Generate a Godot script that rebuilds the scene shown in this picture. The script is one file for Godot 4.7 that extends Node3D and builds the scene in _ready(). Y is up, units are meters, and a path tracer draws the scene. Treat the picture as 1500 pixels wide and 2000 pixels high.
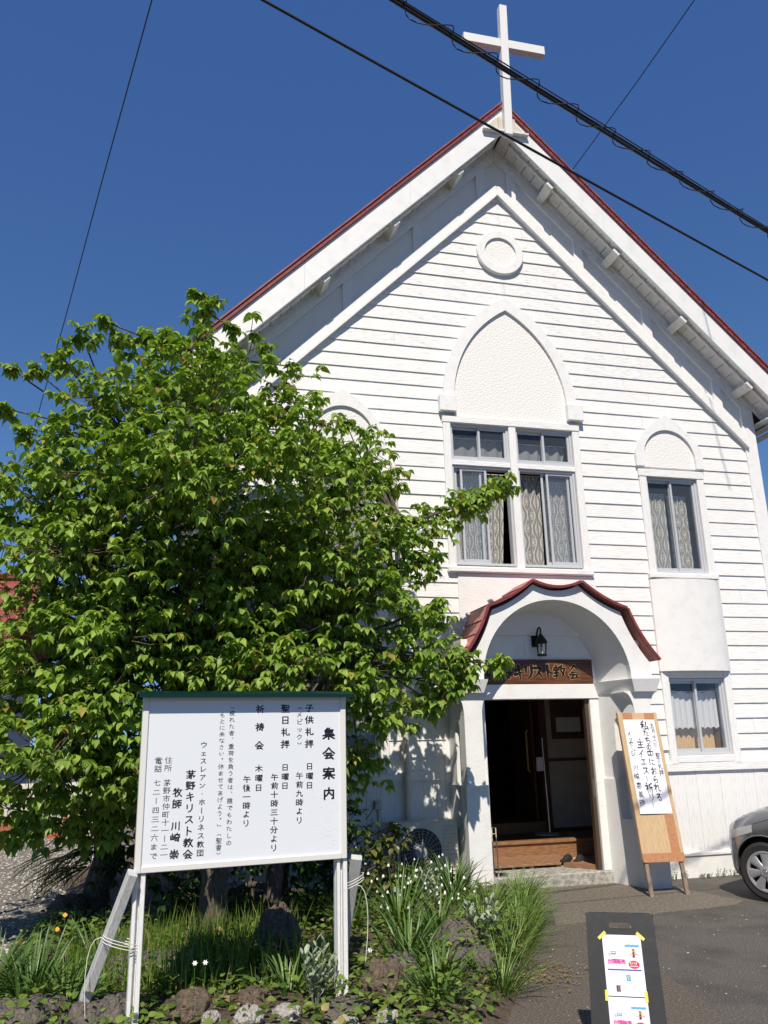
extends Node3D
# A white clapboard church with a red roof, seen from the road past a leafy garden bed.
# x runs along the facade, y is up, z points from the facade towards the road.

var M := {}
var used := {}
var rng := RandomNumberGenerator.new()

# ---------------------------------------------------------------- go
func _ready() -> void:
	# camera
	var cam := Camera3D.new()
	cam.name = "camera"
	cam.transform = Transform3D(Basis(Vector3.UP, deg_to_rad(-14.32)) * Basis(Vector3.RIGHT, deg_to_rad(15.85)) * Basis(Vector3.BACK, deg_to_rad(-1.39)), Vector3(-4.17, 1.61, 9.407))
	cam.fov = 64.01
	cam.near = 0.05
	cam.far = 900.0
	add_child(cam)
	cam.current = true
	# sky
	var env := Environment.new()
	env.background_mode = Environment.BG_SKY
	var sky := Sky.new()
	var sm := ProceduralSkyMaterial.new()
	sm.sky_top_color = lin(0.036, 0.094, 0.27)
	sm.sky_horizon_color = lin(0.21, 0.45, 0.8)
	sm.sky_curve = 0.16
	sm.ground_horizon_color = lin(0.16, 0.2, 0.26)
	sm.ground_bottom_color = lin(0.08, 0.08, 0.075)
	sm.sun_angle_max = 12.0
	sky.sky_material = sm
	env.sky = sky
	env.tonemap_mode = Environment.TONE_MAPPER_LINEAR
	env.tonemap_exposure = 1.2
	env.sdfgi_enabled = true
	env.ssao_enabled = true
	env.ssil_enabled = true
	var we := WorldEnvironment.new()
	we.name = "environment"
	we.environment = env
	add_child(we)
	# sun: high, in front of the facade and a little to the left
	var sun := DirectionalLight3D.new()
	sun.name = "sun"
	sun.light_energy = 1.45
	sun.light_color = Color(1.0, 0.96, 0.9)
	sun.light_angular_distance = 0.5
	sun.shadow_enabled = true
	var el := deg_to_rad(50.0)
	var az := deg_to_rad(-16.0)
	var to_sun := Vector3(sin(az) * cos(el), sin(el), cos(az) * cos(el))
	add_child(sun)
	sun.transform = Transform3D(Basis.looking_at(-to_sun, Vector3.UP), to_sun * 30.0)
	make_materials()
	build_ground()
	build_church()
	hang_curtains()
	build_background()
	build_bed()
	build_trees()
	build_notice_board()
	build_leaning_sign()
	build_a_board()
	build_porch_things()
	build_ac()
	build_car()
	build_cables()

# ---------------------------------------------------------------- mesh helper
class MB:
	var v := PackedVector3Array()
	var n := PackedVector3Array()
	var u := PackedVector2Array()
	var c := PackedColorArray()
	var col := Color(1, 1, 1)
	var tint := false

	func pt(p: Vector3, nn: Vector3, uv := Vector2.ZERO) -> void:
		v.append(p); n.append(nn); u.append(uv)
		if tint: c.append(col)

	func tri(a: Vector3, b: Vector3, d: Vector3) -> void:      # counter-clockwise seen from outside
		var nn := (b - a).cross(d - a)
		if nn.length_squared() < 1e-16: return
		nn = nn.normalized()
		pt(a, nn); pt(d, nn); pt(b, nn)

	func quad(a: Vector3, b: Vector3, d: Vector3, e: Vector3) -> void:
		tri(a, b, d); tri(a, d, e)

	func quv(a: Vector3, b: Vector3, d: Vector3, e: Vector3) -> void:   # a = lower left, uv v runs down
		var nn := (b - a).cross(d - a).normalized()
		pt(a, nn, Vector2(0, 1)); pt(d, nn, Vector2(1, 0)); pt(b, nn, Vector2(1, 1))
		pt(a, nn, Vector2(0, 1)); pt(e, nn, Vector2(0, 0)); pt(d, nn, Vector2(1, 0))

	func squad(a: Vector3, b: Vector3, d: Vector3, e: Vector3, na: Vector3, nb: Vector3, nd: Vector3, ne: Vector3) -> void:
		pt(a, na); pt(d, nd); pt(b, nb)
		pt(a, na); pt(e, ne); pt(d, nd)

	func hexa(p: Array) -> void:     # 0-3 bottom ccw from above (front-left, front-right, back-right, back-left), 4-7 top
		quad(p[0], p[1], p[5], p[4]); quad(p[1], p[2], p[6], p[5]); quad(p[2], p[3], p[7], p[6])
		quad(p[3], p[0], p[4], p[7]); quad(p[4], p[5], p[6], p[7]); quad(p[3], p[2], p[1], p[0])

	func box(x0: float, x1: float, y0: float, y1: float, z0: float, z1: float) -> void:
		hexa([Vector3(x0, y0, z1), Vector3(x1, y0, z1), Vector3(x1, y0, z0), Vector3(x0, y0, z0), Vector3(x0, y1, z1), Vector3(x1, y1, z1), Vector3(x1, y1, z0), Vector3(x0, y1, z0)])

	func cbox(x0: float, x1: float, y0: float, y1: float, z0: float, z1: float, b := 0.006, xf := Transform3D()) -> void:   # chamfered
		var lo := Vector3(x0, y0, z0)
		var hi := Vector3(x1, y1, z1)
		var f := {}
		for ax in 3:
			for s in 2:
				for i in 2:
					for j in 2:
						var p := Vector3.ZERO
						var a1 := (ax + 1) % 3
						var a2 := (ax + 2) % 3
						p[ax] = hi[ax] if s else lo[ax]
						p[a1] = (hi[a1] - b) if i else (lo[a1] + b)
						p[a2] = (hi[a2] - b) if j else (lo[a2] + b)
						f[[ax, s, i, j]] = xf * p
		for ax in 3:
			quad(f[[ax, 1, 0, 0]], f[[ax, 1, 1, 0]], f[[ax, 1, 1, 1]], f[[ax, 1, 0, 1]])
			quad(f[[ax, 0, 0, 0]], f[[ax, 0, 0, 1]], f[[ax, 0, 1, 1]], f[[ax, 0, 1, 0]])
		var mid := xf * ((lo + hi) * 0.5)
		for ax in 3:         # edges parallel to axis ax
			var a1 := (ax + 1) % 3
			var a2 := (ax + 2) % 3
			for i in 2:
				for j in 2:
					# face a1 side i : indices (a2, ax) ; face a2 side j : indices (ax, a1)
					var p0: Vector3 = f[[a1, i, j, 0]]
					var p1: Vector3 = f[[a1, i, j, 1]]
					var q0: Vector3 = f[[a2, j, 0, i]]
					var q1: Vector3 = f[[a2, j, 1, i]]
					out4(p0, p1, q1, q0, mid)
		for i in 2:
			for j in 2:
				for k in 2:
					out3(f[[0, i, j, k]], f[[1, j, k, i]], f[[2, k, i, j]], mid)

	func out3(a: Vector3, b: Vector3, d: Vector3, mid: Vector3) -> void:
		if (b - a).cross(d - a).dot(a - mid) >= 0: tri(a, b, d)
		else: tri(a, d, b)

	func out4(a: Vector3, b: Vector3, d: Vector3, e: Vector3, mid: Vector3) -> void:
		if (b - a).cross(d - a).dot((a + d) * 0.5 - mid) >= 0: quad(a, b, d, e)
		else: quad(a, e, d, b)

	func beam(a: Vector3, b: Vector3, w: float, h: float, bev := 0.004, up := Vector3.UP) -> void:   # bar from a to b, w across, h along up
		var d := b - a
		var l := d.length()
		var z := d / l
		var x := up.cross(z)
		if x.length() < 1e-4: x = Vector3.RIGHT.cross(z)
		x = x.normalized()
		cbox(-w / 2, w / 2, -h / 2, h / 2, 0, l, bev, Transform3D(Basis(x, z.cross(x), z), a))

	func tube(p: Array, r: Array, sides := 8, caps := true) -> void:
		var k := p.size()
		var side := Vector3.ZERO
		var prev := []
		for i in k:
			var d: Vector3 = (p[mini(i + 1, k - 1)] - p[maxi(i - 1, 0)]).normalized()
			if side == Vector3.ZERO:
				side = d.cross(Vector3.UP)
				if side.length() < 0.05: side = d.cross(Vector3.RIGHT)
			side = (side - d * side.dot(d)).normalized()
			var other := d.cross(side)
			var ring := []
			for s in sides + 1:
				var t := TAU * s / sides
				var nn := side * cos(t) + other * sin(t)
				ring.append([p[i] + nn * float(r[mini(i, r.size() - 1)]), nn])
			if i:
				for s in sides:
					squad(prev[s][0], prev[s + 1][0], ring[s + 1][0], ring[s][0], prev[s][1], prev[s + 1][1], ring[s + 1][1], ring[s][1])
			if caps and (i == 0 or i == k - 1):
				for s in sides:
					if i == 0: tri(p[0], ring[s + 1][0], ring[s][0])
					else: tri(p[i], ring[s][0], ring[s + 1][0])
			prev = ring

	func lathe(prof: Array, sides: int, xf := Transform3D()) -> void:      # prof: Vector2(radius, height), from low to high, about y
		var k := prof.size()
		for i in k - 1:
			var a: Vector2 = prof[i]
			var b: Vector2 = prof[i + 1]
			var t := b - a
			var nr := Vector2(t.y, -t.x).normalized()
			for s in sides:
				var p := []
				var q := []
				for e in [s, s + 1]:
					var w := TAU * float(e) / sides
					var dir := Vector3(cos(w), 0, sin(w))
					p.append([xf * (dir * a.x + Vector3.UP * a.y), xf * (dir * b.x + Vector3.UP * b.y)])
					q.append((xf.basis * (dir * nr.x + Vector3.UP * nr.y)).normalized())
				squad(p[1][0], p[0][0], p[0][1], p[1][1], q[1], q[0], q[0], q[1])

	func prism(poly: PackedVector2Array, z0: float, z1: float, xf := Transform3D()) -> void:
		var q := poly
		if Geometry2D.is_polygon_clockwise(q):
			q = q.duplicate(); q.reverse()
		var t := Geometry2D.triangulate_polygon(q)
		for i in range(0, t.size(), 3):
			var a := q[t[i]]
			var b := q[t[i + 1]]
			var d := q[t[i + 2]]
			if (b - a).cross(d - a) < 0:
				var w := b
				b = d; d = w
			tri(xf * Vector3(a.x, a.y, z1), xf * Vector3(b.x, b.y, z1), xf * Vector3(d.x, d.y, z1))
			tri(xf * Vector3(a.x, a.y, z0), xf * Vector3(d.x, d.y, z0), xf * Vector3(b.x, b.y, z0))
		for i in q.size():
			var a := q[i]
			var b := q[(i + 1) % q.size()]
			quad(xf * Vector3(a.x, a.y, z0), xf * Vector3(b.x, b.y, z0), xf * Vector3(b.x, b.y, z1), xf * Vector3(a.x, a.y, z1))

	func grid(p: Array, closed_v := false, flip := false) -> void:     # rows of points, smooth normals
		var rows := p.size()
		var cols: int = p[0].size()
		var nn := []
		for i in rows:
			var line := []
			for j in cols:
				var j0 := (j - 1 + cols) % cols if closed_v else maxi(j - 1, 0)
				var j1 := (j + 1) % cols if closed_v else mini(j + 1, cols - 1)
				var dv: Vector3 = p[i][j1] - p[i][j0]
				var du: Vector3 = p[mini(i + 1, rows - 1)][j] - p[maxi(i - 1, 0)][j]
				var w := du.cross(dv).normalized()
				line.append(-w if flip else w)
			nn.append(line)
		for i in rows - 1:
			for j in (cols if closed_v else cols - 1):
				var k := (j + 1) % cols
				if flip: squad(p[i][j], p[i][k], p[i + 1][k], p[i + 1][j], nn[i][j], nn[i][k], nn[i + 1][k], nn[i + 1][j])
				else: squad(p[i][j], p[i + 1][j], p[i + 1][k], p[i][k], nn[i][j], nn[i + 1][j], nn[i + 1][k], nn[i][k])

	func mesh() -> ArrayMesh:
		var a := []
		a.resize(Mesh.ARRAY_MAX)
		a[Mesh.ARRAY_VERTEX] = v
		a[Mesh.ARRAY_NORMAL] = n
		a[Mesh.ARRAY_TEX_UV] = u
		if tint: a[Mesh.ARRAY_COLOR] = c
		var m := ArrayMesh.new()
		m.add_surface_from_arrays(Mesh.PRIMITIVE_TRIANGLES, a)
		return m

# ---------------------------------------------------------------- nodes
func numbered(called: String) -> String:
	var k: int = used.get(called, 0)
	used[called] = k + 1
	return called if k == 0 else "%s_%03d" % [called, k]

func where(o: Node) -> Transform3D:
	var t := Transform3D()
	while o != self and o != null:
		t = o.transform * t
		o = o.get_parent()
	return t

func thing(called: String, label: String, category: String, at := Vector3.ZERO, group := "") -> Node3D:
	var o := Node3D.new()
	o.name = numbered(called)
	add_child(o)
	o.position = at
	o.set_meta("label", label)
	o.set_meta("category", category)
	if group: o.set_meta("group", group)
	return o

func branch(called: String, parent: Node, at := Vector3.ZERO) -> Node3D:     # a part that is itself made of pieces
	var o := Node3D.new()
	o.name = called
	parent.add_child(o, true)
	o.transform = where(parent).affine_inverse() * Transform3D(Basis(), at)
	return o

func part(called: String, mb: MB, m: Material, parent: Node) -> MeshInstance3D:    # built in world coordinates
	var o := MeshInstance3D.new()
	o.name = called
	o.mesh = mb.mesh()
	o.material_override = null
	o.mesh.surface_set_material(0, m)
	parent.add_child(o, true)
	o.transform = where(parent).affine_inverse()
	return o

func solo(called: String, label: String, category: String, mb: MB, m: Material, group := "") -> MeshInstance3D:   # a thing of one mesh
	var o := MeshInstance3D.new()
	o.name = numbered(called)
	o.mesh = mb.mesh()
	o.mesh.surface_set_material(0, m)
	add_child(o)
	o.set_meta("label", label)
	o.set_meta("category", category)
	if group: o.set_meta("group", group)
	return o

func ground_piece(called: String, mb: MB, m: Material) -> MeshInstance3D:
	var o := MeshInstance3D.new()
	o.name = called
	o.mesh = mb.mesh()
	o.mesh.surface_set_material(0, m)
	o.set_meta("kind", "structure")
	add_child(o)
	return o

# ---------------------------------------------------------------- materials
func lin(r: float, g: float, b: float) -> Color:
	return Color(r, g, b).linear_to_srgb()

func noise_tex(stops: Array, freq: float, sd: int, octaves := 4, kind := FastNoiseLite.TYPE_SIMPLEX_SMOOTH, size := 512) -> NoiseTexture2D:
	var f := FastNoiseLite.new()
	f.noise_type = kind
	f.seed = sd
	f.frequency = freq
	f.fractal_octaves = octaves
	if kind == FastNoiseLite.TYPE_CELLULAR:
		f.cellular_return_type = FastNoiseLite.RETURN_DISTANCE
		f.fractal_type = FastNoiseLite.FRACTAL_NONE
	var t := NoiseTexture2D.new()
	t.width = size
	t.height = size
	t.seamless = true
	t.noise = f
	if stops:
		var g := Gradient.new()
		var off := PackedFloat32Array()
		var cols := PackedColorArray()
		for s in stops:
			off.append(s[0])
			cols.append(lin(s[1], s[2], s[3]))
		g.offsets = off
		g.colors = cols
		t.color_ramp = g
	return t

func mat(called: String, rough: float, col: Color, tex: Texture2D = null, scale := Vector3.ONE, bump: Texture2D = null, depth := 0.0, metal := 0.0) -> StandardMaterial3D:
	var m := StandardMaterial3D.new()
	m.resource_name = called
	m.albedo_color = col
	m.roughness = rough
	m.metallic = metal
	m.cull_mode = BaseMaterial3D.CULL_DISABLED
	if tex:
		m.albedo_texture = tex
	if bump:
		m.heightmap_enabled = true
		m.heightmap_texture = bump
		m.heightmap_scale = depth
	if tex or bump:
		m.uv1_triplanar = true
		m.uv1_world_triplanar = true
		m.uv1_scale = scale
	M[called] = m
	return m

func make_materials() -> void:
	var white := Color.WHITE
	var streak := noise_tex([[0.0, 0.62, 0.625, 0.615], [0.25, 0.74, 0.74, 0.73], [0.45, 0.79, 0.79, 0.78], [1.0, 0.815, 0.815, 0.805]], 0.018, 3, 5)
	var fine := noise_tex([], 0.03, 9, 5)
	for k in 3:
		var w := mat("painted_board_%d" % k, 0.55, [white, lin(0.965, 0.965, 0.96), lin(0.985, 0.98, 0.97)][k], streak, Vector3(0.4, 4.5, 3.0), fine, 0.25)
		w.uv1_offset = Vector3(0.37 * k, 0.21 * k, 0)
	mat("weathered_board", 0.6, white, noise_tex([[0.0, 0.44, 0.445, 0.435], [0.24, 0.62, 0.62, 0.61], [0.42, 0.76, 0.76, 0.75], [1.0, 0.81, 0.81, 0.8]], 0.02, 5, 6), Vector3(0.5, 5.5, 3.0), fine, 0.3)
	mat("painted_plank", 0.55, white, streak, Vector3(5.0, 0.45, 3.0), fine, 0.2)
	mat("paint", 0.5, white, noise_tex([[0.0, 0.72, 0.72, 0.71], [0.4, 0.785, 0.785, 0.775], [1.0, 0.815, 0.815, 0.805]], 0.012, 17, 4), Vector3(1.1, 1.1, 1.1), fine, 0.08)
	mat("barge_paint", 0.45, lin(0.8, 0.81, 0.8), noise_tex([[0.0, 0.88, 0.88, 0.88], [0.5, 0.97, 0.97, 0.97], [1.0, 1, 1, 1]], 0.01, 61, 3), Vector3(0.7, 0.7, 0.7))
	mat("render", 0.75, white, noise_tex([[0.0, 0.69, 0.69, 0.68], [0.4, 0.75, 0.75, 0.74], [1.0, 0.785, 0.785, 0.775]], 0.01, 23, 4), Vector3(0.8, 0.8, 0.8), noise_tex([], 0.06, 29, 4), 0.12)
	mat("swirl_stucco", 0.75, lin(0.78, 0.77, 0.745), null, Vector3(1.5, 1.5, 1.5), noise_tex([], 0.03, 31, 4, FastNoiseLite.TYPE_SIMPLEX), 0.4)
	mat("gable_stucco", 0.75, lin(0.77, 0.765, 0.745), null, Vector3(1.2, 1.2, 1.2), noise_tex([], 0.022, 33, 3, FastNoiseLite.TYPE_SIMPLEX), 0.5)
	mat("cross_paint", 0.5, lin(0.72, 0.72, 0.72))
	mat("pink_render", 0.75, white, noise_tex([[0.0, 0.735, 0.715, 0.705], [0.5, 0.775, 0.76, 0.75], [1.0, 0.79, 0.78, 0.77]], 0.008, 35, 4), Vector3(0.9, 0.9, 0.9), noise_tex([], 0.06, 36, 4), 0.25)
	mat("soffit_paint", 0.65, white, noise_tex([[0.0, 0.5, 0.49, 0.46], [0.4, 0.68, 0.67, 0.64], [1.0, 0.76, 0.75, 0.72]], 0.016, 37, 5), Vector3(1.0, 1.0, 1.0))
	mat("roof_red", 0.42, white, noise_tex([[0.0, 0.19, 0.045, 0.042], [0.5, 0.25, 0.062, 0.056], [1.0, 0.33, 0.1, 0.088]], 0.012, 41, 5), Vector3(0.9, 0.9, 0.9))
	mat("trim_red", 0.35, white, noise_tex([[0.0, 0.15, 0.025, 0.025], [0.5, 0.22, 0.042, 0.038], [1.0, 0.29, 0.08, 0.07]], 0.014, 43, 4), Vector3(1.3, 1.3, 1.3))
	mat("shingle_red", 0.7, white, noise_tex([[0.0, 0.27, 0.1, 0.09], [0.45, 0.4, 0.16, 0.145], [1.0, 0.52, 0.26, 0.24]], 0.014, 47, 5), Vector3(1.2, 1.2, 1.2), fine, 0.15)
	mat("alu", 0.4, lin(0.56, 0.58, 0.6), null, Vector3.ONE, null, 0.0, 0.2)
	mat("alu_brown", 0.4, lin(0.12, 0.085, 0.06), null, Vector3.ONE, null, 0.0, 0.5)
	var g := mat("glass", 0.02, Color(0.85, 0.9, 0.92, 0.025))
	g.transparency = BaseMaterial3D.TRANSPARENCY_ALPHA
	g.metallic_specular = 0.42
	mat("hall_shade_brown", 0.55, white, noise_tex([[0.0, 0.06, 0.03, 0.016], [0.5, 0.1, 0.055, 0.03], [1.0, 0.15, 0.085, 0.048]], 0.02, 49, 5), Vector3(5.0, 0.6, 5.0))  # brown kept very dark: the shade of the deep interior is in the colour
	mat("room_wall", 0.8, white, noise_tex([[0.0, 0.42, 0.38, 0.31], [1.0, 0.52, 0.48, 0.4]], 0.01, 51, 3), Vector3(1, 1, 1))
	var grain := noise_tex([[0.0, 0.15, 0.068, 0.03], [0.4, 0.25, 0.125, 0.058], [0.7, 0.31, 0.165, 0.08], [1.0, 0.37, 0.205, 0.105]], 0.02, 53, 5)
	mat("hall_wood", 0.4, white, grain, Vector3(0.7, 6.0, 5.0), fine, 0.06)
	mat("brown_wood", 0.5, lin(0.5, 0.42, 0.36), grain, Vector3(6.0, 0.7, 5.0), fine, 0.06)
	mat("old_plank", 0.65, white, noise_tex([[0.0, 0.13, 0.06, 0.03], [0.5, 0.27, 0.14, 0.075], [1.0, 0.38, 0.24, 0.15]], 0.02, 57, 5), Vector3(0.9, 7.0, 6.0), fine, 0.1)
	mat("plywood", 0.6, white, noise_tex([[0.0, 0.42, 0.275, 0.145], [0.5, 0.54, 0.375, 0.21], [1.0, 0.62, 0.46, 0.285]], 0.018, 59, 5), Vector3(6.0, 0.8, 4.0), fine, 0.06)
	mat("packing_tape", 0.35, white, noise_tex([[0.0, 0.4, 0.185, 0.085], [1.0, 0.5, 0.25, 0.125]], 0.012, 63, 3), Vector3(3, 3, 3), noise_tex([], 0.02, 64, 3), 0.3)
	mat("weathered_wood", 0.8, white, noise_tex([[0.0, 0.13, 0.095, 0.07], [0.5, 0.25, 0.19, 0.145], [1.0, 0.36, 0.29, 0.23]], 0.02, 67, 5), Vector3(7, 0.9, 7), fine, 0.15)
	mat("post_paint", 0.5, white, noise_tex([[0.0, 0.6, 0.59, 0.57], [0.35, 0.76, 0.76, 0.75], [1.0, 0.82, 0.82, 0.81]], 0.02, 71, 5), Vector3(4, 1.2, 4), fine, 0.1)
	mat("bare_brace", 0.75, white, noise_tex([[0.0, 0.3, 0.3, 0.3], [0.4, 0.5, 0.5, 0.49], [1.0, 0.66, 0.66, 0.65]], 0.02, 73, 5), Vector3(8, 1.2, 8), fine, 0.15)
	mat("board_frame", 0.4, lin(0.7, 0.69, 0.65))
	mat("green_metal", 0.25, lin(0.003, 0.03, 0.024), null, Vector3.ONE, null, 0.0, 0.3)
	var asph := noise_tex([[0.0, 0.042, 0.038, 0.034], [0.35, 0.078, 0.071, 0.064], [0.62, 0.11, 0.101, 0.091], [0.8, 0.17, 0.158, 0.142], [1.0, 0.3, 0.28, 0.25]], 0.09, 79, 3)
	var patch := noise_tex([[0.0, 0.58, 0.57, 0.56], [0.35, 0.82, 0.81, 0.8], [0.6, 1, 1, 1], [1.0, 1, 0.98, 0.95]], 0.012, 83, 4)
	var a := mat("asphalt", 0.85, white, asph, Vector3(1.15, 1.15, 1.15), noise_tex([], 0.1, 81, 3), 0.9)
	a.detail_enabled = true
	a.detail_blend_mode = BaseMaterial3D.BLEND_MODE_MUL
	a.detail_albedo = patch
	a.detail_uv_layer = BaseMaterial3D.DETAIL_UV_2
	a.uv2_triplanar = true
	a.uv2_world_triplanar = true
	a.uv2_scale = Vector3(0.23, 0.23, 0.23)
	mat("old_asphalt", 0.9, white, noise_tex([[0.0, 0.045, 0.037, 0.029], [0.35, 0.085, 0.072, 0.058], [0.68, 0.115, 0.099, 0.08], [0.84, 0.18, 0.16, 0.135], [1.0, 0.34, 0.32, 0.28]], 0.09, 115, 4), Vector3(0.95, 0.95, 0.95), noise_tex([], 0.1, 116, 3), 0.8)
	mat("apron_concrete", 0.9, white, noise_tex([[0.0, 0.06, 0.05, 0.036], [0.3, 0.115, 0.1, 0.08], [0.72, 0.16, 0.142, 0.115], [0.88, 0.22, 0.2, 0.165], [1.0, 0.34, 0.315, 0.27]], 0.05, 87, 5), Vector3(0.8, 0.8, 0.8), noise_tex([], 0.07, 88, 4), 0.3)
	mat("step_concrete", 0.85, white, noise_tex([[0.0, 0.17, 0.165, 0.15], [0.45, 0.33, 0.32, 0.285], [0.7, 0.42, 0.41, 0.37], [1.0, 0.62, 0.61, 0.57]], 0.02, 89, 5), Vector3(1.3, 1.3, 1.3), noise_tex([], 0.07, 90, 4), 0.4)
	mat("gravel_bed", 0.95, white, noise_tex([[0.0, 0.07, 0.065, 0.05], [0.5, 0.17, 0.155, 0.125], [0.75, 0.27, 0.25, 0.21], [1.0, 0.42, 0.4, 0.35]], 0.08, 91, 4), Vector3(0.9, 0.9, 0.9), noise_tex([], 0.09, 92, 3), 1.5)
	mat("soil", 0.95, white, noise_tex([[0.0, 0.03, 0.022, 0.014], [0.5, 0.075, 0.055, 0.035], [0.8, 0.14, 0.105, 0.07], [1.0, 0.22, 0.18, 0.13]], 0.05, 93, 5), Vector3(0.9, 0.9, 0.9), noise_tex([], 0.06, 94, 5), 2.0)
	mat("rock", 0.85, white, noise_tex([[0.0, 0.045, 0.04, 0.037], [0.45, 0.1, 0.088, 0.08], [0.7, 0.16, 0.135, 0.115], [0.85, 0.2, 0.15, 0.105], [1.0, 0.33, 0.3, 0.26]], 0.03, 95, 6), Vector3(2.2, 2.2, 2.2), noise_tex([], 0.03, 96, 6), 2.2)
	mat("rock_brown", 0.85, white, noise_tex([[0.0, 0.04, 0.031, 0.024], [0.45, 0.09, 0.07, 0.053], [0.65, 0.135, 0.098, 0.064], [0.85, 0.19, 0.115, 0.06], [1.0, 0.3, 0.26, 0.21]], 0.024, 97, 6), Vector3(2.4, 2.4, 2.4), noise_tex([], 0.03, 98, 6), 1.8)
	mat("rubble", 0.9, white, noise_tex([[0.0, 0.2, 0.19, 0.17], [0.5, 0.36, 0.34, 0.31], [1.0, 0.55, 0.53, 0.49]], 0.03, 99, 5), Vector3(3, 3, 3), noise_tex([], 0.05, 100, 4), 1.2)
	mat("bark", 0.9, white, noise_tex([[0.0, 0.03, 0.024, 0.018], [0.5, 0.085, 0.068, 0.052], [0.8, 0.16, 0.135, 0.105], [1.0, 0.28, 0.25, 0.2]], 0.022, 101, 6), Vector3(3.5, 0.9, 3.5), noise_tex([], 0.03, 102, 5), 1.6)
	mat("twig", 0.8, lin(0.1, 0.072, 0.045))
	for d in [["leaf", Color(0.9, 0.9, 0.6), 0.45], ["maple_leaf", Color(0.9, 0.85, 0.5), 0.5], ["blade", Color(0.6, 0.6, 0.35), 0.42], ["flower", Color(0.3, 0.3, 0.3), 0.6]]:
		var l := mat(d[0], d[2], white)
		l.vertex_color_use_as_albedo = true
		l.backlight_enabled = true
		l.backlight = d[1]
	mat("black_cable", 0.5, lin(0.012, 0.012, 0.013))
	mat("black_iron", 0.45, lin(0.012, 0.012, 0.013), null, Vector3.ONE, null, 0.0, 0.4)
	mat("black_board", 0.5, white, noise_tex([[0.0, 0.018, 0.018, 0.019], [0.7, 0.026, 0.026, 0.027], [1.0, 0.045, 0.045, 0.045]], 0.02, 103, 5), Vector3(1.5, 1.5, 1.5))
	mat("yellow_tape", 0.4, lin(0.72, 0.66, 0.12))
	mat("cream_plastic", 0.45, white, noise_tex([[0.0, 0.5, 0.47, 0.38], [0.5, 0.6, 0.57, 0.48], [1.0, 0.66, 0.63, 0.55]], 0.012, 105, 4), Vector3(1, 1, 1))
	mat("unit_paint", 0.45, white, noise_tex([[0.0, 0.48, 0.46, 0.4], [0.5, 0.57, 0.55, 0.49], [1.0, 0.62, 0.6, 0.54]], 0.012, 107, 4), Vector3(1.3, 1.3, 1.3))
	mat("unit_dark", 0.7, lin(0.025, 0.025, 0.026))
	mat("unit_grille", 0.45, lin(0.36, 0.36, 0.36))
	mat("steel", 0.22, lin(0.6, 0.6, 0.6), null, Vector3.ONE, null, 0.0, 0.9)
	mat("pale_grey", 0.4, lin(0.5, 0.51, 0.5))
	mat("white_plastic", 0.4, lin(0.7, 0.7, 0.69))
	mat("slipper_cloth", 0.85, lin(0.014, 0.015, 0.018))
	var car := mat("car_paint", 0.3, lin(0.33, 0.34, 0.36), null, Vector3.ONE, null, 0.0, 0.55)
	car.clearcoat_enabled = true
	car.clearcoat = 0.9
	car.clearcoat_roughness = 0.05
	mat("tyre", 0.8, lin(0.02, 0.02, 0.02))
	mat("hubcap", 0.35, lin(0.42, 0.42, 0.43), null, Vector3.ONE, null, 0.0, 0.5)
	var hl := mat("lamp_lens", 0.08, lin(0.5, 0.5, 0.5))
	hl.clearcoat_enabled = true
	mat("terracotta", 0.8, white, noise_tex([[0.0, 0.3, 0.09, 0.045], [0.5, 0.42, 0.14, 0.07], [1.0, 0.52, 0.21, 0.12]], 0.02, 109, 4), Vector3(2, 2, 2))
	mat("block_concrete", 0.9, white, noise_tex([[0.0, 0.25, 0.245, 0.23], [1.0, 0.42, 0.41, 0.38]], 0.05, 111, 4), Vector3(2, 2, 2))
	mat("house_wall", 0.8, white, noise_tex([[0.0, 0.3, 0.29, 0.27], [1.0, 0.4, 0.385, 0.36]], 0.02, 113, 4), Vector3(0.8, 0.8, 0.8))
	mat("rope", 0.7, lin(0.68, 0.67, 0.63))
	mat("petal_white", 0.6, lin(0.75, 0.75, 0.72))
	mat("petal_orange", 0.6, lin(0.75, 0.3, 0.02))
	mat("gold", 0.4, lin(0.6, 0.42, 0.12))
	mat("wire_rack", 0.4, lin(0.62, 0.55, 0.38))

# ---------------------------------------------------------------- the church
const RISE := 1.012          # roof slope
const APEX_IN := 9.16        # lower edge of the rake trim on the facade
const APEX_SOFFIT := 9.95
const APEX_BARGE := 9.92
const APEX_TOP := 10.32
const OUT := 0.46            # gable overhang
const HALF := 3.56
const EAVE := 4.2
const PX := 0.1              # middle of the porch

var church: Node3D

func rect(x0: float, x1: float, y0: float, y1: float) -> PackedVector2Array:
	return PackedVector2Array([Vector2(x0, y0), Vector2(x1, y0), Vector2(x1, y1), Vector2(x0, y1)])

func openings() -> Array:
	var r := [rect(-0.88, 0.86, 3.7, 5.62), rect(-1.1, 1.28, -1, 2.9)]
	for s in [-1, 1]:
		r.append(rect(minf(s * 1.88, s * 2.69), maxf(s * 1.88, s * 2.69), 3.68, 5.03))
		r.append(rect(minf(s * 1.87, s * 2.69), maxf(s * 1.87, s * 2.69), 1.385, 2.34))
	return r

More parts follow.
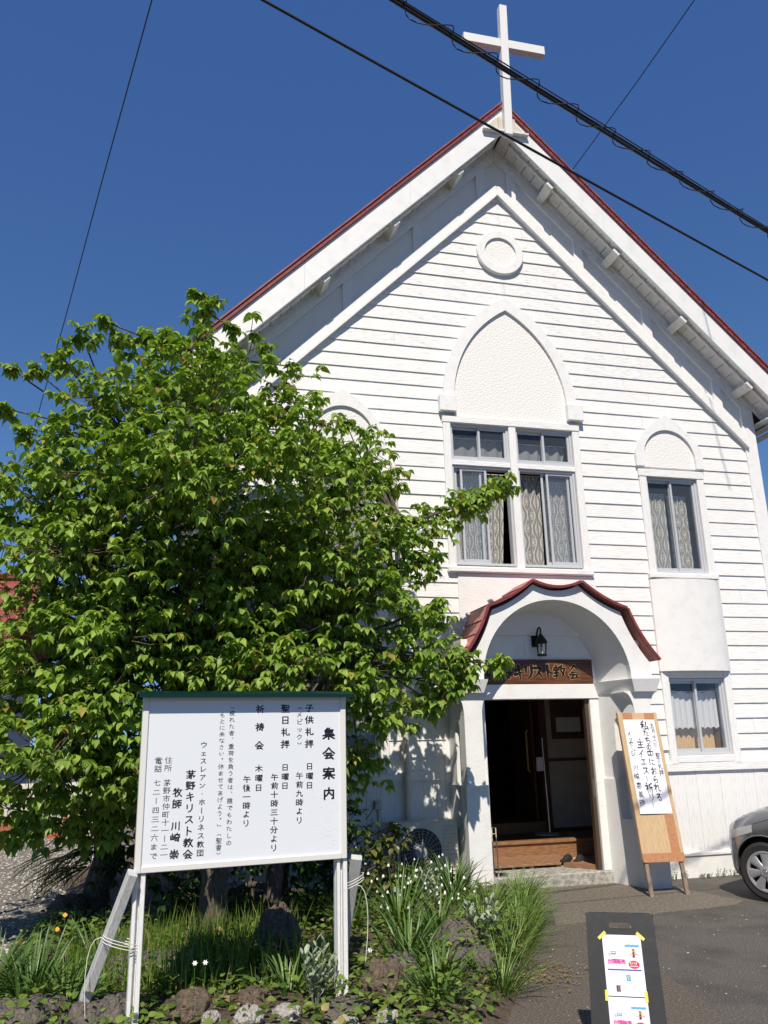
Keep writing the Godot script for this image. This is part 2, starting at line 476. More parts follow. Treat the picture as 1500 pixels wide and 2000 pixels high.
func sloped_plate(poly: PackedVector2Array, y0: float, zb: float, zt: float, h: float, back: float) -> MB:
	var mb := MB.new()
	var q := poly
	if Geometry2D.is_polygon_clockwise(q):
		q = q.duplicate(); q.reverse()
	var t := Geometry2D.triangulate_polygon(q)
	var f := func(p: Vector2) -> Vector3: return Vector3(p.x, p.y, lerpf(zb, zt, (p.y - y0) / h))
	for i in range(0, t.size(), 3):
		var a: Vector3 = f.call(q[t[i]])
		var b: Vector3 = f.call(q[t[i + 1]])
		var d: Vector3 = f.call(q[t[i + 2]])
		if (b - a).cross(d - a).z < 0: mb.tri(a, d, b)
		else: mb.tri(a, b, d)
	for i in q.size():
		var a := q[i]
		var b := q[(i + 1) % q.size()]
		mb.quad(Vector3(a.x, a.y, back), Vector3(b.x, b.y, back), f.call(b), f.call(a))
	return mb

func reach(y: float) -> float:
	return minf(HALF + 0.02, (APEX_IN + 0.06 - y) / RISE)

func build_church() -> void:
	church = thing("church", "white clapboard church with red roof, tall cross and arched porch", "church", Vector3(0, 0, 0))
	rng.seed = 11
	build_shell()
	build_siding()
	build_gable()
	build_roof()
	build_cross()
	build_windows()
	build_porch()
	build_hall()

func build_shell() -> void:
	# the load-bearing wall behind the boards, cut round the openings
	var holes := openings()
	holes[1] = rect(-0.7, 0.88, 0.14, 2.1)
	var ys := [0.0]
	for h in holes:
		for y in [h[0].y, h[2].y]:
			if not ys.has(y): ys.append(y)
	ys.append(6.2)
	ys.sort()
	var mb := MB.new()
	for i in ys.size() - 1:
		var y0: float = ys[i]
		var y1: float = ys[i + 1]
		if y1 - y0 < 0.001: continue
		var cuts := []
		for h in holes:
			if h[0].y < y1 - 0.001 and h[2].y > y0 + 0.001: cuts.append([h[0].x, h[1].x])
		cuts.sort_custom(func(a, b): return a[0] < b[0])
		var x := -3.72
		for c in cuts:
			if c[0] > x: mb.box(x, c[0], y0, y1, -0.16, -0.006)
			x = maxf(x, c[1])
		mb.box(x, 3.72, y0, y1, -0.16, -0.006)
	mb.prism(PackedVector2Array([Vector2(-3.72, 6.2), Vector2(3.72, 6.2), Vector2(3.72, 6.53), Vector2(0, 6.53 + 3.72 * RISE), Vector2(-3.72, 6.53)]), -0.16, -0.006)
	part("wall", mb, M.paint, church)
	# side and rear walls
	mb = MB.new()
	mb.box(-3.74, -3.58, 0, 6.54, -9.0, -0.165)
	mb.box(3.58, 3.74, 0, 6.54, -9.0, -0.165)
	mb.box(-3.74, 3.74, 0, 6.15, -9.16, -9.003)
	mb.prism(PackedVector2Array([Vector2(-3.7, 6.15), Vector2(3.7, 6.15), Vector2(3.7, 6.55), Vector2(0, 6.55 + 3.7 * RISE), Vector2(-3.7, 6.55)]), -9.16, -9.003)
	part("rear_wall", mb, M.paint, church)
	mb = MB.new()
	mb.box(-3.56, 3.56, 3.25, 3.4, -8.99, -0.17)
	part("upper_floor", mb, M.hall_shade_brown, church)
	# corner boards
	for s in [-1, 1]:
		mb = MB.new()
		mb.cbox(minf(s * 3.55, s * 3.745), maxf(s * 3.55, s * 3.745), 0.24, 6.2, -0.2, 0.045, 0.006)
		part("corner_board", mb, M.paint, church)

func build_siding() -> void:
	var holes := openings()
	var pitch := 0.1855
	for k in range(-20, 23):
		var yb := 5.36 - pitch * k
		if yb < 1.3: yb = 1.3
		if k > 21: continue
		var yt := 5.36 - pitch * (k - 1) + 0.008
		if yb > 9.1: continue
		yt = minf(yt, 9.2)
		var jy := rng.randf_range(-0.0025, 0.0025)
		var a := reach(yb)
		var b := maxf(reach(yt), 0.005)
		var poly := [PackedVector2Array([Vector2(-a, yb + jy), Vector2(a, yb - jy), Vector2(b, yt), Vector2(-b, yt)])]
		# most rows are two lengths of timber, with a butt joint
		var joint := (rng.randf_range(-0.4, 0.4) if k < -8 else rng.randf_range(1.2, 3.2) * (1 if rng.randf() < 0.6 else -1)) if k % 3 != 0 else 0.03
		if k % 4 != 1:
			var both := []
			for side in [rect(-5, joint, 0, 12), rect(joint + 0.003, 5, 0, 12)]:
				for q in Geometry2D.intersect_polygons(poly[0], side): both.append(q)
			poly = both
		for h in holes:
			var next := []
			for p in poly:
				for q in Geometry2D.clip_polygons(p, h):
					if not Geometry2D.is_polygon_clockwise(q): next.append(q)
			poly = next
		for p in poly:
			var w := 0.0
			for v in p: w = maxf(w, absf(v.x - p[0].x))
			if w < 0.02 or p.size() < 3: continue
			var lip := 0.022 + rng.randf_range(-0.002, 0.002)
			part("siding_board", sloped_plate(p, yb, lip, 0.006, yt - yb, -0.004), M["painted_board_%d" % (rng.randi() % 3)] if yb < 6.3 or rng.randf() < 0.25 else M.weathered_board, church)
	# rail under the clapboards, vertical planks, plinth
	for s in [[-3.55, -1.16], [1.3, 3.55]]:
		var mb := MB.new()
		mb.cbox(s[0], s[1], 1.205, 1.31, -0.003, 0.05, 0.006)
		part("rail", mb, M.painted_board_0, church)
		var x: float = s[0]
		while x < s[1] - 0.03:
			var x1 := minf(x + 0.166, s[1])
			mb = MB.new()
			mb.cbox(x + 0.001, x1 - 0.001, 0.25, 1.206, -0.003, 0.012 + rng.randf_range(-0.002, 0.002), 0.0025)
			part("plank", mb, M.painted_plank, church)
			x = x1
		mb = MB.new()
		mb.cbox(s[0], s[1], 0.235, 0.285, -0.003, 0.06, 0.012)
		part("plinth_cap", mb, M.paint, church)
		mb = MB.new()
		mb.cbox(s[0] - 0.1 if s[0] < 0 else s[0], s[1] if s[0] < 0 else s[1] + 0.19, -0.05, 0.236, -0.15, 0.042, 0.01)
		part("plinth", mb, M.render, church)

func band(x0: float, x1: float, top: float, bottom: float, z0: float, z1: float) -> MB:   # a strip along the slope; x0,x1 one side of the ridge; top/bottom apex heights
	var mb := MB.new()
	mb.prism(PackedVector2Array([Vector2(x0, bottom - RISE * absf(x0)), Vector2(x1, bottom - RISE * absf(x1)), Vector2(x1, top - RISE * absf(x1)), Vector2(x0, top - RISE * absf(x0))]), z0, z1)
	return mb

func build_gable() -> void:
	for s in [-1, 1]:
		part("gable_stucco", band(0, s * 3.72, APEX_SOFFIT + 0.05, APEX_IN + 0.03, -0.005, 0.012), M.gable_stucco, church)
		part("rake_trim", band(s * 0.001, s * 3.58, APEX_IN + 0.19, APEX_IN, -0.004, 0.075), M.paint, church)
		part("rake_trim", band(s * 0.001, s * 3.58, APEX_IN + 0.045, APEX_IN - 0.012, -0.003, 0.09), M.paint, church)
		part("frieze_rail", band(s * 0.002, s * 3.72, APEX_SOFFIT + 0.02, APEX_SOFFIT - 0.2, -0.003, 0.056), M.paint, church)
		for x in [0.235, 1.21, 2.2, 3.2]:
			var w := 0.065
			var mb := MB.new()
			var x0: float = s * x - w
			var x1: float = s * x + w
			var lo := func(q: float) -> float: return APEX_IN + 0.18 - RISE * absf(q)
			var hi := func(q: float) -> float: return APEX_SOFFIT - 0.19 - RISE * absf(q)
			mb.prism(PackedVector2Array([Vector2(x0, lo.call(x0)), Vector2(x1, lo.call(x1)), Vector2(x1, hi.call(x1)), Vector2(x0, hi.call(x0))]), -0.002, 0.05)
			part("batten", mb, M.paint, church)
	# round plaque
	var mb := MB.new()
	mb.lathe([Vector2(0.345, 0.001), Vector2(0.345, 0.065), Vector2(0.335, 0.075), Vector2(0.235, 0.075), Vector2(0.235, 0.001)], 48, Transform3D(Basis(Vector3.RIGHT, PI / 2), Vector3(-0.01, 8.215, 0.0)))
	var ring := branch("round_plaque", church, Vector3(-0.01, 8.215, 0))
	part("ring", mb, M.paint, ring)
	mb = MB.new()
	mb.prism(circle(Vector2(-0.01, 8.215), 0.24, 40), 0.0, 0.045)
	part("panel", mb, M.swirl_stucco, ring)

func circle(c: Vector2, r: float, n: int) -> PackedVector2Array:
	var p := PackedVector2Array()
	for i in n: p.append(c + Vector2(cos(TAU * i / n), sin(TAU * i / n)) * r)
	return p

func build_roof() -> void:
	var roof := branch("roof", church, Vector3(0, APEX_TOP, 0))
	for s in [-1, 1]:
		var mb := MB.new()
		mb.prism(PackedVector2Array([Vector2(0, APEX_TOP + 0.02), Vector2(s * EAVE, APEX_TOP + 0.02 - RISE * EAVE), Vector2(s * EAVE, APEX_TOP + 0.068 - RISE * EAVE), Vector2(0, APEX_TOP + 0.068)]), -9.4, OUT - 0.06)
		part("roof_sheet", mb, M.roof_red, roof)
		part("edge_flashing", band(0.0, s * (EAVE + 0.03), APEX_TOP + 0.07, APEX_TOP + 0.003, OUT - 0.058, OUT + 0.03), M.trim_red, roof)
		part("drip_edge", band(0.0, s * (EAVE + 0.035), APEX_TOP + 0.1, APEX_TOP + 0.072, OUT - 0.2, OUT + 0.045), M.roof_red, roof)
		# barge boards in three lengths
		var cuts := [0.0, 1.42, 2.83, EAVE]
		for i in 3:
			part("barge_board", band(s * (cuts[i] + (0.002 if i else 0.0)), s * cuts[i + 1], APEX_TOP, APEX_BARGE, OUT - 0.05, OUT), M.barge_paint, roof)
		# standing seams on the slope
		for i in 22:
			var z := 0.1 - 0.43 * i
			mb = MB.new()
			mb.prism(PackedVector2Array([Vector2(s * 0.1, APEX_TOP + 0.06 - RISE * 0.1), Vector2(s * EAVE, APEX_TOP + 0.06 - RISE * EAVE), Vector2(s * EAVE, APEX_TOP + 0.1 - RISE * EAVE), Vector2(s * 0.1, APEX_TOP + 0.1 - RISE * 0.1)]), z - 0.01, z + 0.01)
			part("seam", mb, M.roof_red, roof)
		# soffit boards run from wall to barge; dark gaps between them
		var x := 0.02
		while x < EAVE - 0.02:
			var x1 := minf(x + 0.128, EAVE)
			var g := 0.006 + rng.randf() * 0.006
			part("soffit_board", band(s * x, s * (x1 - g), APEX_SOFFIT + 0.045, APEX_SOFFIT + 0.02 + rng.randf_range(-0.003, 0.003), 0.052, OUT - 0.055), M.soffit_paint, roof)
			x = x1
		part("soffit_lath", band(s * 0.12, s * (EAVE - 0.03), APEX_SOFFIT + 0.02, APEX_SOFFIT - 0.03, 0.29, 0.33), M.soffit_paint, roof)
		part("ledger", band(s * 0.12, s * (EAVE - 0.03), APEX_SOFFIT + 0.02, APEX_SOFFIT - 0.06, 0.05, 0.085), M.soffit_paint, roof)
		for px in [0.7, 1.64, 2.58, 3.5]:
			mb = MB.new()
			var y: float = APEX_SOFFIT - RISE * px
			var xf := Transform3D(Basis(Vector3.BACK, -s * atan(RISE)), Vector3(s * px, y - 0.035, 0))
			mb.cbox(-0.06, 0.06, -0.07, 0.055, 0.03, OUT - 0.052, 0.005, xf)
			part("outlooker", mb, M.soffit_paint, roof)
		# side eave: soffit boards along the wall head and a gutter
		mb = MB.new()
		for i in 3:
			mb.box(minf(s * (3.76 + i * 0.145), s * (3.89 + i * 0.145)), maxf(s * (3.76 + i * 0.145), s * (3.89 + i * 0.145)), APEX_SOFFIT - RISE * 3.9 - 0.1 - i * 0.03, APEX_SOFFIT - RISE * 3.9 - 0.08 - i * 0.03, -9.3, 0.3)
		part("eave_soffit", mb, M.soffit_paint, roof)
		mb = MB.new()
		mb.tube([Vector3(s * (EAVE + 0.03), APEX_TOP - RISE * EAVE - 0.03, -9.3), Vector3(s * (EAVE + 0.03), APEX_TOP - RISE * EAVE - 0.03, 0.42)], [0.055], 12)
		part("gutter", mb, M.trim_red, roof)
	var cap := MB.new()
	cap.prism(PackedVector2Array([Vector2(0.2, APEX_TOP + 0.12 - RISE * 0.2), Vector2(0, APEX_TOP + 0.13), Vector2(-0.2, APEX_TOP + 0.12 - RISE * 0.2), Vector2(-0.2, APEX_TOP + 0.07 - RISE * 0.2), Vector2(0, APEX_TOP + 0.075), Vector2(0.2, APEX_TOP + 0.07 - RISE * 0.2)]), -9.42, OUT - 0.21)
	part("ridge_cap", cap, M.trim_red, roof)

func build_cross() -> void:
	var c := branch("cross", church, Vector3(0.04, 9.94, OUT))
	var z := OUT + 0.05
	var lean := Transform3D(Basis(Vector3.BACK, -0.026), Vector3(0.035, 9.9, z))
	var mb := MB.new()
	mb.cbox(-0.058, 0.058, -0.1, 2.2, -0.055, 0.055, 0.006, lean)
	part("upright", mb, M.cross_paint, c)
	for s in [-1, 1]:
		mb = MB.new()
		mb.cbox(0.059, 0.63, -0.076, 0.076, -0.053, 0.053, 0.006, lean * Transform3D(Basis(Vector3.UP, 0.0 if s > 0 else PI) * Basis(Vector3.BACK, s * 0.035), Vector3(0, 1.49, 0)))
		part("arm", mb, M.cross_paint, c)
	# boxed foot at the ridge end
	mb = MB.new()
	mb.prism(PackedVector2Array([Vector2(-0.31, 9.9), Vector2(0.34, 9.9), Vector2(0.2, 10.05), Vector2(0.06, 10.19), Vector2(-0.03, 10.19), Vector2(-0.16, 10.07)]), OUT - 0.045, OUT + 0.012)
	part("foot_box", mb, M.cream_plastic, c)
	mb = MB.new()
	mb.cbox(-0.33, 0.35, 9.86, 9.9, OUT - 0.04, OUT + 0.07, 0.006)
	part("foot_shelf", mb, M.soffit_paint, c)
	for s in [-1, 1]:
		mb = MB.new()
		mb.cbox(0.035 + s * 0.095 - 0.032, 0.035 + s * 0.095 + 0.032, 9.902, 10.12, OUT + 0.012, OUT + 0.045, 0.004)
		part("bracket", mb, M.cream_plastic, c)

# -------- windows
func bars(mb: MB, x0: float, x1: float, y0: float, y1: float, w: float, z0: float, z1: float, b := 0.003) -> void:
	mb.cbox(x0, x0 + w, y0, y1, z0, z1, b)
	mb.cbox(x1 - w, x1, y0, y1, z0, z1, b)
	mb.cbox(x0 + w, x1 - w, y0, y0 + w, z0 + 0.001, z1 - 0.001, b)
	mb.cbox(x0 + w, x1 - w, y1 - w, y1, z0 + 0.001, z1 - 0.001, b)

func slider(win: Node, x0: float, x1: float, y0: float, y1: float, left := [0.0, 0.52], right := [0.48, 1.0]) -> void:
	# aluminium frame with two sliding sashes; left/right give the span of each sash as shares of the width
	var mb := MB.new()
	bars(mb, x0, x1, y0, y1, 0.028, -0.09, 0.012)
	part("frame", mb, M.alu, win)
	var w := x1 - x0 - 0.05
	var k := 0
	for s in [left, right]:
		var a: float = x0 + 0.025 + w * s[0]
		var b: float = x0 + 0.025 + w * s[1]
		var z := -0.05 if k == 0 else -0.018
		mb = MB.new()
		bars(mb, a, b, y0 + 0.027, y1 - 0.027, 0.03, z - 0.012, z + 0.012)
		mb.cbox(a + 0.03, b - 0.03, y0 + 0.057, y0 + 0.078, z - 0.01, z + 0.01, 0.002)
		part("sash", mb, M.alu, win)
		mb = MB.new()
		mb.box(a + 0.029, b - 0.029, y0 + 0.07, y1 - 0.056, z - 0.002, z + 0.002)
		part("pane", mb, M.glass, win)
		k += 1

func trim(win: Node, x0: float, x1: float, y0: float, y1: float, w: float, sill: bool) -> void:
	for q in [[x0 - w, x0], [x1, x1 + w]]:
		var mb := MB.new()
		mb.cbox(q[0], q[1], y0 - (0.0 if sill else w), y1, -0.01, 0.052, 0.006)
		part("side_trim", mb, M.painted_plank, win)
	var hd := MB.new()
	hd.cbox(x0 - w - 0.008, x1 + w + 0.008, y1 + 0.001, y1 + w, -0.01, 0.06, 0.006)
	part("head_trim", hd, M.painted_board_0, win)
	var sl := MB.new()
	if sill: sl.cbox(x0 - w - 0.02, x1 + w + 0.02, y0 - 0.075, y0 - 0.001, -0.1, 0.085, 0.012)
	else: sl.cbox(x0 + 0.001, x1 - 0.001, y0 - w, y0 - 0.001, -0.1, 0.058, 0.006)
	part("sill", sl, M.painted_board_0, win)

func pointed_arch(w: float, h: float, n: int) -> PackedVector2Array:    # from (-w,0) up to (0,h) and down to (w,0)
	var p := PackedVector2Array()
	# circle through (-w,0) and (0,h) with centre on y=-drop to the right
	var cy := -h * 0.03
	var cx := (h * h - 2.0 * h * cy - w * w) / (2.0 * w)
	var r := sqrt((cx + w) * (cx + w) + cy * cy)
	var a0 := atan2(-cy, -w - cx)
	var a1 := atan2(h - cy, -cx)
	for i in n + 1:
		var a := lerpf(a0, a1, float(i) / n)
		p.append(Vector2(cx + r * cos(a), cy + r * sin(a)))
	for i in range(n - 1, -1, -1): p.append(Vector2(-p[i].x, p[i].y))
	return p

func arch_band(inner: PackedVector2Array, outer: PackedVector2Array, at: Vector2, z0: float, z1: float) -> MB:
	var mb := MB.new()
	var n := inner.size()
	for i in n - 1:
		var a := at + inner[i]
		var b := at + inner[i + 1]
		var d := at + outer[i + 1]
		var e := at + outer[i]
		mb.quad(Vector3(b.x, b.y, z1), Vector3(a.x, a.y, z1), Vector3(e.x, e.y, z1), Vector3(d.x, d.y, z1))
		mb.quad(Vector3(e.x, e.y, z0), Vector3(d.x, d.y, z0), Vector3(d.x, d.y, z1), Vector3(e.x, e.y, z1))
		mb.quad(Vector3(b.x, b.y, z0), Vector3(a.x, a.y, z0), Vector3(a.x, a.y, z1), Vector3(b.x, b.y, z1))
	for i in [0, n - 1]:
		var a := at + inner[i]
		var e := at + outer[i]
		var q := [Vector3(a.x, a.y, z0), Vector3(e.x, e.y, z0), Vector3(e.x, e.y, z1), Vector3(a.x, a.y, z1)]
		mb.quad(q[3], q[2], q[1], q[0]) if i else mb.quad(q[0], q[1], q[2], q[3])
	return mb

func build_windows() -> void:
	# the large window over the porch
	var win := branch("main_window", church, Vector3(0, 3.7, 0))
	slider(win, -0.865, -0.065, 5.1, 5.6)
	slider(win, 0.04, 0.845, 5.1, 5.6)
	slider(win, -0.865, -0.065, 3.73, 5.03, [0.03, 0.52], [0.12, 0.6])
	slider(win, 0.04, 0.845, 3.73, 5.03, [0.42, 0.95], [0.5, 1.0])
	var mb := MB.new()
	mb.cbox(-0.064, 0.039, 3.7, 5.62, -0.12, 0.05, 0.008)
	part("mullion", mb, M.painted_plank, win)
	mb = MB.new()
	mb.cbox(-0.88, -0.065, 5.031, 5.099, -0.12, 0.035, 0.005)
	mb.cbox(0.04, 0.86, 5.031, 5.099, -0.12, 0.035, 0.005)
	part("transom", mb, M.painted_board_0, win)
	trim(win, -0.868, 0.85, 3.7, 5.6, 0.1, true)
	# pointed arch with stucco panel, on two blocks
	var n := 20
	var inner := pointed_arch(0.8, 1.34, n)
	var outer := pointed_arch(0.945, 1.53, n)
	part("arch", arch_band(inner, outer, Vector2(0.0, 5.97), 0.0, 0.07), M.paint, win)
	mb = MB.new()
	var pl := PackedVector2Array([Vector2(0.8, 5.71), Vector2(-0.8, 5.71)])
	for p in inner: pl.append(p * 1.01 + Vector2(0, 5.97))
	mb.prism(pl, 0.0, 0.032)
	part("stucco_panel", mb, M.swirl_stucco, win)
	for s in [-1, 1]:
		mb = MB.new()
		mb.cbox(minf(s * 0.79, s * 1.015), maxf(s * 0.79, s * 1.015), 5.74, 5.965, 0.0, 0.11, 0.006)
		part("impost_block", mb, M.paint, win)
	# four smaller windows
	for s in [-1, 1]:
		var c: float = s * 2.285
		win = branch("upper_window", church, Vector3(c, 3.68, 0))
		slider(win, c - 0.385, c + 0.385, 3.7, 5.02)
		trim(win, c - 0.388, c + 0.388, 3.69, 5.023, 0.105, true)
		# round arch with an ogee tip
		var ai := PackedVector2Array()
		var ao := PackedVector2Array()
		for i in 25:
			var a := PI - PI * i / 24.0
			ai.append(Vector2(cos(a) * 0.395, sin(a) * 0.395 + 0.02 * sin(a)))
			var q := Vector2(cos(a) * 0.52, sin(a) * 0.49)
			var k := absf(i - 12.0) / 12.0
			q.y += 0.15 * pow(maxf(0.0, 1.0 - k * 1.9), 1.5)
			ao.append(q)
		var y0 := 5.3
		ai.insert(0, Vector2(-0.395, -0.13)); ai.append(Vector2(0.395, -0.13))
		ao.insert(0, Vector2(-0.52, -0.13)); ao.append(Vector2(0.52, -0.13))
		part("arch", arch_band(ai, ao, Vector2(c, y0), 0.0, 0.07), M.paint, win)
		mb = MB.new()
		pl = PackedVector2Array()
		for p in ai: pl.append(p * 1.01 + Vector2(c, y0))
		mb.prism(pl, 0.0, 0.035)
		part("stucco_panel", mb, M.swirl_stucco, win)
		# bowed apron under the sill
		mb = MB.new()
		var rows := []
		for y in [2.42, 3.0, 3.6]:
			var line := []
			for i in 17:
				var t := i / 16.0 * 2.0 - 1.0
				line.append(Vector3(c + t * 0.51, y, 0.03 + 0.14 * sqrt(maxf(0.0, 1.0 - t * t * 0.97))))
			rows.append(line)
		mb.grid(rows, false, true)
		var under: Array = rows[0]
		for i in 16:
			mb.quad(Vector3(under[i].x, 2.42, 0), Vector3(under[i + 1].x, 2.42, 0), under[i + 1], under[i])
		for i in [0, 16]:
			var p: Vector3 = under[i]
			mb.box(p.x - 0.004, p.x + 0.004, 2.421, 3.599, 0.0, p.z)
		part("bowed_apron", mb, M.render, win)
		# ground-floor window
		win = branch("lower_window", church, Vector3(c, 1.39, 0))
		slider(win, c - 0.4, c + 0.4, 1.395, 2.33)
		for q in [[c - 0.5, c - 0.403], [c + 0.403, c + 0.5]]:
			mb = MB.new()
			mb.cbox(q[0], q[1], 1.28, 2.42, -0.01, 0.05, 0.006)
			part("side_trim", mb, M.painted_plank, win)
		mb = MB.new()
		mb.cbox(c - 0.402, c + 0.402, 1.305, 1.392, -0.1, 0.055, 0.008)
		part("sill", mb, M.painted_board_0, win)
		mb = MB.new()
		mb.box(c - 0.402, c + 0.402, 2.335, 2.42, -0.01, 0.03)
		part("head_trim", mb, M.painted_board_0, win)
	# downpipe
	var pipe := branch("downpipe", church, Vector3(-1.62, 0.3, 0.07))
	mb = MB.new()
	mb.tube([Vector3(-1.655, 5.0, 0.02), Vector3(-1.655, 4.96, 0.075), Vector3(-1.652, 4.9, 0.085), Vector3(-1.61, 2.4, 0.085), Vector3(-1.585, 0.3, 0.085)], [0.036], 12)
	part("pipe", mb, M.cream_plastic, pipe)
	for y in [4.4, 2.9, 1.25]:
		mb = MB.new()
		mb.lathe([Vector2(0.037, -0.018), Vector2(0.042, -0.016), Vector2(0.042, 0.016), Vector2(0.037, 0.018)], 14, Transform3D(Basis(), Vector3(-1.585 - 0.0166 * (y - 0.3), y, 0.085)))
		mb.cbox(-1.6 - 0.0166 * (y - 0.3), -1.57 - 0.0166 * (y - 0.3), y - 0.012, y + 0.012, 0.0, 0.06, 0.002)
		part("pipe_clip", mb, M.cream_plastic, pipe)

# -------- porch
func scallop() -> Array:      # the roof line of the porch, left to right
	var k := [Vector2(-1.24, 2.5), Vector2(-0.88, 3.11), Vector2(-0.315, 3.42), Vector2(0.315, 3.42), Vector2(0.88, 3.11), Vector2(1.24, 2.5)]
	var out := []
	for i in 5:
		var a: Vector2 = k[i]
		var b: Vector2 = k[i + 1]
		var d := b - a
		var nn := Vector2(d.y, -d.x).normalized()
		for j in 8:
			var t := j / 8.0
			out.append(a + d * t + nn * (0.46 if i == 2 else 0.2) * d.length() * t * (1 - t))
	out.append(k[5])
	for i in out.size(): out[i] += Vector2(PX + 0.06, 0)
	return out

func build_porch() -> void:
	var porch := branch("porch", church, Vector3(PX, 0, 0.3))
	var c := PX
	# pillars: side niches, a wider base below, corbels under the cornice
	for s in [-1, 1]:
		var mb := MB.new()
		var xo: float = c + s * 1.155          # outer face
		var xf: float = c + s * 0.945          # inner face in front
		var xb: float = c + s * 0.78           # inner face at the door
		var zf := 0.57
		for seg in [[-0.05, 1.16, 0.022], [1.16, 2.145, 0.0]]:
			var e: float = seg[2]
			var p := []
			for y in [seg[0], seg[1]]:
				var ring := [Vector3(xo + s * e, y, zf + e), Vector3(xf - s * e, y, zf + e), Vector3(xb - s * e, y, -0.0), Vector3(xo + s * e, y, 0.0)]
				p.append(ring)
			for i in 4:
				var j := (i + 1) % 4
				if s > 0 and i == 1 or s < 0 and i == 3:
					# this face looks left: it holds the niche
					niche_face(mb, p[0][i], p[0][j], p[1][j], p[1][i], seg[0], seg[1], s)
				else:
					if s < 0: mb.quad(p[0][i], p[0][j], p[1][j], p[1][i])
					else: mb.quad(p[0][j], p[0][i], p[1][i], p[1][j])
			# ledge on top of the base
			if e > 0.0:
				if s < 0: mb.quad(p[1][0], p[1][1], p[1][2], p[1][3])
				else: mb.quad(p[1][3], p[1][2], p[1][1], p[1][0])
		part("pillar", mb, M.render, porch)
		# corbels: concave, on both cheeks of the pillar front
		for side in [[xf, -s], [xo, s]]:
			mb = MB.new()
			var poly := PackedVector2Array([Vector2(side[0] - side[1] * 0.02, 2.145), Vector2(side[0] - side[1] * 0.02, 1.9)])
			for i in 9:
				var a := i / 8.0 * PI / 2
				poly.append(Vector2(side[0] + side[1] * 0.11 * (1 - cos(a)), 1.9 + 0.235 * sin(a)))
			poly.append(Vector2(side[0] + side[1] * 0.11, 2.145))
			mb.prism(poly, 0.2, zf - 0.002)
			part("corbel", mb, M.render, porch)
		# cornice
		mb = MB.new()
		var lo := 0.045
		var xi: float = xf - s * 0.055
		var xib: float = xb - s * 0.055
		var p8 := [Vector3(xi + s * lo, 2.14, 0.68 - lo), Vector3(xo + s * (0.11 - lo), 2.14, 0.68 - lo), Vector3(xo + s * (0.11 - lo), 2.14, 0.0), Vector3(xib + s * lo, 2.14, 0.0),
			Vector3(xi, 2.285, 0.68), Vector3(xo + s * 0.11, 2.285, 0.68), Vector3(xo + s * 0.11, 2.285, 0.0), Vector3(xib, 2.285, 0.0)]
		if s < 0: p8 = [p8[1], p8[0], p8[3], p8[2], p8[5], p8[4], p8[7], p8[6]]
		mb.hexa(p8)
		part("cornice", mb, M.render, porch)
		# outer cheek between cornice and roof
		mb = MB.new()
		mb.box(minf(c + s * 1.13, c + s * 1.05), maxf(c + s * 1.13, c + s * 1.05), 2.286, 2.75, 0.002, 0.497)
		part("side_wall", mb, M.render, porch)
	# front with the round arch
	var ac := Vector2(c + 0.02, 2.286)
	var r := 0.925
	var poly := PackedVector2Array()
	var roof := scallop()
	var lowroof := []
	for p in roof: lowroof.append(Vector2(lerpf(c + 0.03, p.x, 0.93), p.y - 0.03))
	poly.append(Vector2(lowroof[-1].x, 2.286))
	for i in range(lowroof.size() - 1, -1, -1): poly.append(lowroof[i])
	poly.append(Vector2(lowroof[0].x, 2.286))
	for i in 33:
		var a := PI - PI * i / 32.0
		poly.append(ac + Vector2(cos(a), sin(a)) * r)
	var mb := MB.new()
	mb.prism(poly, 0.5, 0.585)
	part("arch_front", mb, M.render, porch)
	# the vault narrows towards the door
	mb = MB.new()
	var rows := []
	for k in 5:
		var t := k / 4.0
		var line := []
		for i in 33:
			var a := PI - PI * i / 32.0
			line.append(Vector3(lerpf(ac.x, c - 0.0, t) + cos(a) * lerpf(r, 0.8, t), lerpf(2.286, 2.286, t) + sin(a) * lerpf(r, 0.86, t), lerpf(0.5, 0.006, t)))
		rows.append(line)
	mb.grid(rows, false, true)
	part("vault", mb, M.render, porch)
	# wall behind, with the doorway, and the flat panel over the roof
	mb = MB.new()
	mb.box(-1.12, -0.7, 0.0, 2.1, -0.005, 0.003)
	mb.box(0.88, 1.3, 0.0, 2.1, -0.005, 0.003)
	mb.box(-1.12, 1.3, 2.1, 2.91, -0.005, 0.003)
	part("back_wall", mb, M.render, porch)
	mb = MB.new()
	mb.cbox(-0.72, 0.9, 2.095, 2.27, -0.1, 0.035, 0.006)
	part("lintel", mb, M.render, porch)
	for q in [[0.77, 0.885], [-0.705, -0.6]]:
		mb = MB.new()
		mb.cbox(q[0], q[1], 0.142, 2.094, -0.1, 0.02, 0.006)
		part("door_casing", mb, M.paint, porch)
	mb = MB.new()
	mb.cbox(-0.86, 1.0, 2.86, 3.62, -0.003, 0.034, 0.006)
	part("over_panel", mb, M.pink_render, porch)
	# step
	mb = MB.new()
	mb.cbox(-0.72, 0.93, -0.05, 0.142, -0.32, 0.04, 0.014)
	part("step", mb, M.step_concrete, porch)
	# scalloped roof: overlapping courses, red edge in front
	var pts := scallop()
	for i in range(0, pts.size() - 1, 2):
		var a: Vector2 = pts[i]
		var b: Vector2 = pts[i + 1]
		var d: Vector2 = pts[mini(i + 2, pts.size() - 1)]
		mb = MB.new()
		var up := i >= pts.size() / 2
		var lift := 0.014
		var q := PackedVector2Array()
		for p in [a, b, d]: q.append(p)
		for p in [d, b, a]:
			var t: float = (p - a).length() / (d - a).length()
			var h := (lerpf(0.014, 0.014 + lift, t) if up else lerpf(0.014 + lift, 0.014, t))
			var nn: Vector2 = (d - a).normalized().orthogonal()
			nn = Vector2(-(d - a).y, (d - a).x).normalized()
			q.append(p + nn * h)
		mb.prism(q, 0.004, 0.63)
		part("roof_course", mb, M.shingle_red, porch)
	mb = MB.new()
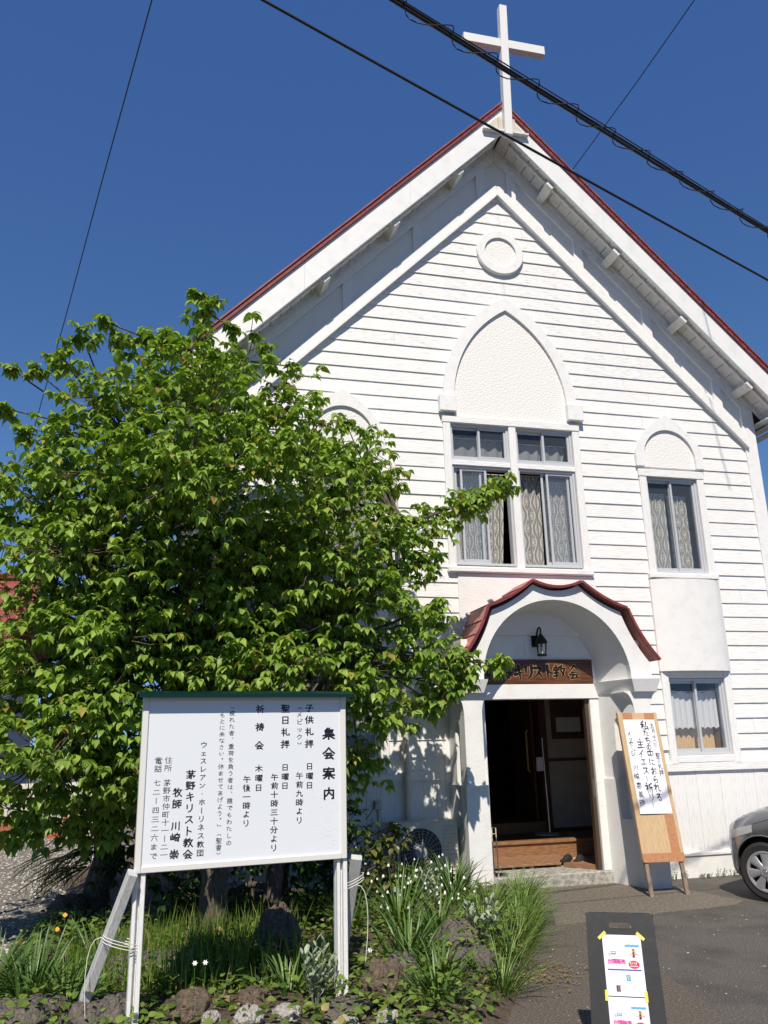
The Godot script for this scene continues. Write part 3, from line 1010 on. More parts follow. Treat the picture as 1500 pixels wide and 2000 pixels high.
	for i in pts.size() - 1:
		var a: Vector2 = pts[i]
		var b: Vector2 = pts[i + 1]
		var na := Vector2(-(b - a).y, (b - a).x).normalized()
		var q := PackedVector2Array([a - na * 0.006, b - na * 0.006, b + na * 0.024, a + na * 0.024])
		mb.prism(q, 0.631, 0.665)
	part("roof_edge", mb, M.trim_red, porch)

func niche_face(mb: MB, a: Vector3, b: Vector3, d: Vector3, e: Vector3, y0: float, y1: float, s: int) -> void:
	# quad a,b,d,e (any winding) with an upright niche in the middle; the face looks to -x
	var front := a if a.z > b.z else b
	var back := b if a.z > b.z else a
	var f := func(t: float, y: float, inx: float) -> Vector3:       # t: 0 back .. 1 front
		var p := back.lerp(front, t)
		return Vector3(p.x + inx, y, p.z)
	var n0 := 0.42
	var n1 := 0.68
	var yb := maxf(y0, 0.72)
	var yt := minf(y1, 1.86)
	var rad := 0.085 if yt < y1 else 0.0
	var dep := 0.1
	var tri2 := func(p: Vector3, q: Vector3, r: Vector3) -> void:
		if (q - p).cross(r - p).x > 0: mb.tri(p, r, q)
		else: mb.tri(p, q, r)
	var quad2 := func(p: Vector3, q: Vector3, r: Vector3, w: Vector3) -> void:
		tri2.call(p, q, r); tri2.call(p, r, w)
	quad2.call(f.call(0.0, y0, 0.0), f.call(n0, y0, 0.0), f.call(n0, y1, 0.0), f.call(0.0, y1, 0.0))
	quad2.call(f.call(n1, y0, 0.0), f.call(1.0, y0, 0.0), f.call(1.0, y1, 0.0), f.call(n1, y1, 0.0))
	if yb > y0: quad2.call(f.call(n0, y0, 0.0), f.call(n1, y0, 0.0), f.call(n1, yb, 0.0), f.call(n0, yb, 0.0))
	# niche walls
	var ys := yt - rad
	quad2.call(f.call(n0, yb, dep), f.call(n1, yb, dep), f.call(n1, ys, dep), f.call(n0, ys, dep))
	mb.quad(f.call(n0, yb, dep), f.call(n0, yb, 0.0), f.call(n0, ys, 0.0), f.call(n0, ys, dep))
	mb.quad(f.call(n1, yb, 0.0), f.call(n1, yb, dep), f.call(n1, ys, dep), f.call(n1, ys, 0.0))
	if yb > y0: mb.quad(f.call(n0, yb, 0.0), f.call(n0, yb, dep), f.call(n1, yb, dep), f.call(n1, yb, 0.0))
	if rad > 0.0:
		var mid := (n0 + n1) / 2
		var hw := (n1 - n0) / 2
		var prev := Vector2(n0, ys)
		for i in range(1, 11):
			var w := PI - PI * i / 10.0
			var cur := Vector2(mid + cos(w) * hw, ys + sin(w) * rad)
			quad2.call(f.call(prev.x, prev.y, 0.0), f.call(cur.x, cur.y, 0.0), f.call(cur.x, y1, 0.0), f.call(prev.x, y1, 0.0))
			mb.quad(f.call(prev.x, prev.y, 0.0), f.call(cur.x, cur.y, 0.0), f.call(cur.x, cur.y, dep), f.call(prev.x, prev.y, dep))
			tri2.call(f.call(mid, ys, dep), f.call(prev.x, prev.y, dep), f.call(cur.x, cur.y, dep))
			prev = cur

# -------- entrance hall behind the open door
func build_hall() -> void:
	var hall := branch("entrance_hall", church, Vector3(0.5, 0.14, -1.2))
	var mb := MB.new()
	mb.box(-2.2, 2.6, -0.05, 0.138, -1.2, -0.33)
	part("lobby_floor", mb, M.step_concrete, hall)
	mb = MB.new()
	mb.box(-2.2, 2.6, 0.0, 0.35, -2.12, -1.22)
	part("lower_step", mb, M.hall_wood, hall)
	mb = MB.new()
	mb.cbox(-2.2, 2.6, 0.325, 0.362, -2.12, -1.195, 0.006)
	part("step_tread", mb, M.hall_wood, hall)
	mb = MB.new()
	mb.box(-2.2, 1.05, 0.0, 0.5, -6.0, -2.14)
	part("inner_floor", mb, M.hall_wood, hall)
	mb = MB.new()
	mb.box(1.16, 2.6, 0.37, 3.2, -2.3, -2.16)
	part("partition", mb, M.room_wall, hall)
	mb = MB.new()
	mb.cbox(1.05, 1.158, 0.363, 3.2, -2.3, -2.12, 0.005)
	part("post", mb, M.brown_wood, hall)
	mb = MB.new()
	mb.cbox(1.16, 2.6, 0.363, 0.41, -2.158, -2.14, 0.004)
	mb.cbox(1.16, 2.6, 1.32, 1.36, -2.158, -2.14, 0.004)
	part("wall_rail", mb, M.brown_wood, hall)
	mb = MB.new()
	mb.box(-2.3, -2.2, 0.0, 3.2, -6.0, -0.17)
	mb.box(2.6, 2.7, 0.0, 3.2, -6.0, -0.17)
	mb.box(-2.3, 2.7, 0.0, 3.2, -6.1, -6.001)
	part("hall_wall", mb, M.hall_shade_brown, hall)  # wall tone darkened to stand in for the gloom beyond the door
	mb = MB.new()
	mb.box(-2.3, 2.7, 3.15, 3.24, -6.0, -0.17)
	part("hall_ceiling", mb, M.hall_shade_brown, hall)
	# panelled doors at the far end, one open leaf with a long brass handle
	mb = MB.new()
	mb.cbox(-0.9, 0.0, 0.503, 2.5, -5.98, -5.93, 0.004)
	part("far_door", mb, M.brown_wood, hall)
	mb = MB.new()
	mb.cbox(1.0, 1.045, 0.503, 2.5, -3.1, -2.32, 0.004)
	part("open_leaf", mb, M.brown_wood, hall)
	mb = MB.new()
	mb.tube([Vector3(0.99, 1.17, -2.42), Vector3(0.96, 1.2, -2.42), Vector3(0.96, 1.74, -2.42), Vector3(0.99, 1.77, -2.42)], [0.014], 8)
	part("door_handle", mb, M.gold, hall)
	# sliding front door, pushed to the right: its brown stile
	mb = MB.new()
	mb.cbox(0.72, 0.768, 0.145, 2.09, -0.095, -0.02, 0.004)
	part("door_stile", mb, M.alu_brown, hall)
	mb = MB.new()
	mb.cbox(0.735, 0.752, 0.95, 1.15, -0.019, -0.008, 0.004)
	part("latch_plate", mb, M.steel, hall)
	# framed picture on the partition
	var fr := thing("framed_picture", "dark wooden picture frame with white card hanging inside the doorway", "picture", Vector3(1.53, 1.63, -2.15))
	mb = MB.new()
	bars(mb, 1.25, 1.83, 1.63, 2.2, 0.065, -2.158, -2.125, 0.005)
	part("frame", mb, M.brown_wood, fr)
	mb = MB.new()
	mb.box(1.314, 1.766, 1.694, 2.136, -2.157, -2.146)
	part("backing", mb, M.hall_shade_brown, fr)
	mb = MB.new()
	mb.box(1.33, 1.72, 1.73, 1.94, -2.145, -2.142)
	part("card", mb, M.white_plastic, fr)
	# wooden duckboard with its corner cut
	var db := thing("duckboard", "worn wooden duckboard lying inside the doorway", "duckboard", Vector3(0.1, 0.14, -0.7))
	for i in 5:
		mb = MB.new()
		var z := -0.46 - i * 0.148
		mb.cbox(-0.62, 0.46 if i == 0 else 0.72, 0.165, 0.19, z - 0.144, z, 0.004)
		part("plank", mb, M.old_plank, db)
	mb = MB.new()
	mb.hexa([Vector3(0.47, 0.143, -0.43), Vector3(0.7, 0.143, -0.08), Vector3(0.735, 0.143, -0.11), Vector3(0.735, 0.143, -0.46), Vector3(0.47, 0.19, -0.43), Vector3(0.7, 0.19, -0.08), Vector3(0.735, 0.19, -0.11), Vector3(0.735, 0.19, -0.46)])
	part("corner_plank", mb, M.old_plank, db)
	for x in [-0.5, 0.05, 0.4]:
		mb = MB.new()
		mb.cbox(x, x + 0.06, 0.139, 0.164, -1.18, -0.48, 0.003)
		part("bearer", mb, M.old_plank, db)
	# slippers
	for k in 2:
		var sx: float = [0.6, 0.72][k]
		var sz: float = [-0.62, -0.52][k]
		var sl := thing("slipper", ["left black cloth slipper lying on the worn duckboard", "right black cloth slipper lying on the worn duckboard"][k], "slipper", Vector3(sx, 0.19, sz), "black slippers in the doorway")
		var xf := Transform3D(Basis(Vector3.UP, 2.2 + 0.12 * k), Vector3(sx, 0.19, sz))
		mb = MB.new()
		var rows := []
		for i in 13:
			var t := i / 12.0
			var w := 0.045 * sqrt(maxf(0.0, 1 - pow(2 * t - 1, 4))) * (1.0 if t > 0.4 else 0.92)
			var line := []
			for j in 9:
				var a := PI * j / 8.0
				var h := 0.022 + 0.045 * smoothstep(0.25, 0.6, t) * (1 - 0.45 * smoothstep(0.7, 1.0, t))
				line.append(xf * Vector3(cos(a) * w, sin(a) * h, (t - 0.5) * 0.26))
			rows.append(line)
		mb.grid(rows)
		part("upper", mb, M.slipper_cloth, sl)
		mb = MB.new()
		var so := PackedVector2Array()
		for i in 20:
			var a := TAU * i / 20
			so.append(Vector2(cos(a) * 0.047, sin(a) * 0.135))
		mb.prism(so, 0.0, 0.012, xf * Transform3D(Basis(Vector3.RIGHT, -PI / 2), Vector3.ZERO))
		part("sole", mb, M.tyre, sl)
	# thermometer stand
	var st := thing("sensor_stand", "slim steel stand on a round grey base inside the doorway", "stand", Vector3(0.92, 0.362, -1.8))
	mb = MB.new()
	mb.lathe([Vector2(0.0, 0.362), Vector2(0.17, 0.364), Vector2(0.17, 0.376), Vector2(0.16, 0.384), Vector2(0.0, 0.388)], 32, Transform3D(Basis(), Vector3(0.9, 0, -1.8)))
	part("base", mb, M.pale_grey, st)
	mb = MB.new()
	mb.tube([Vector3(0.95, 0.38, -1.8), Vector3(0.94, 1.05, -1.8)], [0.022], 12)
	part("lower_pole", mb, M.steel, st)
	mb = MB.new()
	mb.tube([Vector3(0.94, 1.04, -1.8), Vector3(0.93, 1.65, -1.8)], [0.014], 10)
	part("upper_pole", mb, M.steel, st)
	mb = MB.new()
	mb.cbox(0.83, 0.94, 1.2, 1.39, -1.84, -1.81, 0.008)
	part("sensor_panel", mb, M.white_plastic, st)
	# little wire rack leaning by the left jamb
	var wr := thing("wire_rack", "narrow cream wire rack standing by the left door jamb", "rack", Vector3(-0.56, 0.14, -0.1))
	for x in [-0.585, -0.535]:
		mb = MB.new()
		mb.tube([Vector3(x, 0.142, 0.0), Vector3(x, 0.66, -0.02), Vector3(x, 0.66, -0.14), Vector3(x, 0.142, -0.16)], [0.006], 6)
		part("side_wire", mb, M.wire_rack, wr)
	mb = MB.new()
	for y in [0.25, 0.42, 0.6]:
		mb.tube([Vector3(-0.585, y, -0.01), Vector3(-0.535, y, -0.01)], [0.004], 5)
		mb.tube([Vector3(-0.585, y, -0.15), Vector3(-0.535, y, -0.15)], [0.004], 5)
	part("rungs", mb, M.wire_rack, wr)

# ---------------------------------------------------------------- things round the church
func build_notice_board() -> void:
	var A := Vector3(-4.318, 0.1, 4.145)
	var B := Vector3(-3.1, 0.1, 4.0)
	var o := thing("notice_board", "white notice board with black vertical lettering and green cap on white posts", "notice board", (A + B) / 2)
	var ex := (B - A).normalized()
	var ez := ex.cross(Vector3.UP)
	var xf := Transform3D(Basis(ex, Vector3.UP, ez), Vector3(A.x, 0, A.z))
	var w := (B - A).length()
	# local frame: x along the board, z towards the road
	var mb := MB.new()
	var x0 := -0.035
	var x1 := w + 0.012
	var y0 := 0.935
	var y1 := 1.935
	mb.cbox(x0 + 0.02, x1 - 0.02, y0 + 0.02, y1 - 0.01, -0.03, 0.012, 0.002, xf)
	part("backing", mb, M.board_frame, o)
	mb = MB.new()
	mb.quv(xf * Vector3(x0 + 0.035, y0 + 0.035, 0.0135), xf * Vector3(x1 - 0.035, y0 + 0.035, 0.0135), xf * Vector3(x1 - 0.035, y1 - 0.045, 0.0135), xf * Vector3(x0 + 0.035, y1 - 0.045, 0.0135))
	part("lettered_panel", mb, printed("notice_print", notice_print(), 0.3), o)
	for f in [[x0, x0 + 0.036, y0, y1], [x1 - 0.036, x1, y0, y1]]:
		mb = MB.new()
		mb.cbox(f[0], f[1], f[2], f[3], -0.03, 0.026, 0.004, xf)
		part("side_rail", mb, M.board_frame, o)
	mb = MB.new()
	mb.cbox(x0 + 0.0365, x1 - 0.0365, y0, y0 + 0.036, -0.029, 0.025, 0.004, xf)
	part("bottom_rail", mb, M.board_frame, o)
	mb = MB.new()
	mb.cbox(x0 + 0.0365, x1 - 0.0365, y1 - 0.045, y1, -0.029, 0.025, 0.004, xf)
	part("top_rail", mb, M.board_frame, o)
	# folded green cap
	mb = MB.new()
	var prof := PackedVector2Array([Vector2(-0.09, 1.94), Vector2(0.06, 1.938), Vector2(0.08, 1.93), Vector2(0.08, 1.912), Vector2(0.084, 1.912), Vector2(0.084, 1.934), Vector2(0.062, 1.943), Vector2(0.0, 1.955), Vector2(-0.095, 1.946), Vector2(-0.095, 1.91), Vector2(-0.09, 1.91)])
	var turn := xf * Transform3D(Basis(Vector3(0, 0, 1), Vector3(0, 1, 0), Vector3(-1, 0, 0)), Vector3(w + 0.05, 0, 0))
	mb.prism(prof, 0.0, w + 0.115, turn)
	part("cap", mb, M.green_metal, o)
	# posts: channel section
	for x in [0.0, w - 0.015]:
		mb = MB.new()
		mb.cbox(x - 0.032, x + 0.032, -0.1, 0.945, -0.075, -0.032, 0.003, xf)
		mb.cbox(x - 0.032, x - 0.012, -0.1, 0.934, -0.031, 0.004, 0.003, xf)
		mb.cbox(x + 0.006, x + 0.032, -0.1, 0.934, -0.031, 0.01, 0.003, xf)
		part("post", mb, M.post_paint, o)
	# raking braces
	mb = MB.new()
	mb.beam(Vector3(-4.66, 0.06, 3.92), Vector3(-4.355, 0.95, 4.2), 0.052, 0.075, 0.004, Vector3(0.3, 0.2, 1))
	part("brace", mb, M.bare_brace, o)
	mb = MB.new()
	mb.beam(Vector3(-3.06, 0.0, 3.42), Vector3(-3.005, 0.93, 3.93), 0.05, 0.07, 0.004, Vector3(1, 0, 0.2))
	part("brace", mb, M.bare_brace, o)
	# cord tying brace to post, with loose ends
	for c in [[Vector3(-4.46, 0.6, 4.1), Vector3(-4.34, 0.56, 4.14), -1], [Vector3(-3.07, 0.76, 3.95), Vector3(-3.0, 0.82, 3.88), 1]]:
		mb = MB.new()
		for k in 3:
			var ring := []
			for i in 13:
				var a := TAU * i / 12.0
				var mid: Vector3 = ((c[0] as Vector3) + (c[1] as Vector3)) / 2
				ring.append(mid + Vector3(cos(a) * (0.1 if c[2] < 0 else 0.075), (0.016 * k - 0.02) + 0.03 * cos(a) * c[2], sin(a) * 0.07))
			mb.tube(ring, [0.0026], 5, false)
		var tail := []
		for i in 8:
			var t := i / 7.0
			tail.append((c[0] as Vector3) + Vector3(c[2] * (0.02 + 0.1 * sin(t * 2.2)), 0.05 * sin(t * PI) - 0.42 * t * t, 0.03))
		mb.tube(tail, [0.0026], 5)
		part("cord", mb, M.rope, o)

func build_leaning_sign() -> void:
	var o := thing("wooden_message_board", "tall plywood board with handwritten paper leaning against the porch pillar", "sign", Vector3(1.0, 0, 1.03))
	# a plane that leans back: foot line at z 1.03, head at z 0.6
	var foot := Vector3(0.985, 0.0, 1.02)
	var head := Vector3(1.045, 1.9, 0.615)
	var up := (head - foot).normalized()
	var ex := Vector3(1, 0, 0.06)
	ex = (ex - up * ex.dot(up)).normalized()
	var xf := Transform3D(Basis(ex, up, ex.cross(up)), foot)
	var L := (head - foot).length()
	var mb := MB.new()
	mb.cbox(-0.225, 0.225, 0.38, L, -0.03, -0.012, 0.003, xf)
	part("panel", mb, M.plywood, o)
	for s in [-1, 1]:
		mb = MB.new()
		mb.cbox(s * 0.223 - 0.02, s * 0.223 + 0.02, 0.36, L + 0.004, -0.045, 0.0, 0.004, xf)
		part("stile", mb, M.plywood, o)
		mb = MB.new()
		mb.cbox(s * 0.205 - 0.022, s * 0.205 + 0.022, 0.0, 0.359, -0.05, -0.012, 0.006, xf)
		part("leg", mb, M.weathered_wood, o)
	# brown packing tape round the lower edge, down the right side and at the head
	for t in [[-0.243, 0.243, 0.34, 0.43, 0.0015], [0.105, 0.2, 0.431, 0.86, -0.0105], [-0.18, -0.06, L - 0.075, L - 0.002, -0.0105], [0.09, 0.2, L - 0.075, L - 0.002, -0.0105]]:
		mb = MB.new()
		mb.cbox(t[0], t[1], t[2], t[3], t[4] - 0.001, t[4] + 0.0008, 0.0003, xf)
		part("tape", mb, M.packing_tape, o)
	var paper := thing("message_paper", "white paper with black brush writing fixed to the leaning plywood board", "paper", xf * Vector3(0.0, 0.85, 0))
	mb = MB.new()
	var y0 := 0.83
	var y1 := L - 0.08
	var lo := []
	for i in 9:
		var line := []
		for j in 5:
			var u := j / 4.0
			var v := i / 8.0
			line.append([xf * Vector3(lerpf(-0.185, 0.205, u), lerpf(y0, y1, v), -0.0075 + 0.004 * sin(v * 9 + u * 3) * (1 - v) + (0.012 * pow(1 - v, 8) * (1 - u))), Vector2(u, 1 - v)])
		lo.append(line)
	for i in 8:
		for j in 4:
			var a = lo[i][j]
			var b = lo[i][j + 1]
			var d = lo[i + 1][j + 1]
			var e = lo[i + 1][j]
			var nn: Vector3 = ((b[0] - a[0]) as Vector3).cross(e[0] - a[0]).normalized()
			mb.pt(a[0], nn, a[1]); mb.pt(d[0], nn, d[1]); mb.pt(b[0], nn, b[1])
			mb.pt(a[0], nn, a[1]); mb.pt(e[0], nn, e[1]); mb.pt(d[0], nn, d[1])
	part("sheet", mb, printed("brush_print", brush_print(), 0.7), paper)

func build_a_board() -> void:
	# folding pavement board; its front leans back
	var o := thing("pavement_board", "black folding pavement board with two taped leaflets on the asphalt", "sign board", Vector3(-1.66, 0, 4.85))
	var ex := Vector3(0.88, 0, 0.475).normalized()
	var top := Vector3(-1.666, 0.662, 4.77)
	var out := ex.cross(Vector3.UP)
	var up := (Vector3.UP * 0.665 - out * 0.17).normalized()
	var L := 0.69
	var foot := top - up * L
	var xf := Transform3D(Basis(ex, up, ex.cross(up)), foot)
	var outline := PackedVector2Array()
	var hw := 0.185
	for q in [[hw, L, 0], [-hw, L, 1]]:
		for i in 6:
			var a: float = PI / 2 * (i / 5.0) + PI / 2 * q[2]
			outline.append(Vector2(q[0] - signf(q[0]) * 0.03 + cos(a) * 0.03, q[1] - 0.03 + sin(a) * 0.03))
	outline.append(Vector2(-hw - 0.015, 0)); outline.append(Vector2(hw + 0.015, 0))
	# hand slot: two halves joined round it
	var slot := PackedVector2Array()
	for q in [[0.045, -PI / 2], [-0.045, PI / 2]]:
		for i in 7: slot.append(Vector2(q[0] + cos(q[1] + PI * i / 6.0) * 0.017, L - 0.068 + sin(q[1] + PI * i / 6.0) * 0.017))
	for q in Geometry2D.clip_polygons(outline, rect(-1, 1, L - 0.068, 2)):
		for f in Geometry2D.clip_polygons(q, slot): board_half(f, xf, o)
	for q in Geometry2D.clip_polygons(outline, rect(-1, 1, -1, L - 0.068)):
		for f in Geometry2D.clip_polygons(q, slot): board_half(f, xf, o)
	# rear leaf
	var back := Transform3D(Basis(ex, (Vector3.UP * 0.665 + out * -0.17 * -1).normalized(), Vector3.ZERO), Vector3.ZERO)
	var upb := (Vector3.UP * 0.665 + out * 0.17).normalized()
	var xb := Transform3D(Basis(ex, upb, ex.cross(upb)), top - upb * L - out * 0.02)
	var mb := MB.new()
	mb.cbox(-hw, hw, 0.0, L - 0.1, -0.014, 0.0, 0.004, xb)
	mb.cbox(-hw, -hw + 0.09, L - 0.0995, L - 0.01, -0.014, 0.0, 0.004, xb)
	mb.cbox(hw - 0.09, hw, L - 0.0995, L - 0.01, -0.014, 0.0, 0.004, xb)
	part("rear_panel", mb, M.black_board, o)
	for s in [-0.115, 0.09]:
		mb = MB.new()
		mb.cbox(s, s + 0.05, L - 0.001, L + 0.002, -0.03, 0.003, 0.001, xf)
		part("hinge", mb, M.steel, o)
	# leaflets
	var leaf := printed("leaflet_print", leaflet_print(), 0.6)
	for k in 2:
		var y1 := L - 0.115 - k * 0.302
		var lf := thing("leaflet", ["upper white leaflet with pink heading taped to the black pavement board", "lower white leaflet with pink heading taped to the black pavement board"][k], "leaflet", xf * Vector3(0, y1 - 0.29, 0.001), "leaflets on the pavement board")
		mb = MB.new()
		var z := 0.0022 + 0.0006 * k
		mb.quv(xf * Vector3(-0.1 + 0.004 * k, maxf(y1 - 0.297, 0.005), z), xf * Vector3(0.108 + 0.004 * k, maxf(y1 - 0.297, 0.005), z), xf * Vector3(0.104 + 0.004 * k, y1, z), xf * Vector3(-0.104 + 0.004 * k, y1, z))
		part("sheet", mb, leaf, lf)
		for s in [-1, 1]:
			mb = MB.new()
			var c := Vector3(s * 0.104, y1 - (0.004 if k == 0 else -0.006), z + 0.001)
			mb.cbox(-0.0085, 0.0085, -0.026, 0.026, -0.0004, 0.0004, 0.0002, xf * Transform3D(Basis(Vector3.BACK, s * 0.85 if k == 0 else 0.03 * s), c))
			part("tape", mb, M.yellow_tape, lf)

func board_half(f: PackedVector2Array, xf: Transform3D, o: Node) -> void:
	var mb := MB.new()
	mb.prism(f, -0.014, 0.0, xf)
	part("front_panel", mb, M.black_board, o)

func build_porch_things() -> void:
	# carved name board over the door
	var o := thing("name_board", "brown wooden name board with black lettering above the church door", "sign", Vector3(0.04, 2.27, 0.02))
	var mb := MB.new()
	mb.cbox(-0.76, 0.84, 2.272, 2.568, 0.004, 0.034, 0.005)
	part("plank", mb, M.brown_wood, o)
	mb = MB.new()
	mb.quv(Vector3(-0.755, 2.277, 0.0352), Vector3(0.835, 2.277, 0.0352), Vector3(0.835, 2.563, 0.0352), Vector3(-0.755, 2.563, 0.0352))
	part("lettering", mb, printed("carved_print", carved_print(), 0.45), o)
	# lantern
	var l := thing("wall_lantern", "small black iron lantern with glass sides on the wall inside the porch arch", "lantern", Vector3(0.11, 2.6, 0.0))
	var c := Vector3(0.135, 0, 0.13)
	mb = MB.new()
	mb.cbox(0.06, 0.15, 2.72, 2.87, 0.004, 0.022, 0.005)
	part("backplate", mb, M.black_iron, l)
	mb = MB.new()
	mb.tube([Vector3(0.11, 2.8, 0.02), Vector3(0.115, 2.86, 0.06), Vector3(0.12, 2.93, 0.09), Vector3(0.128, 2.95, 0.115), Vector3(0.135, 2.93, 0.135), Vector3(0.135, 2.88, 0.13)], [0.011], 8)
	part("arm", mb, M.black_iron, l)
	mb = MB.new()
	mb.lathe([Vector2(0.075, 2.755), Vector2(0.08, 2.765), Vector2(0.062, 2.8), Vector2(0.03, 2.845), Vector2(0.012, 2.87), Vector2(0.0, 2.9)], 8, Transform3D(Basis(), c))
	part("hood", mb, M.black_iron, l)
	mb = MB.new()
	mb.lathe([Vector2(0.0, 2.6), Vector2(0.062, 2.6), Vector2(0.066, 2.615), Vector2(0.05, 2.625), Vector2(0.0, 2.626)], 8, Transform3D(Basis(), c))
	part("foot", mb, M.black_iron, l)
	mb = MB.new()
	for i in 6:
		var a := TAU * i / 6.0
		mb.tube([c + Vector3(cos(a) * 0.05, 2.62, sin(a) * 0.05), c + Vector3(cos(a) * 0.066, 2.762, sin(a) * 0.066)], [0.006], 5)
	part("cage", mb, M.black_iron, l)
	mb = MB.new()
	for i in 6:
		var a := TAU * i / 6.0
		var b := TAU * (i + 1) / 6.0
		mb.quad(c + Vector3(cos(b) * 0.047, 2.626, sin(b) * 0.047), c + Vector3(cos(a) * 0.047, 2.626, sin(a) * 0.047), c + Vector3(cos(a) * 0.062, 2.76, sin(a) * 0.062), c + Vector3(cos(b) * 0.062, 2.76, sin(b) * 0.062))
	part("glass", mb, M.glass, l)
	mb = MB.new()
	mb.lathe([Vector2(0.0, 2.626), Vector2(0.012, 2.627), Vector2(0.012, 2.7), Vector2(0.0, 2.71)], 8, Transform3D(Basis(), c))
	part("candle", mb, M.white_plastic, l)
	# junction plate left of the lantern
	mb = MB.new()
	mb.cbox(-0.03, 0.02, 2.62, 2.86, 0.004, 0.014, 0.003)
	solo("cable_cover", "small white cable cover on the wall left of the lantern", "cover", mb, M.paint)
	# wall socket with conduit left of the porch
	var s := thing("meter_box", "small grey outdoor socket with conduit on the wall above the shrubs", "socket", Vector3(-1.93, 0.65, 0.02))
	mb = MB.new()
	mb.cbox(-1.97, -1.89, 0.92, 1.02, 0.012, 0.075, 0.008)
	part("case", mb, M.pale_grey, s)
	mb = MB.new()
	mb.tube([Vector3(-1.92, 0.3, 0.03), Vector3(-1.92, 0.92, 0.03)], [0.011], 8)
	part("conduit", mb, M.cream_plastic, s)

func build_ac() -> void:
	var o := thing("air_conditioner", "cream outdoor air conditioner unit with round fan grille left of the porch", "air conditioner", Vector3(-1.48, 0.1, 0.22))
	var x0 := -1.86
	var x1 := -1.12
	var y0 := 0.2
	var y1 := 0.8
	var zf := 0.37
	var mb := MB.new()
	mb.cbox(x0, x1, y0, y1, 0.09, zf, 0.012)
	part("casing", mb, M.unit_paint, o)
	var fc := Vector3(-1.55, 0.5, zf)
	var face := Transform3D(Basis(Vector3.RIGHT, PI / 2), fc)
	mb = MB.new()
	mb.lathe([Vector2(0.235, 0.001), Vector2(0.232, 0.004), Vector2(0.0, 0.004)], 40, face)
	part("fan_opening", mb, M.unit_dark, o)
	mb = MB.new()
	for r in [0.09, 0.12, 0.15, 0.18, 0.21, 0.236]:
		var ring := []
		for i in 41: ring.append(fc + Vector3(cos(TAU * i / 40.0) * r, sin(TAU * i / 40.0) * r, 0.012))
		mb.tube(ring, [0.0024], 4, false)
	part("grille_rings", mb, M.unit_grille, o)
	for i in 24:
		var a := TAU * i / 24.0
		var w := a + 0.12
		mb = MB.new()
		mb.tube([fc + Vector3(cos(a) * 0.068, sin(a) * 0.068, 0.016), fc + Vector3(cos(w) * 0.238, sin(w) * 0.238, 0.01)], [0.0034], 4)
		part("grille_spoke", mb, M.unit_grille, o)
	mb = MB.new()
	mb.lathe([Vector2(0.07, 0.004), Vector2(0.07, 0.018), Vector2(0.062, 0.024), Vector2(0.0, 0.026)], 28, face)
	part("hub", mb, M.unit_grille, o)
	for i in 13:
		mb = MB.new()
		var y := 0.74 - i * 0.04
		mb.hexa([Vector3(-1.29, y - 0.012, zf + 0.001), Vector3(-1.14, y - 0.012, zf + 0.001), Vector3(-1.14, y - 0.012, zf - 0.004), Vector3(-1.29, y - 0.012, zf - 0.004), Vector3(-1.29, y + 0.006, zf + 0.014), Vector3(-1.14, y + 0.006, zf + 0.014), Vector3(-1.14, y + 0.012, zf - 0.004), Vector3(-1.29, y + 0.012, zf - 0.004)])
		part("louvre", mb, M.unit_paint, o)
	for x in [-1.8, -1.24]:
		mb = MB.new()
		mb.cbox(x, x + 0.08, 0.02, 0.199, 0.1, 0.36, 0.006)
		part("foot", mb, M.block_concrete, o)
	# lagged pipe between unit and pillar
	mb = MB.new()
	mb.tube([Vector3(-1.12, 0.62, 0.2), Vector3(-1.09, 0.6, 0.2), Vector3(-1.085, 0.5, 0.19), Vector3(-1.085, 0.1, 0.18)], [0.022], 8)
	part("pipe", mb, M.cream_plastic, o)

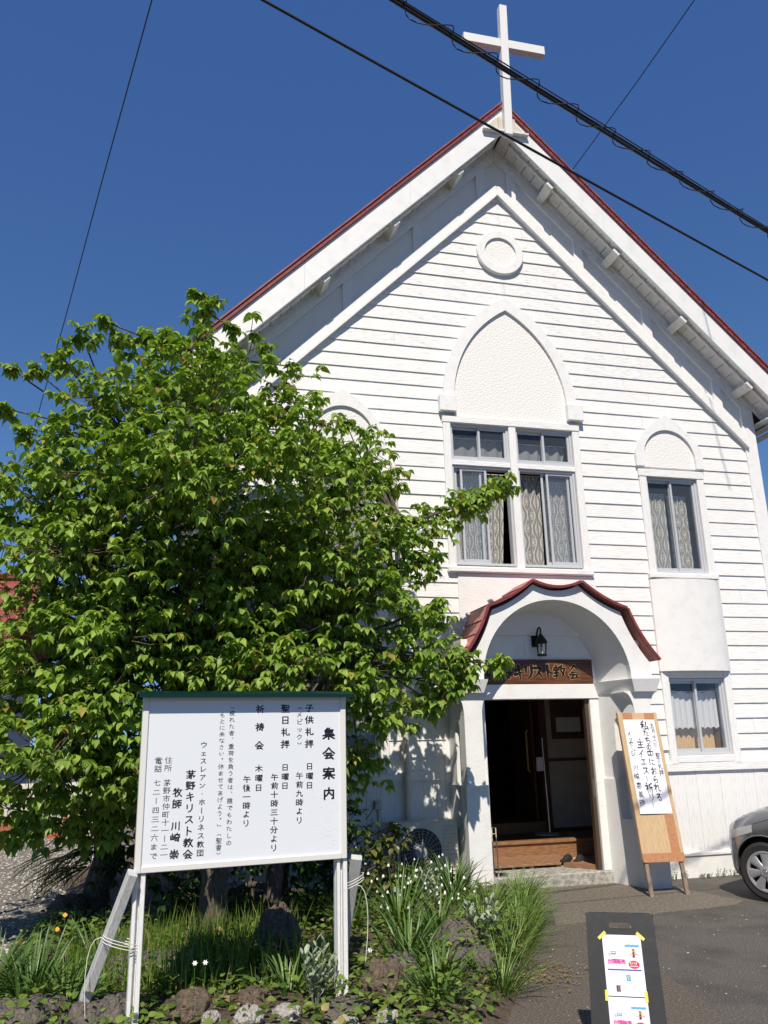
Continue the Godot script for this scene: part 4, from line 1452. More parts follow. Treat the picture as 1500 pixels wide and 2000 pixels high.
# ---------------------------------------------------------------- car: nose to the left, along the facade
func build_car() -> void:
	var o := thing("car", "silver car parked at the right edge, only its front wheel and wing in view", "car")
	var xn := 0.0       # nose; built at the origin, then turned into place
	var zc := 0.0
	var stations := []
	# [x from nose, half width at sill, half width at shoulder, bottom, shoulder height, top height, half width at top]
	for s in [[0.0, 0.4, 0.42, 0.32, 0.55, 0.6, 0.36], [0.03, 0.56, 0.58, 0.26, 0.62, 0.67, 0.5], [0.1, 0.68, 0.7, 0.22, 0.68, 0.735, 0.6], [0.22, 0.76, 0.78, 0.2, 0.75, 0.8, 0.66], [0.4, 0.8, 0.82, 0.2, 0.82, 0.87, 0.68], [0.6, 0.81, 0.83, 0.2, 0.865, 0.92, 0.68], [0.9, 0.81, 0.83, 0.2, 0.9, 0.97, 0.67], [1.1, 0.81, 0.835, 0.2, 0.92, 1.02, 0.64], [1.5, 0.81, 0.835, 0.2, 0.94, 1.36, 0.56], [1.8, 0.81, 0.835, 0.2, 0.95, 1.48, 0.53], [2.4, 0.81, 0.835, 0.2, 0.96, 1.5, 0.53], [3.1, 0.8, 0.83, 0.2, 0.97, 1.46, 0.52], [3.55, 0.78, 0.82, 0.22, 0.97, 1.3, 0.5], [3.75, 0.74, 0.78, 0.26, 0.95, 1.05, 0.5], [3.82, 0.66, 0.7, 0.34, 0.85, 0.92, 0.46]]:
		var ring := []
		var x: float = xn + s[0]
		var half := [Vector2(s[1] - 0.05, s[3]), Vector2(s[1], s[3] + 0.07), Vector2(s[2], lerpf(s[3], s[4], 0.55)), Vector2(s[2] - 0.005, s[4] - 0.1), Vector2(s[2] - 0.03, s[4]), Vector2(lerpf(s[2], s[6], 0.55), lerpf(s[4], s[5], 0.5)), Vector2(s[6], s[5] - 0.03), Vector2(s[6] - 0.1, s[5])]
		for q in half: ring.append(Vector3(x, q.y, zc + q.x))
		ring.append(Vector3(x, s[5] + 0.015, zc))
		for i in range(half.size() - 1, -1, -1): ring.append(Vector3(x, half[i].y, zc - half[i].x))
		stations.append(ring)
	var mb := MB.new()
	mb.grid(stations, true, false)
	for e in [0, stations.size() - 1]:
		var r: Array = stations[e]
		var mid := Vector3.ZERO
		for p in r: mid += p
		mid /= r.size()
		for i in r.size():
			if e == 0: mb.tri(mid, r[i], r[(i + 1) % r.size()])
			else: mb.tri(mid, r[(i + 1) % r.size()], r[i])
	var body := CSGMesh3D.new()
	body.mesh = mb.mesh()
	body.material = M.car_paint
	body.name = "body"
	o.add_child(body, true)
	body.transform = where(o).affine_inverse()
	for wx in [0.5, 3.0]:
		for s in [-1, 1]:
			var cut := CSGCylinder3D.new()
			cut.name = "wheel_arch"
			cut.radius = 0.325
			cut.height = 0.5
			cut.sides = 40
			cut.operation = CSGShape3D.OPERATION_SUBTRACTION
			cut.material = M.unit_dark
			cut.transform = Transform3D(Basis(Vector3.RIGHT, PI / 2), Vector3(xn + wx, 0.3, zc + s * 0.84))
			body.add_child(cut, true)
	for wx in [0.5, 3.0]:
		for s in [-1, 1]:
			wheel(o, Vector3(xn + wx, 0.285, zc + s * 0.72), s)
	# where the body side stands out at length x and height y
	var side_at := func(x: float, y: float) -> float:
		var k := 0
		while k < stations.size() - 2 and stations[k + 1][0].x < x: k += 1
		var t: float = clampf((x - stations[k][0].x) / (stations[k + 1][0].x - stations[k][0].x), 0, 1)
		var last: Vector3 = (stations[k][0] as Vector3).lerp(stations[k + 1][0], t)
		for i in range(1, 9):
			var p: Vector3 = (stations[k][i] as Vector3).lerp(stations[k + 1][i], t)
			if p.y >= y: return lerpf(last.z, p.z, clampf((y - last.y) / maxf(p.y - last.y, 0.001), 0, 1))
			last = p
		return last.z
	for s in [-1, 1]:
		mb = MB.new()
		var rows := []
		for i in 7:
			var t := i / 6.0
			var line := []
			for j in 5:
				var v := j / 4.0
				var x := lerpf(0.07, 0.42, t)
				var y := lerpf(lerpf(0.55, 0.66, t), lerpf(0.64, 0.73, t), v)
				line.append(Vector3(x, y, s * (side_at.call(x, y) + 0.006)))
			rows.append(line)
		mb.grid(rows, false, s > 0)
		part("headlamp", mb, M.lamp_lens, o)
		# seams: bumper to wing, wing to door, door to door, bonnet shut line
		for q in [[0.2, 0.3, 0.2, 0.54], [0.98, 0.3, 0.98, 0.9], [1.95, 0.3, 1.95, 0.94], [0.43, 0.735, 1.0, 0.905]]:
			mb = MB.new()
			var run := []
			for i in 9:
				var t := i / 8.0
				var x := lerpf(q[0], q[2], t)
				var y := lerpf(q[1], q[3], t)
				run.append(Vector3(x, y, s * (side_at.call(x, y) + 0.0005)))
			mb.tube(run, [0.0028], 4)
			part("panel_gap", mb, M.tyre, o)
		mb = MB.new()
		mb.cbox(0.78, 0.84, 0.66, 0.69, s * side_at.call(0.8, 0.67) - 0.01, s * side_at.call(0.8, 0.67) + 0.012, 0.004)
		part("side_repeater", mb, M.packing_tape, o)
		# black lip round the wheel arch
		mb = MB.new()
		var lip := []
		for i in 21:
			var a := PI * i / 20.0
			var p := Vector2(0.5 + cos(a) * 0.33, 0.3 + sin(a) * 0.33)
			lip.append(Vector3(p.x, p.y, s * (side_at.call(p.x, p.y) - 0.004)))
		mb.tube(lip, [0.008], 6)
		part("arch_lip", mb, M.car_paint, o)
	# windows of the cabin
	for s in [-1, 1]:
		mb = MB.new()
		mb.quad(Vector3(xn + 1.2, 0.97, zc + s * 0.82), Vector3(xn + 3.3, 1.0, zc + s * 0.815), Vector3(xn + 3.0, 1.4, zc + s * 0.6), Vector3(xn + 1.62, 1.4, zc + s * 0.61))
		part("side_window", mb, M.unit_dark, o)
	var out := Vector3(-0.89, 0, 0.456).normalized()
	var turn := Basis(Vector3.UP.cross(out), Vector3.UP, out)
	o.transform = Transform3D(turn, Vector3(1.72, 0, 1.64) - turn * Vector3(0.5, 0, 0.78))

func wheel(o: Node, c: Vector3, s: int) -> void:
	var w := branch("wheel", o, c)
	var xf := Transform3D(Basis(Vector3.RIGHT, PI / 2 * s), c)
	var mb := MB.new()
	mb.lathe([Vector2(0.19, -0.09), Vector2(0.25, -0.095), Vector2(0.275, -0.08), Vector2(0.285, -0.05), Vector2(0.285, 0.05), Vector2(0.275, 0.08), Vector2(0.25, 0.095), Vector2(0.2, 0.088), Vector2(0.195, 0.07)], 48, xf)
	part("tyre", mb, M.tyre, w)
	mb = MB.new()
	mb.lathe([Vector2(0.2, 0.06), Vector2(0.2, 0.088), Vector2(0.19, 0.092), Vector2(0.178, 0.08), Vector2(0.17, 0.05), Vector2(0.0, 0.03)], 48, xf)
	part("rim", mb, M.unit_dark, w)
	# wheel cover: outer ring and seven broad spokes
	mb = MB.new()
	mb.lathe([Vector2(0.197, 0.085), Vector2(0.195, 0.097), Vector2(0.183, 0.1), Vector2(0.168, 0.094), Vector2(0.165, 0.075)], 48, xf)
	part("cover_ring", mb, M.hubcap, w)
	for i in 7:
		var a := TAU * i / 7.0 + 0.3
		mb = MB.new()
		var q := []
		for e in [[0.05, 0.03], [0.1, 0.034], [0.172, 0.055]]:
			var dir := Vector3(cos(a), 0, sin(a))
			var side := Vector3(-sin(a), 0, cos(a))
			var h: float = 0.112 - e[0] * 0.07
			q.append([xf * (dir * e[0] + side * e[1] + Vector3.UP * (h - 0.012)), xf * (dir * e[0] + side * e[1] * 0.55 + Vector3.UP * h), xf * (dir * e[0] - side * e[1] * 0.55 + Vector3.UP * h), xf * (dir * e[0] - side * e[1] + Vector3.UP * (h - 0.012))])
		mb.grid(q, false, true)
		part("spoke", mb, M.hubcap, w)
	mb = MB.new()
	mb.lathe([Vector2(0.055, 0.09), Vector2(0.053, 0.11), Vector2(0.04, 0.116), Vector2(0.0, 0.117)], 28, xf)
	part("hub_cap", mb, M.hubcap, w)
	mb = MB.new()
	var ring := []
	for i in 25:
		var t := TAU * i / 24.0
		ring.append(xf * Vector3(cos(t) * 0.028, 0.118, sin(t) * 0.02))
	mb.tube(ring, [0.0022], 5, false)
	mb.tube([xf * Vector3(-0.024, 0.119, 0.006), xf * Vector3(-0.008, 0.119, -0.004), xf * Vector3(0.0, 0.119, 0.01), xf * Vector3(0.008, 0.119, -0.004), xf * Vector3(0.024, 0.119, 0.006)], [0.002], 5)
	part("emblem", mb, M.steel, w)

# ---------------------------------------------------------------- overhead cables
func line3(pts: Array, before: float, after: float, sag := 0.0, n := 40) -> Array:      # straight run through the first and last point, carried on past both, hanging a little
	var a: Vector3 = pts[0]
	var b: Vector3 = pts[1]
	var d := (b - a).normalized()
	a -= d * before
	b += d * after
	var out := []
	for i in n + 1:
		var t := float(i) / n
		out.append(a.lerp(b, t) - Vector3.UP * sag * 4 * t * (1 - t) + Vector3.UP * sag)
	return out

func build_cables() -> void:
	var g := "overhead cables against the sky"
	var mb := MB.new()
	var run := line3([Vector3(-3.15, 6.02, 5.6), Vector3(0.44, 5.62, 4.46)], 9.0, 9.0, 0.25)
	mb.tube(run, [0.012], 8)
	var second := []
	var third := []
	for i in run.size():
		var p: Vector3 = run[i]
		second.append(p + Vector3(0, 0.016 + 0.004 * sin(i * 1.3), 0.012))
		third.append(p + Vector3(0, 0.055 + 0.01 * sin(i * 0.7), 0.0))
	mb.tube(second, [0.008], 6)
	var o := thing("cable_bundle", "thick bundle of black cables wound with a spiral hanger crossing in front of the cross", "cable", run[20], g)
	part("main_cable", mb, M.black_cable, o)
	mb = MB.new()
	mb.tube(third, [0.005], 5)
	part("carrier_wire", mb, M.black_cable, o)
	# spiral hanger
	mb = MB.new()
	var coil := []
	var a: Vector3 = run[0]
	var b: Vector3 = run[-1]
	var turns := int((b - a).length() / 0.36)
	var d := (b - a).normalized()
	var side := d.cross(Vector3.UP).normalized()
	for i in turns * 10 + 1:
		var t := float(i) / (turns * 10)
		var k := t * (run.size() - 1)
		var p: Vector3 = run[int(k)].lerp(run[mini(int(k) + 1, run.size() - 1)], k - int(k))
		var w := TAU * i / 10.0
		coil.append(p + Vector3.UP * (0.015 + 0.05 * sin(w) + 0.008 * sin(i * 0.7)) + side * 0.045 * cos(w) + d * 0.05 * sin(w * 1.0 + 0.8))
	mb.tube(coil, [0.0042], 5)
	part("spiral_hanger", mb, M.black_cable, o)
	mb = MB.new()
	mb.tube(line3([Vector3(-3.89, 5.66, 5.73), Vector3(0.05, 4.92, 4.8)], 9.0, 9.0, 0.12), [0.0085], 8)
	solo("service_cable", "single black cable running below the cable bundle past the roof peak", "cable", mb, M.black_cable, g)
	mb = MB.new()
	var w := [Vector3(-3.9, 7.9, 6.6), Vector3(-4.62, 7.78, 3.59), Vector3(-5.19, 7.66, 1.26), Vector3(-5.81, 7.26, -1.16), Vector3(-6.35, 6.72, -3.06), Vector3(-6.89, 6.08, -5.0), Vector3(-7.6, 5.2, -7.6)]
	mb.tube(w, [0.006], 6)
	var k := solo("drop_wire", "thin wire slanting down the left of the sky behind the tree", "wire", mb, M.black_cable, g)
	mb = MB.new()
	mb.tube([Vector3(0, 0, 0), Vector3(1.9, 10.6, 4.6), Vector3(2.19, 11.13, 2.02), Vector3(2.49, 11.59, 0.08), Vector3(2.68, 11.97, -2.44), Vector3(2.65, 12.0, -5.1), Vector3(2.5, 11.9, -9.0)].slice(1), [0.008], 6)
	solo("stay_wire", "thin wire crossing the sky behind the right roof slope", "wire", mb, M.black_cable, g)

# ---------------------------------------------------------------- far left: neighbour's house, planters, blocks
func build_background() -> void:
	var h := thing("neighbour_house", "grey house with red metal roof half hidden behind the left of the tree", "house", Vector3(-13.0, 0, -14.0))
	var mb := MB.new()
	mb.box(-19.0, -7.3, 0, 3.9, -16.5, -11.0)
	part("wall", mb, M.house_wall, h)
	mb = MB.new()
	for q in [[-10.4, -11.2, 3.75, 5.95], [-17.1, -16.3, 3.75, 5.95]]:
		pass
	mb.hexa([Vector3(-19.5, 3.7, -10.3), Vector3(-6.9, 3.7, -10.3), Vector3(-6.9, 5.95, -13.7), Vector3(-19.5, 5.95, -13.7), Vector3(-19.5, 3.8, -10.3), Vector3(-6.9, 3.8, -10.3), Vector3(-6.9, 6.05, -13.7), Vector3(-19.5, 6.05, -13.7)])
	mb.hexa([Vector3(-19.5, 5.95, -13.7), Vector3(-6.9, 5.95, -13.7), Vector3(-6.9, 3.7, -17.1), Vector3(-19.5, 3.7, -17.1), Vector3(-19.5, 6.05, -13.7), Vector3(-6.9, 6.05, -13.7), Vector3(-6.9, 3.8, -17.1), Vector3(-19.5, 3.8, -17.1)])
	part("roof", mb, M.roof_red, h)
	for i in 14:
		mb = MB.new()
		var x := -19.2 + i * 0.93
		mb.beam(Vector3(x, 3.83, -10.32), Vector3(x, 6.08, -13.7), 0.05, 0.07, 0.004)
		part("roof_seam", mb, M.roof_red, h)
	mb = MB.new()
	mb.cbox(-19.5, -6.95, 6.04, 6.2, -13.85, -13.55, 0.03)
	part("ridge", mb, M.roof_red, h)
	mb = MB.new()
	mb.cbox(-6.94, -6.78, 6.0, 6.22, -13.87, -13.53, 0.02)
	part("ridge_end", mb, M.white_plastic, h)
	mb = MB.new()
	mb.tube([Vector3(-19.5, 3.66, -10.22), Vector3(-6.9, 3.66, -10.22)], [0.07], 8)
	part("gutter", mb, M.trim_red, h)
	mb = MB.new()
	mb.hexa([Vector3(-19.0, 2.75, -9.7), Vector3(-7.2, 2.75, -9.7), Vector3(-7.2, 3.05, -10.98), Vector3(-19.0, 3.05, -10.98), Vector3(-19.0, 2.83, -9.7), Vector3(-7.2, 2.83, -9.7), Vector3(-7.2, 3.13, -10.98), Vector3(-19.0, 3.13, -10.98)])
	part("canopy", mb, M.brown_wood, h)
	for x in [-9.6, -12.4]:
		var win := branch("window", h, Vector3(x, 0.9, -10.98))
		mb = MB.new()
		bars(mb, x, x + 1.7, 0.9, 2.2, 0.06, -11.03, -10.93)
		mb.cbox(x + 0.82, x + 0.88, 0.96, 2.14, -11.02, -10.94, 0.004)
		part("frame", mb, M.white_plastic, win)
		mb = MB.new()
		mb.box(x + 0.05, x + 1.65, 0.95, 2.15, -10.99, -10.97)
		part("pane", mb, M.unit_dark, win)
	h.position.x -= 0.8
	# low slatted fence behind the planters
	mb = MB.new()
	for i in 40: mb.cbox(-9.4 + i * 0.1, -9.31 + i * 0.1, 0.0, 1.0, -9.9, -9.86, 0.004)
	mb.box(-9.4, -5.4, 0.9, 0.96, -9.858, -9.83)
	solo("slat_fence", "low cream slatted fence behind the planters at far left", "fence", mb, M.cream_plastic).set_meta("kind", "thing")
	rng.seed = 77
	for k in 3:
		var x: float = [-7.45, -6.35, -6.02][k]
		var z: float = [-9.0, -8.8, -9.1][k]
		var o := thing("planter", ["long terracotta planter at the left edge of the gravel", "small terracotta planter right of the hollow blocks", "pale terracotta planter half hidden behind the drooping branch"][k], "planter", Vector3(x, 0, z), "terracotta planters along the gravel")
		var y: float = [0.12, 0.0, 0.12][k]
		var w: float = [0.32, 0.14, 0.2][k]
		mb = MB.new()
		mb.hexa([Vector3(x - w * 0.85, y, z + 0.08), Vector3(x + w * 0.85, y, z + 0.08), Vector3(x + w * 0.85, y, z - 0.08), Vector3(x - w * 0.85, y, z - 0.08), Vector3(x - w, y + 0.2, z + 0.11), Vector3(x + w, y + 0.2, z + 0.11), Vector3(x + w, y + 0.2, z - 0.11), Vector3(x - w, y + 0.2, z - 0.11)])
		part("trough", mb, M.terracotta, o)
		mb = MB.new()
		mb.cbox(x - w - 0.015, x + w + 0.015, y + 0.2, y + 0.24, z - 0.125, z + 0.125, 0.008)
		part("lip", mb, M.terracotta, o)
		if y > 0.0:
			mb = MB.new()
			mb.box(x - w, x + w, 0.0, 0.119, z - 0.09, z + 0.09)
			part("stand", mb, M.block_concrete, o)
	for k in 2:
		var x: float = [-6.8, -7.35][k]
		var o := thing("hollow_block", ["grey hollow concrete block right of the long planter", "grey hollow concrete block under the long planter"][k], "concrete block", Vector3(x, 0, -8.62), "hollow blocks along the gravel")
		mb = MB.new()
		mb.box(x - 0.2, x + 0.2, 0.0, 0.028, -8.75, -8.6)
		mb.box(x - 0.2, x + 0.2, 0.122, 0.15, -8.75, -8.6)
		for i in 4: mb.box(x - 0.2 + i * 0.124, x - 0.172 + i * 0.124, 0.028, 0.122, -8.75, -8.6)
		mb.box(x - 0.172, x + 0.172, 0.029, 0.121, -8.749, -8.735)
		part("block", mb, M.block_concrete, o)
	var tr := MB.new()
	tr.cbox(-7.0, -6.6, 0.15, 0.25, -8.77, -8.58, 0.01)
	solo("green_trough", "dark green plastic trough standing on the hollow block", "trough", tr, M.green_metal)

# ---------------------------------------------------------------- lettering: strokes on a 20 x 20 field, x to the right, y down
const GLYPHS := {
	"一": "1 10 19 10", "二": "4 6 16 6;1 16 19 16", "三": "3 4 17 4;4 10 16 10;1 17 19 17",
	"四": "3 4 3 18;3 4 17 4 17 18;3 17 17 17;8 4 7 11 5 13;12 4 12 12 15 12", "五": "3 4 17 4;10 4 7 17;5 10 15 10 14 17;1 17 19 17",
	"六": "10 1 11 4;1 7 19 7;7 10 3 18;13 10 17 18", "七": "2 9 18 6;8 2 8 15 10 17 17 17 17 14", "八": "7 5 2 17;11 3 13 8 18 17",
	"九": "3 7 14 7 14 16 16 18 18 18 18 15;8 2 8 8 6 14 2 18", "十": "1 9 19 9;10 1 10 19", "日": "4 2 4 18;4 2 16 2 16 18;4 10 16 10;4 17 16 17",
	"月": "5 2 5 12 2 18;5 2 16 2 16 18 13 17;5 7 16 7;5 12 16 12", "木": "1 7 19 7;10 1 10 19;10 7 6 13 1 16;10 7 14 13 19 16",
	"会": "10 1 6 6 1 10;10 1 14 6 19 10;6 10 14 10;3 13 17 13;9 13 5 18;5 18 15 17;13 15 17 19",
	"集": "8 1 4 6;5 4 5 11;11 1 10 4;5 4 17 4;5 6 16 6;5 8 16 8;5 11 18 11;11 4 11 11;1 13 19 13;10 11 10 19;10 13 1 18;10 13 19 18",
	"案": "10 1 10 3;2 6 2 3 18 3 18 6;2 7 18 7;9 4 6 9 13 11;14 7 11 10 4 11;1 13 19 13;10 11 10 19;9 13 2 18;11 13 18 18",
	"内": "3 5 3 19;3 5 17 5 17 18 15 18;10 1 10 7 8 11 5 14;10 8 15 13", "子": "4 3 16 3 10 8;10 8 10 17 9 19 6 18;1 10 19 10",
	"供": "6 1 1 9;4 6 4 19;11 2 11 12;15 2 15 12;8 6 19 6;7 12 19 12;11 14 8 18;15 14 19 18", "礼": "5 1 6 4;2 6 9 6 2 13;6 9 6 19;7 11 9 13;12 2 12 15 14 17 19 17 19 14",
	"拝": "1 6 8 6;5 1 5 17 4 19 2 18;1 13 8 10;10 3 18 3;10 6 18 6;10 9 18 9;9 13 19 13;14 3 14 19",
	"曜": "2 3 2 16;2 3 7 3 7 16;2 9 7 9;2 15 7 15;9 2 13 2 13 7;10 4 13 4;9 7 13 6;15 2 19 2 19 7;16 4 19 4;15 7 19 6;11 8 9 12;10 10 10 19;10 10 19 10;10 13 18 13;10 15 18 15;10 18 19 18;14 8 14 18",
	"午": "6 1 3 7;5 5 17 5;1 11 19 11;10 5 10 19", "前": "6 1 8 4;14 1 12 4;1 5 19 5;4 8 4 18;4 8 9 8 9 18;4 11 9 11;4 14 9 14;13 8 13 15;17 7 17 18 15 18",
	"時": "2 3 2 17;2 3 8 3 8 17;2 10 8 10;2 16 8 16;10 4 19 4;14 1 14 8;10 8 19 8;9 12 19 12;16 8 16 18 13 17;11 14 13 16",
	"分": "7 1 5 6 1 9;12 1 15 6 19 9;5 9 15 9 14 18 11 17;9 9 7 14 3 18",
	"聖": "1 2 10 2;3 2 3 9;8 2 8 11;3 4 8 4;3 7 8 7;1 10 10 8;12 3 12 9;12 3 18 3 18 9;12 8 18 8;3 12 17 12;4 15 16 15;1 19 19 19;10 12 10 19",
	"祈": "5 1 6 4;2 6 9 6 2 13;6 9 6 19;7 10 9 12;17 2 12 4;12 4 12 11 10 18;12 9 19 9;16 9 16 19",
	"祷": "5 1 6 4;1 6 8 6 2 13;5 9 5 19;6 10 8 12;10 3 18 3;11 6 18 6;9 9 19 9;14 1 13 9 9 17;11 12 19 12;16 10 16 18 14 17;11 14 13 16",
	"後": "5 1 1 6;6 5 1 11;4 9 4 19;13 1 9 5 13 7;16 4 10 9 17 9;15 7 17 10;12 10 8 15;11 12 17 12 13 16 8 19;11 13 18 19",
	"疲": "11 0 11 3;5 3 19 3;5 3 5 10 2 18;2 6 4 8;1 12 4 10;8 6 8 11 6 18;8 6 18 6 17 9;13 4 13 11;9 11 17 11 13 16 8 19;10 12 18 19",
	"者": "4 4 15 4;9 1 9 8;1 8 19 8;17 2 10 9 2 13;6 11 6 19;6 11 15 11 15 19;6 15 15 15;6 18 15 18",
	"重": "15 1 5 3;1 5 19 5;4 7 16 7 16 13 4 13 4 7;4 10 16 10;10 2 10 18;3 16 17 16;1 19 19 19",
	"荷": "1 4 19 4;7 1 7 6;13 1 13 6;6 6 2 12;4 10 4 19;7 8 19 8;16 8 16 18 14 18;8 11 8 16;8 11 13 11 13 15 8 15",
	"負": "8 1 3 6;7 3 14 3 11 6;4 6 4 15;4 6 16 6 16 15;4 9 16 9;4 12 16 12;4 15 16 15;7 15 2 19;13 15 18 19",
	"誰": "2 2 8 2;1 5 9 5;2 8 8 8;2 11 8 11;2 13 2 18;2 13 8 13 8 18 2 18;12 1 9 7;11 5 11 19;15 1 14 4;11 5 19 5;11 9 18 9;11 13 18 13;11 18 19 18;15 5 15 18",
	"来": "3 5 17 5;6 6 7 9;14 6 13 9;1 10 19 10;10 1 10 19;10 10 2 17;10 10 18 17", "休": "6 1 1 9;4 6 4 19;7 6 19 6;13 1 13 19;13 6 7 15;13 6 19 15",
	"書": "4 2 16 2 16 8;1 5 19 5;4 8 16 8;2 11 18 11;10 0 10 11;5 13 5 19;5 13 15 13 15 19;5 16 15 16;5 19 15 19",
	"教": "2 4 9 4;5 1 5 7;1 7 11 7;10 3 6 8 1 11;3 11 8 10 5 13;5 13 5 18 3 18;1 15 9 14;13 1 11 8;12 5 19 5;17 5 15 12 10 19;12 8 15 14 19 19",
	"団": "2 2 2 19;2 2 18 2 18 19;2 18 18 18;5 7 15 7;12 4 12 16 9 15;7 10 8 12",
	"茅": "1 4 19 4;7 1 7 6;13 1 13 6;4 8 15 8 10 12;7 10 11 12;2 13 18 13 16 16;11 13 11 19 8 18;10 13 7 16 2 18",
	"野": "2 2 2 10;2 2 9 2 9 10;2 6 9 6;2 10 9 10;5 2 5 17;2 13 9 13;1 18 10 16;12 3 18 3 14 7;12 5 16 8;11 10 19 10 17 13;15 10 15 18 12 17",
	"牧": "4 2 2 7;3 5 9 5;6 1 6 19;1 13 9 10;12 1 9 8;11 5 19 5;17 5 14 13 9 19;11 8 14 14 19 19",
	"師": "4 1 2 4;2 4 2 19;2 4 8 4 8 9;2 9 8 9;2 12 8 12 8 18;2 18 8 18;10 3 19 3;11 7 11 15;11 7 18 7 18 14 16 14;14 3 14 19",
	"川": "4 3 4 11 2 18;10 3 10 16;17 2 17 19", "崎": "4 2 4 14;1 6 1 14 7 14;7 6 7 14;9 4 19 4;14 1 13 4 9 8;14 4 19 8;8 10 19 10;17 10 17 18 15 18;10 12 10 17;10 12 14 12 14 16 10 16",
	"崇": "10 0 10 5;4 2 4 5 16 5 16 2;10 6 10 8;2 11 2 8 18 8 18 11;6 11 14 11;2 14 18 14;10 14 10 19 8 18;6 16 3 18;14 16 17 18",
	"住": "6 1 1 9;4 6 4 19;12 1 14 3;8 6 19 6;9 12 18 12;7 18 19 18;13 6 13 18", "所": "1 3 9 3;2 6 2 12 1 18;2 6 8 6 8 11;2 11 8 11;18 2 12 4;12 4 12 11 10 19;12 9 19 9;16 9 16 19",
	"市": "10 1 10 4;1 5 19 5;4 9 4 17;4 9 16 9 16 16 14 16;10 5 10 19", "仲": "6 1 1 9;4 6 4 19;8 6 8 13;8 6 18 6 18 13;8 13 18 13;13 2 13 19",
	"町": "2 4 2 16;2 4 10 4 10 16;2 10 10 10;6 4 6 16;2 16 10 16;11 4 19 4;15 4 15 18 13 18",
	"電": "4 2 16 2;1 8 1 5 19 5 19 8;10 2 10 10;5 7 8 7;12 7 15 7;5 9 8 9;12 9 15 9;4 11 4 17;4 11 16 11 16 17;4 14 16 14;4 17 16 17;10 11 10 19 18 19 18 17",
	"話": "2 2 8 2;1 5 9 5;2 8 8 8;2 11 8 11;2 13 2 18;2 13 8 13 8 18 2 18;18 1 11 4;10 7 19 7;15 3 15 12;11 12 11 19;11 12 18 12 18 19;11 18 18 18",
	"私": "8 1 2 4;1 7 9 7;5 3 5 19;5 8 1 14;6 9 9 12;14 3 10 16;10 16 18 15;16 11 19 18", "中": "3 5 3 13;3 5 17 5 17 13;3 13 17 13;10 1 10 19",
	"主": "9 0 11 3;3 6 17 6;4 12 16 12;1 18 19 18;10 6 10 18", "恵": "2 3 18 3;4 5 4 12;4 5 16 5 16 12;4 8 16 8;3 12 17 12;10 1 10 12;3 14 2 18;6 14 7 19 13 19 13 17;10 13 11 16;16 14 18 17",
	"美": "6 1 8 4;14 1 12 4;3 5 17 5;4 8 16 8;2 11 18 11;10 5 10 12;2 14 18 14;10 11 8 16 2 19;11 14 18 19", "出": "10 1 10 18;4 3 4 9 16 9 16 3;2 11 2 18 18 18 18 11",
	"張": "1 2 7 2 7 6 2 6 2 11 7 11 6 18 3 17;10 2 10 12;10 2 18 2;10 5 17 5;10 8 17 8;8 12 19 12;11 12 11 18 15 16;18 13 14 15;14 12 19 19",
	"販": "2 2 2 13;2 2 7 2 7 13;2 6 7 6;2 9 7 9;2 13 7 13;4 14 1 18;6 14 8 18;11 3 19 3;11 3 11 10 9 18;12 8 18 8 15 14 11 19;12 10 19 19",
	"売": "3 4 17 4;10 1 10 8;4 8 16 8;2 13 2 10 18 10 18 13;8 12 7 16 3 19;12 12 12 18 18 18 18 15", "古": "1 6 19 6;10 1 10 10;4 10 4 19;4 10 16 10 16 19;4 18 16 18",
	"本": "1 6 19 6;10 1 10 19;10 6 2 15;10 6 18 15;6 14 14 14", "屋": "3 2 17 2 17 6 3 6;3 2 3 10 1 18;5 9 17 9;10 9 7 13;7 13 15 12;13 10 16 13;5 15 16 15;3 19 18 19;10 13 10 19",
	"メ": "15 2 10 11 3 18;5 7 15 15", "ビ": "4 3 4 15 6 17 17 17;16 7 4 10;14 1 16 4;18 0 19 3", "ッ": "4 8 5 12;9 7 10 11;16 7 14 14 8 18", "ク": "9 2 6 7 2 11;7 5 16 5 14 12 6 18",
	"ウ": "10 1 10 4;3 9 3 5 17 5 16 11 7 18", "ェ": "5 9 15 9;10 9 10 17;4 17 16 17", "ス": "4 4 15 4 11 11 3 17;11 10 17 17", "レ": "5 2 5 17 12 14 17 9", "ア": "3 4 17 4 13 9;10 8 9 13 5 18",
	"ン": "3 5 7 8;3 17 11 13 17 6", "・": "9 10 11 10", "ホ": "2 6 18 6;10 2 10 18 8 17;6 9 3 15;14 9 17 15", "ー": "10 2 10 18", "リ": "5 3 5 11;15 2 15 11 12 16 8 18",
	"ネ": "9 1 11 4;4 6 15 6 9 12 2 16;10 10 10 19;13 12 17 15", "キ": "4 7 15 5;3 13 17 10;9 1 12 19", "ト": "7 1 7 19;7 8 15 12", "イ": "16 2 10 8 3 12;10 8 10 19", "エ": "4 5 16 5;10 5 10 16;2 16 18 16",
	"セ": "2 9 17 6 13 12;8 2 8 15 10 17 16 17", "ジ": "4 4 8 6;2 9 6 11;4 18 12 14 17 7;14 1 15 4;17 0 18 3",
	"よ": "10 5 16 5;10 2 10 14 7 17 4 15 7 13 12 14 16 17", "り": "5 3 5 9 6 11;14 2 15 8 14 14 9 18", "れ": "6 2 6 18;2 6 8 6 2 14;6 10 11 5 14 6 14 14 16 17 19 15", "た": "2 6 11 6;7 2 3 17;12 9 17 9;11 13 13 16 18 16",
	"を": "3 5 15 5;9 2 4 11 9 9 11 14;16 9 7 14 8 18 16 17", "う": "7 2 13 3;4 8 11 6 15 9 13 15 8 18", "は": "4 3 3 10 4 17;9 7 18 7;14 3 14 15 11 17 9 15 12 13 18 17", "で": "2 5 17 4 10 8 9 13 12 16 16 17;14 8 16 10;17 7 19 9",
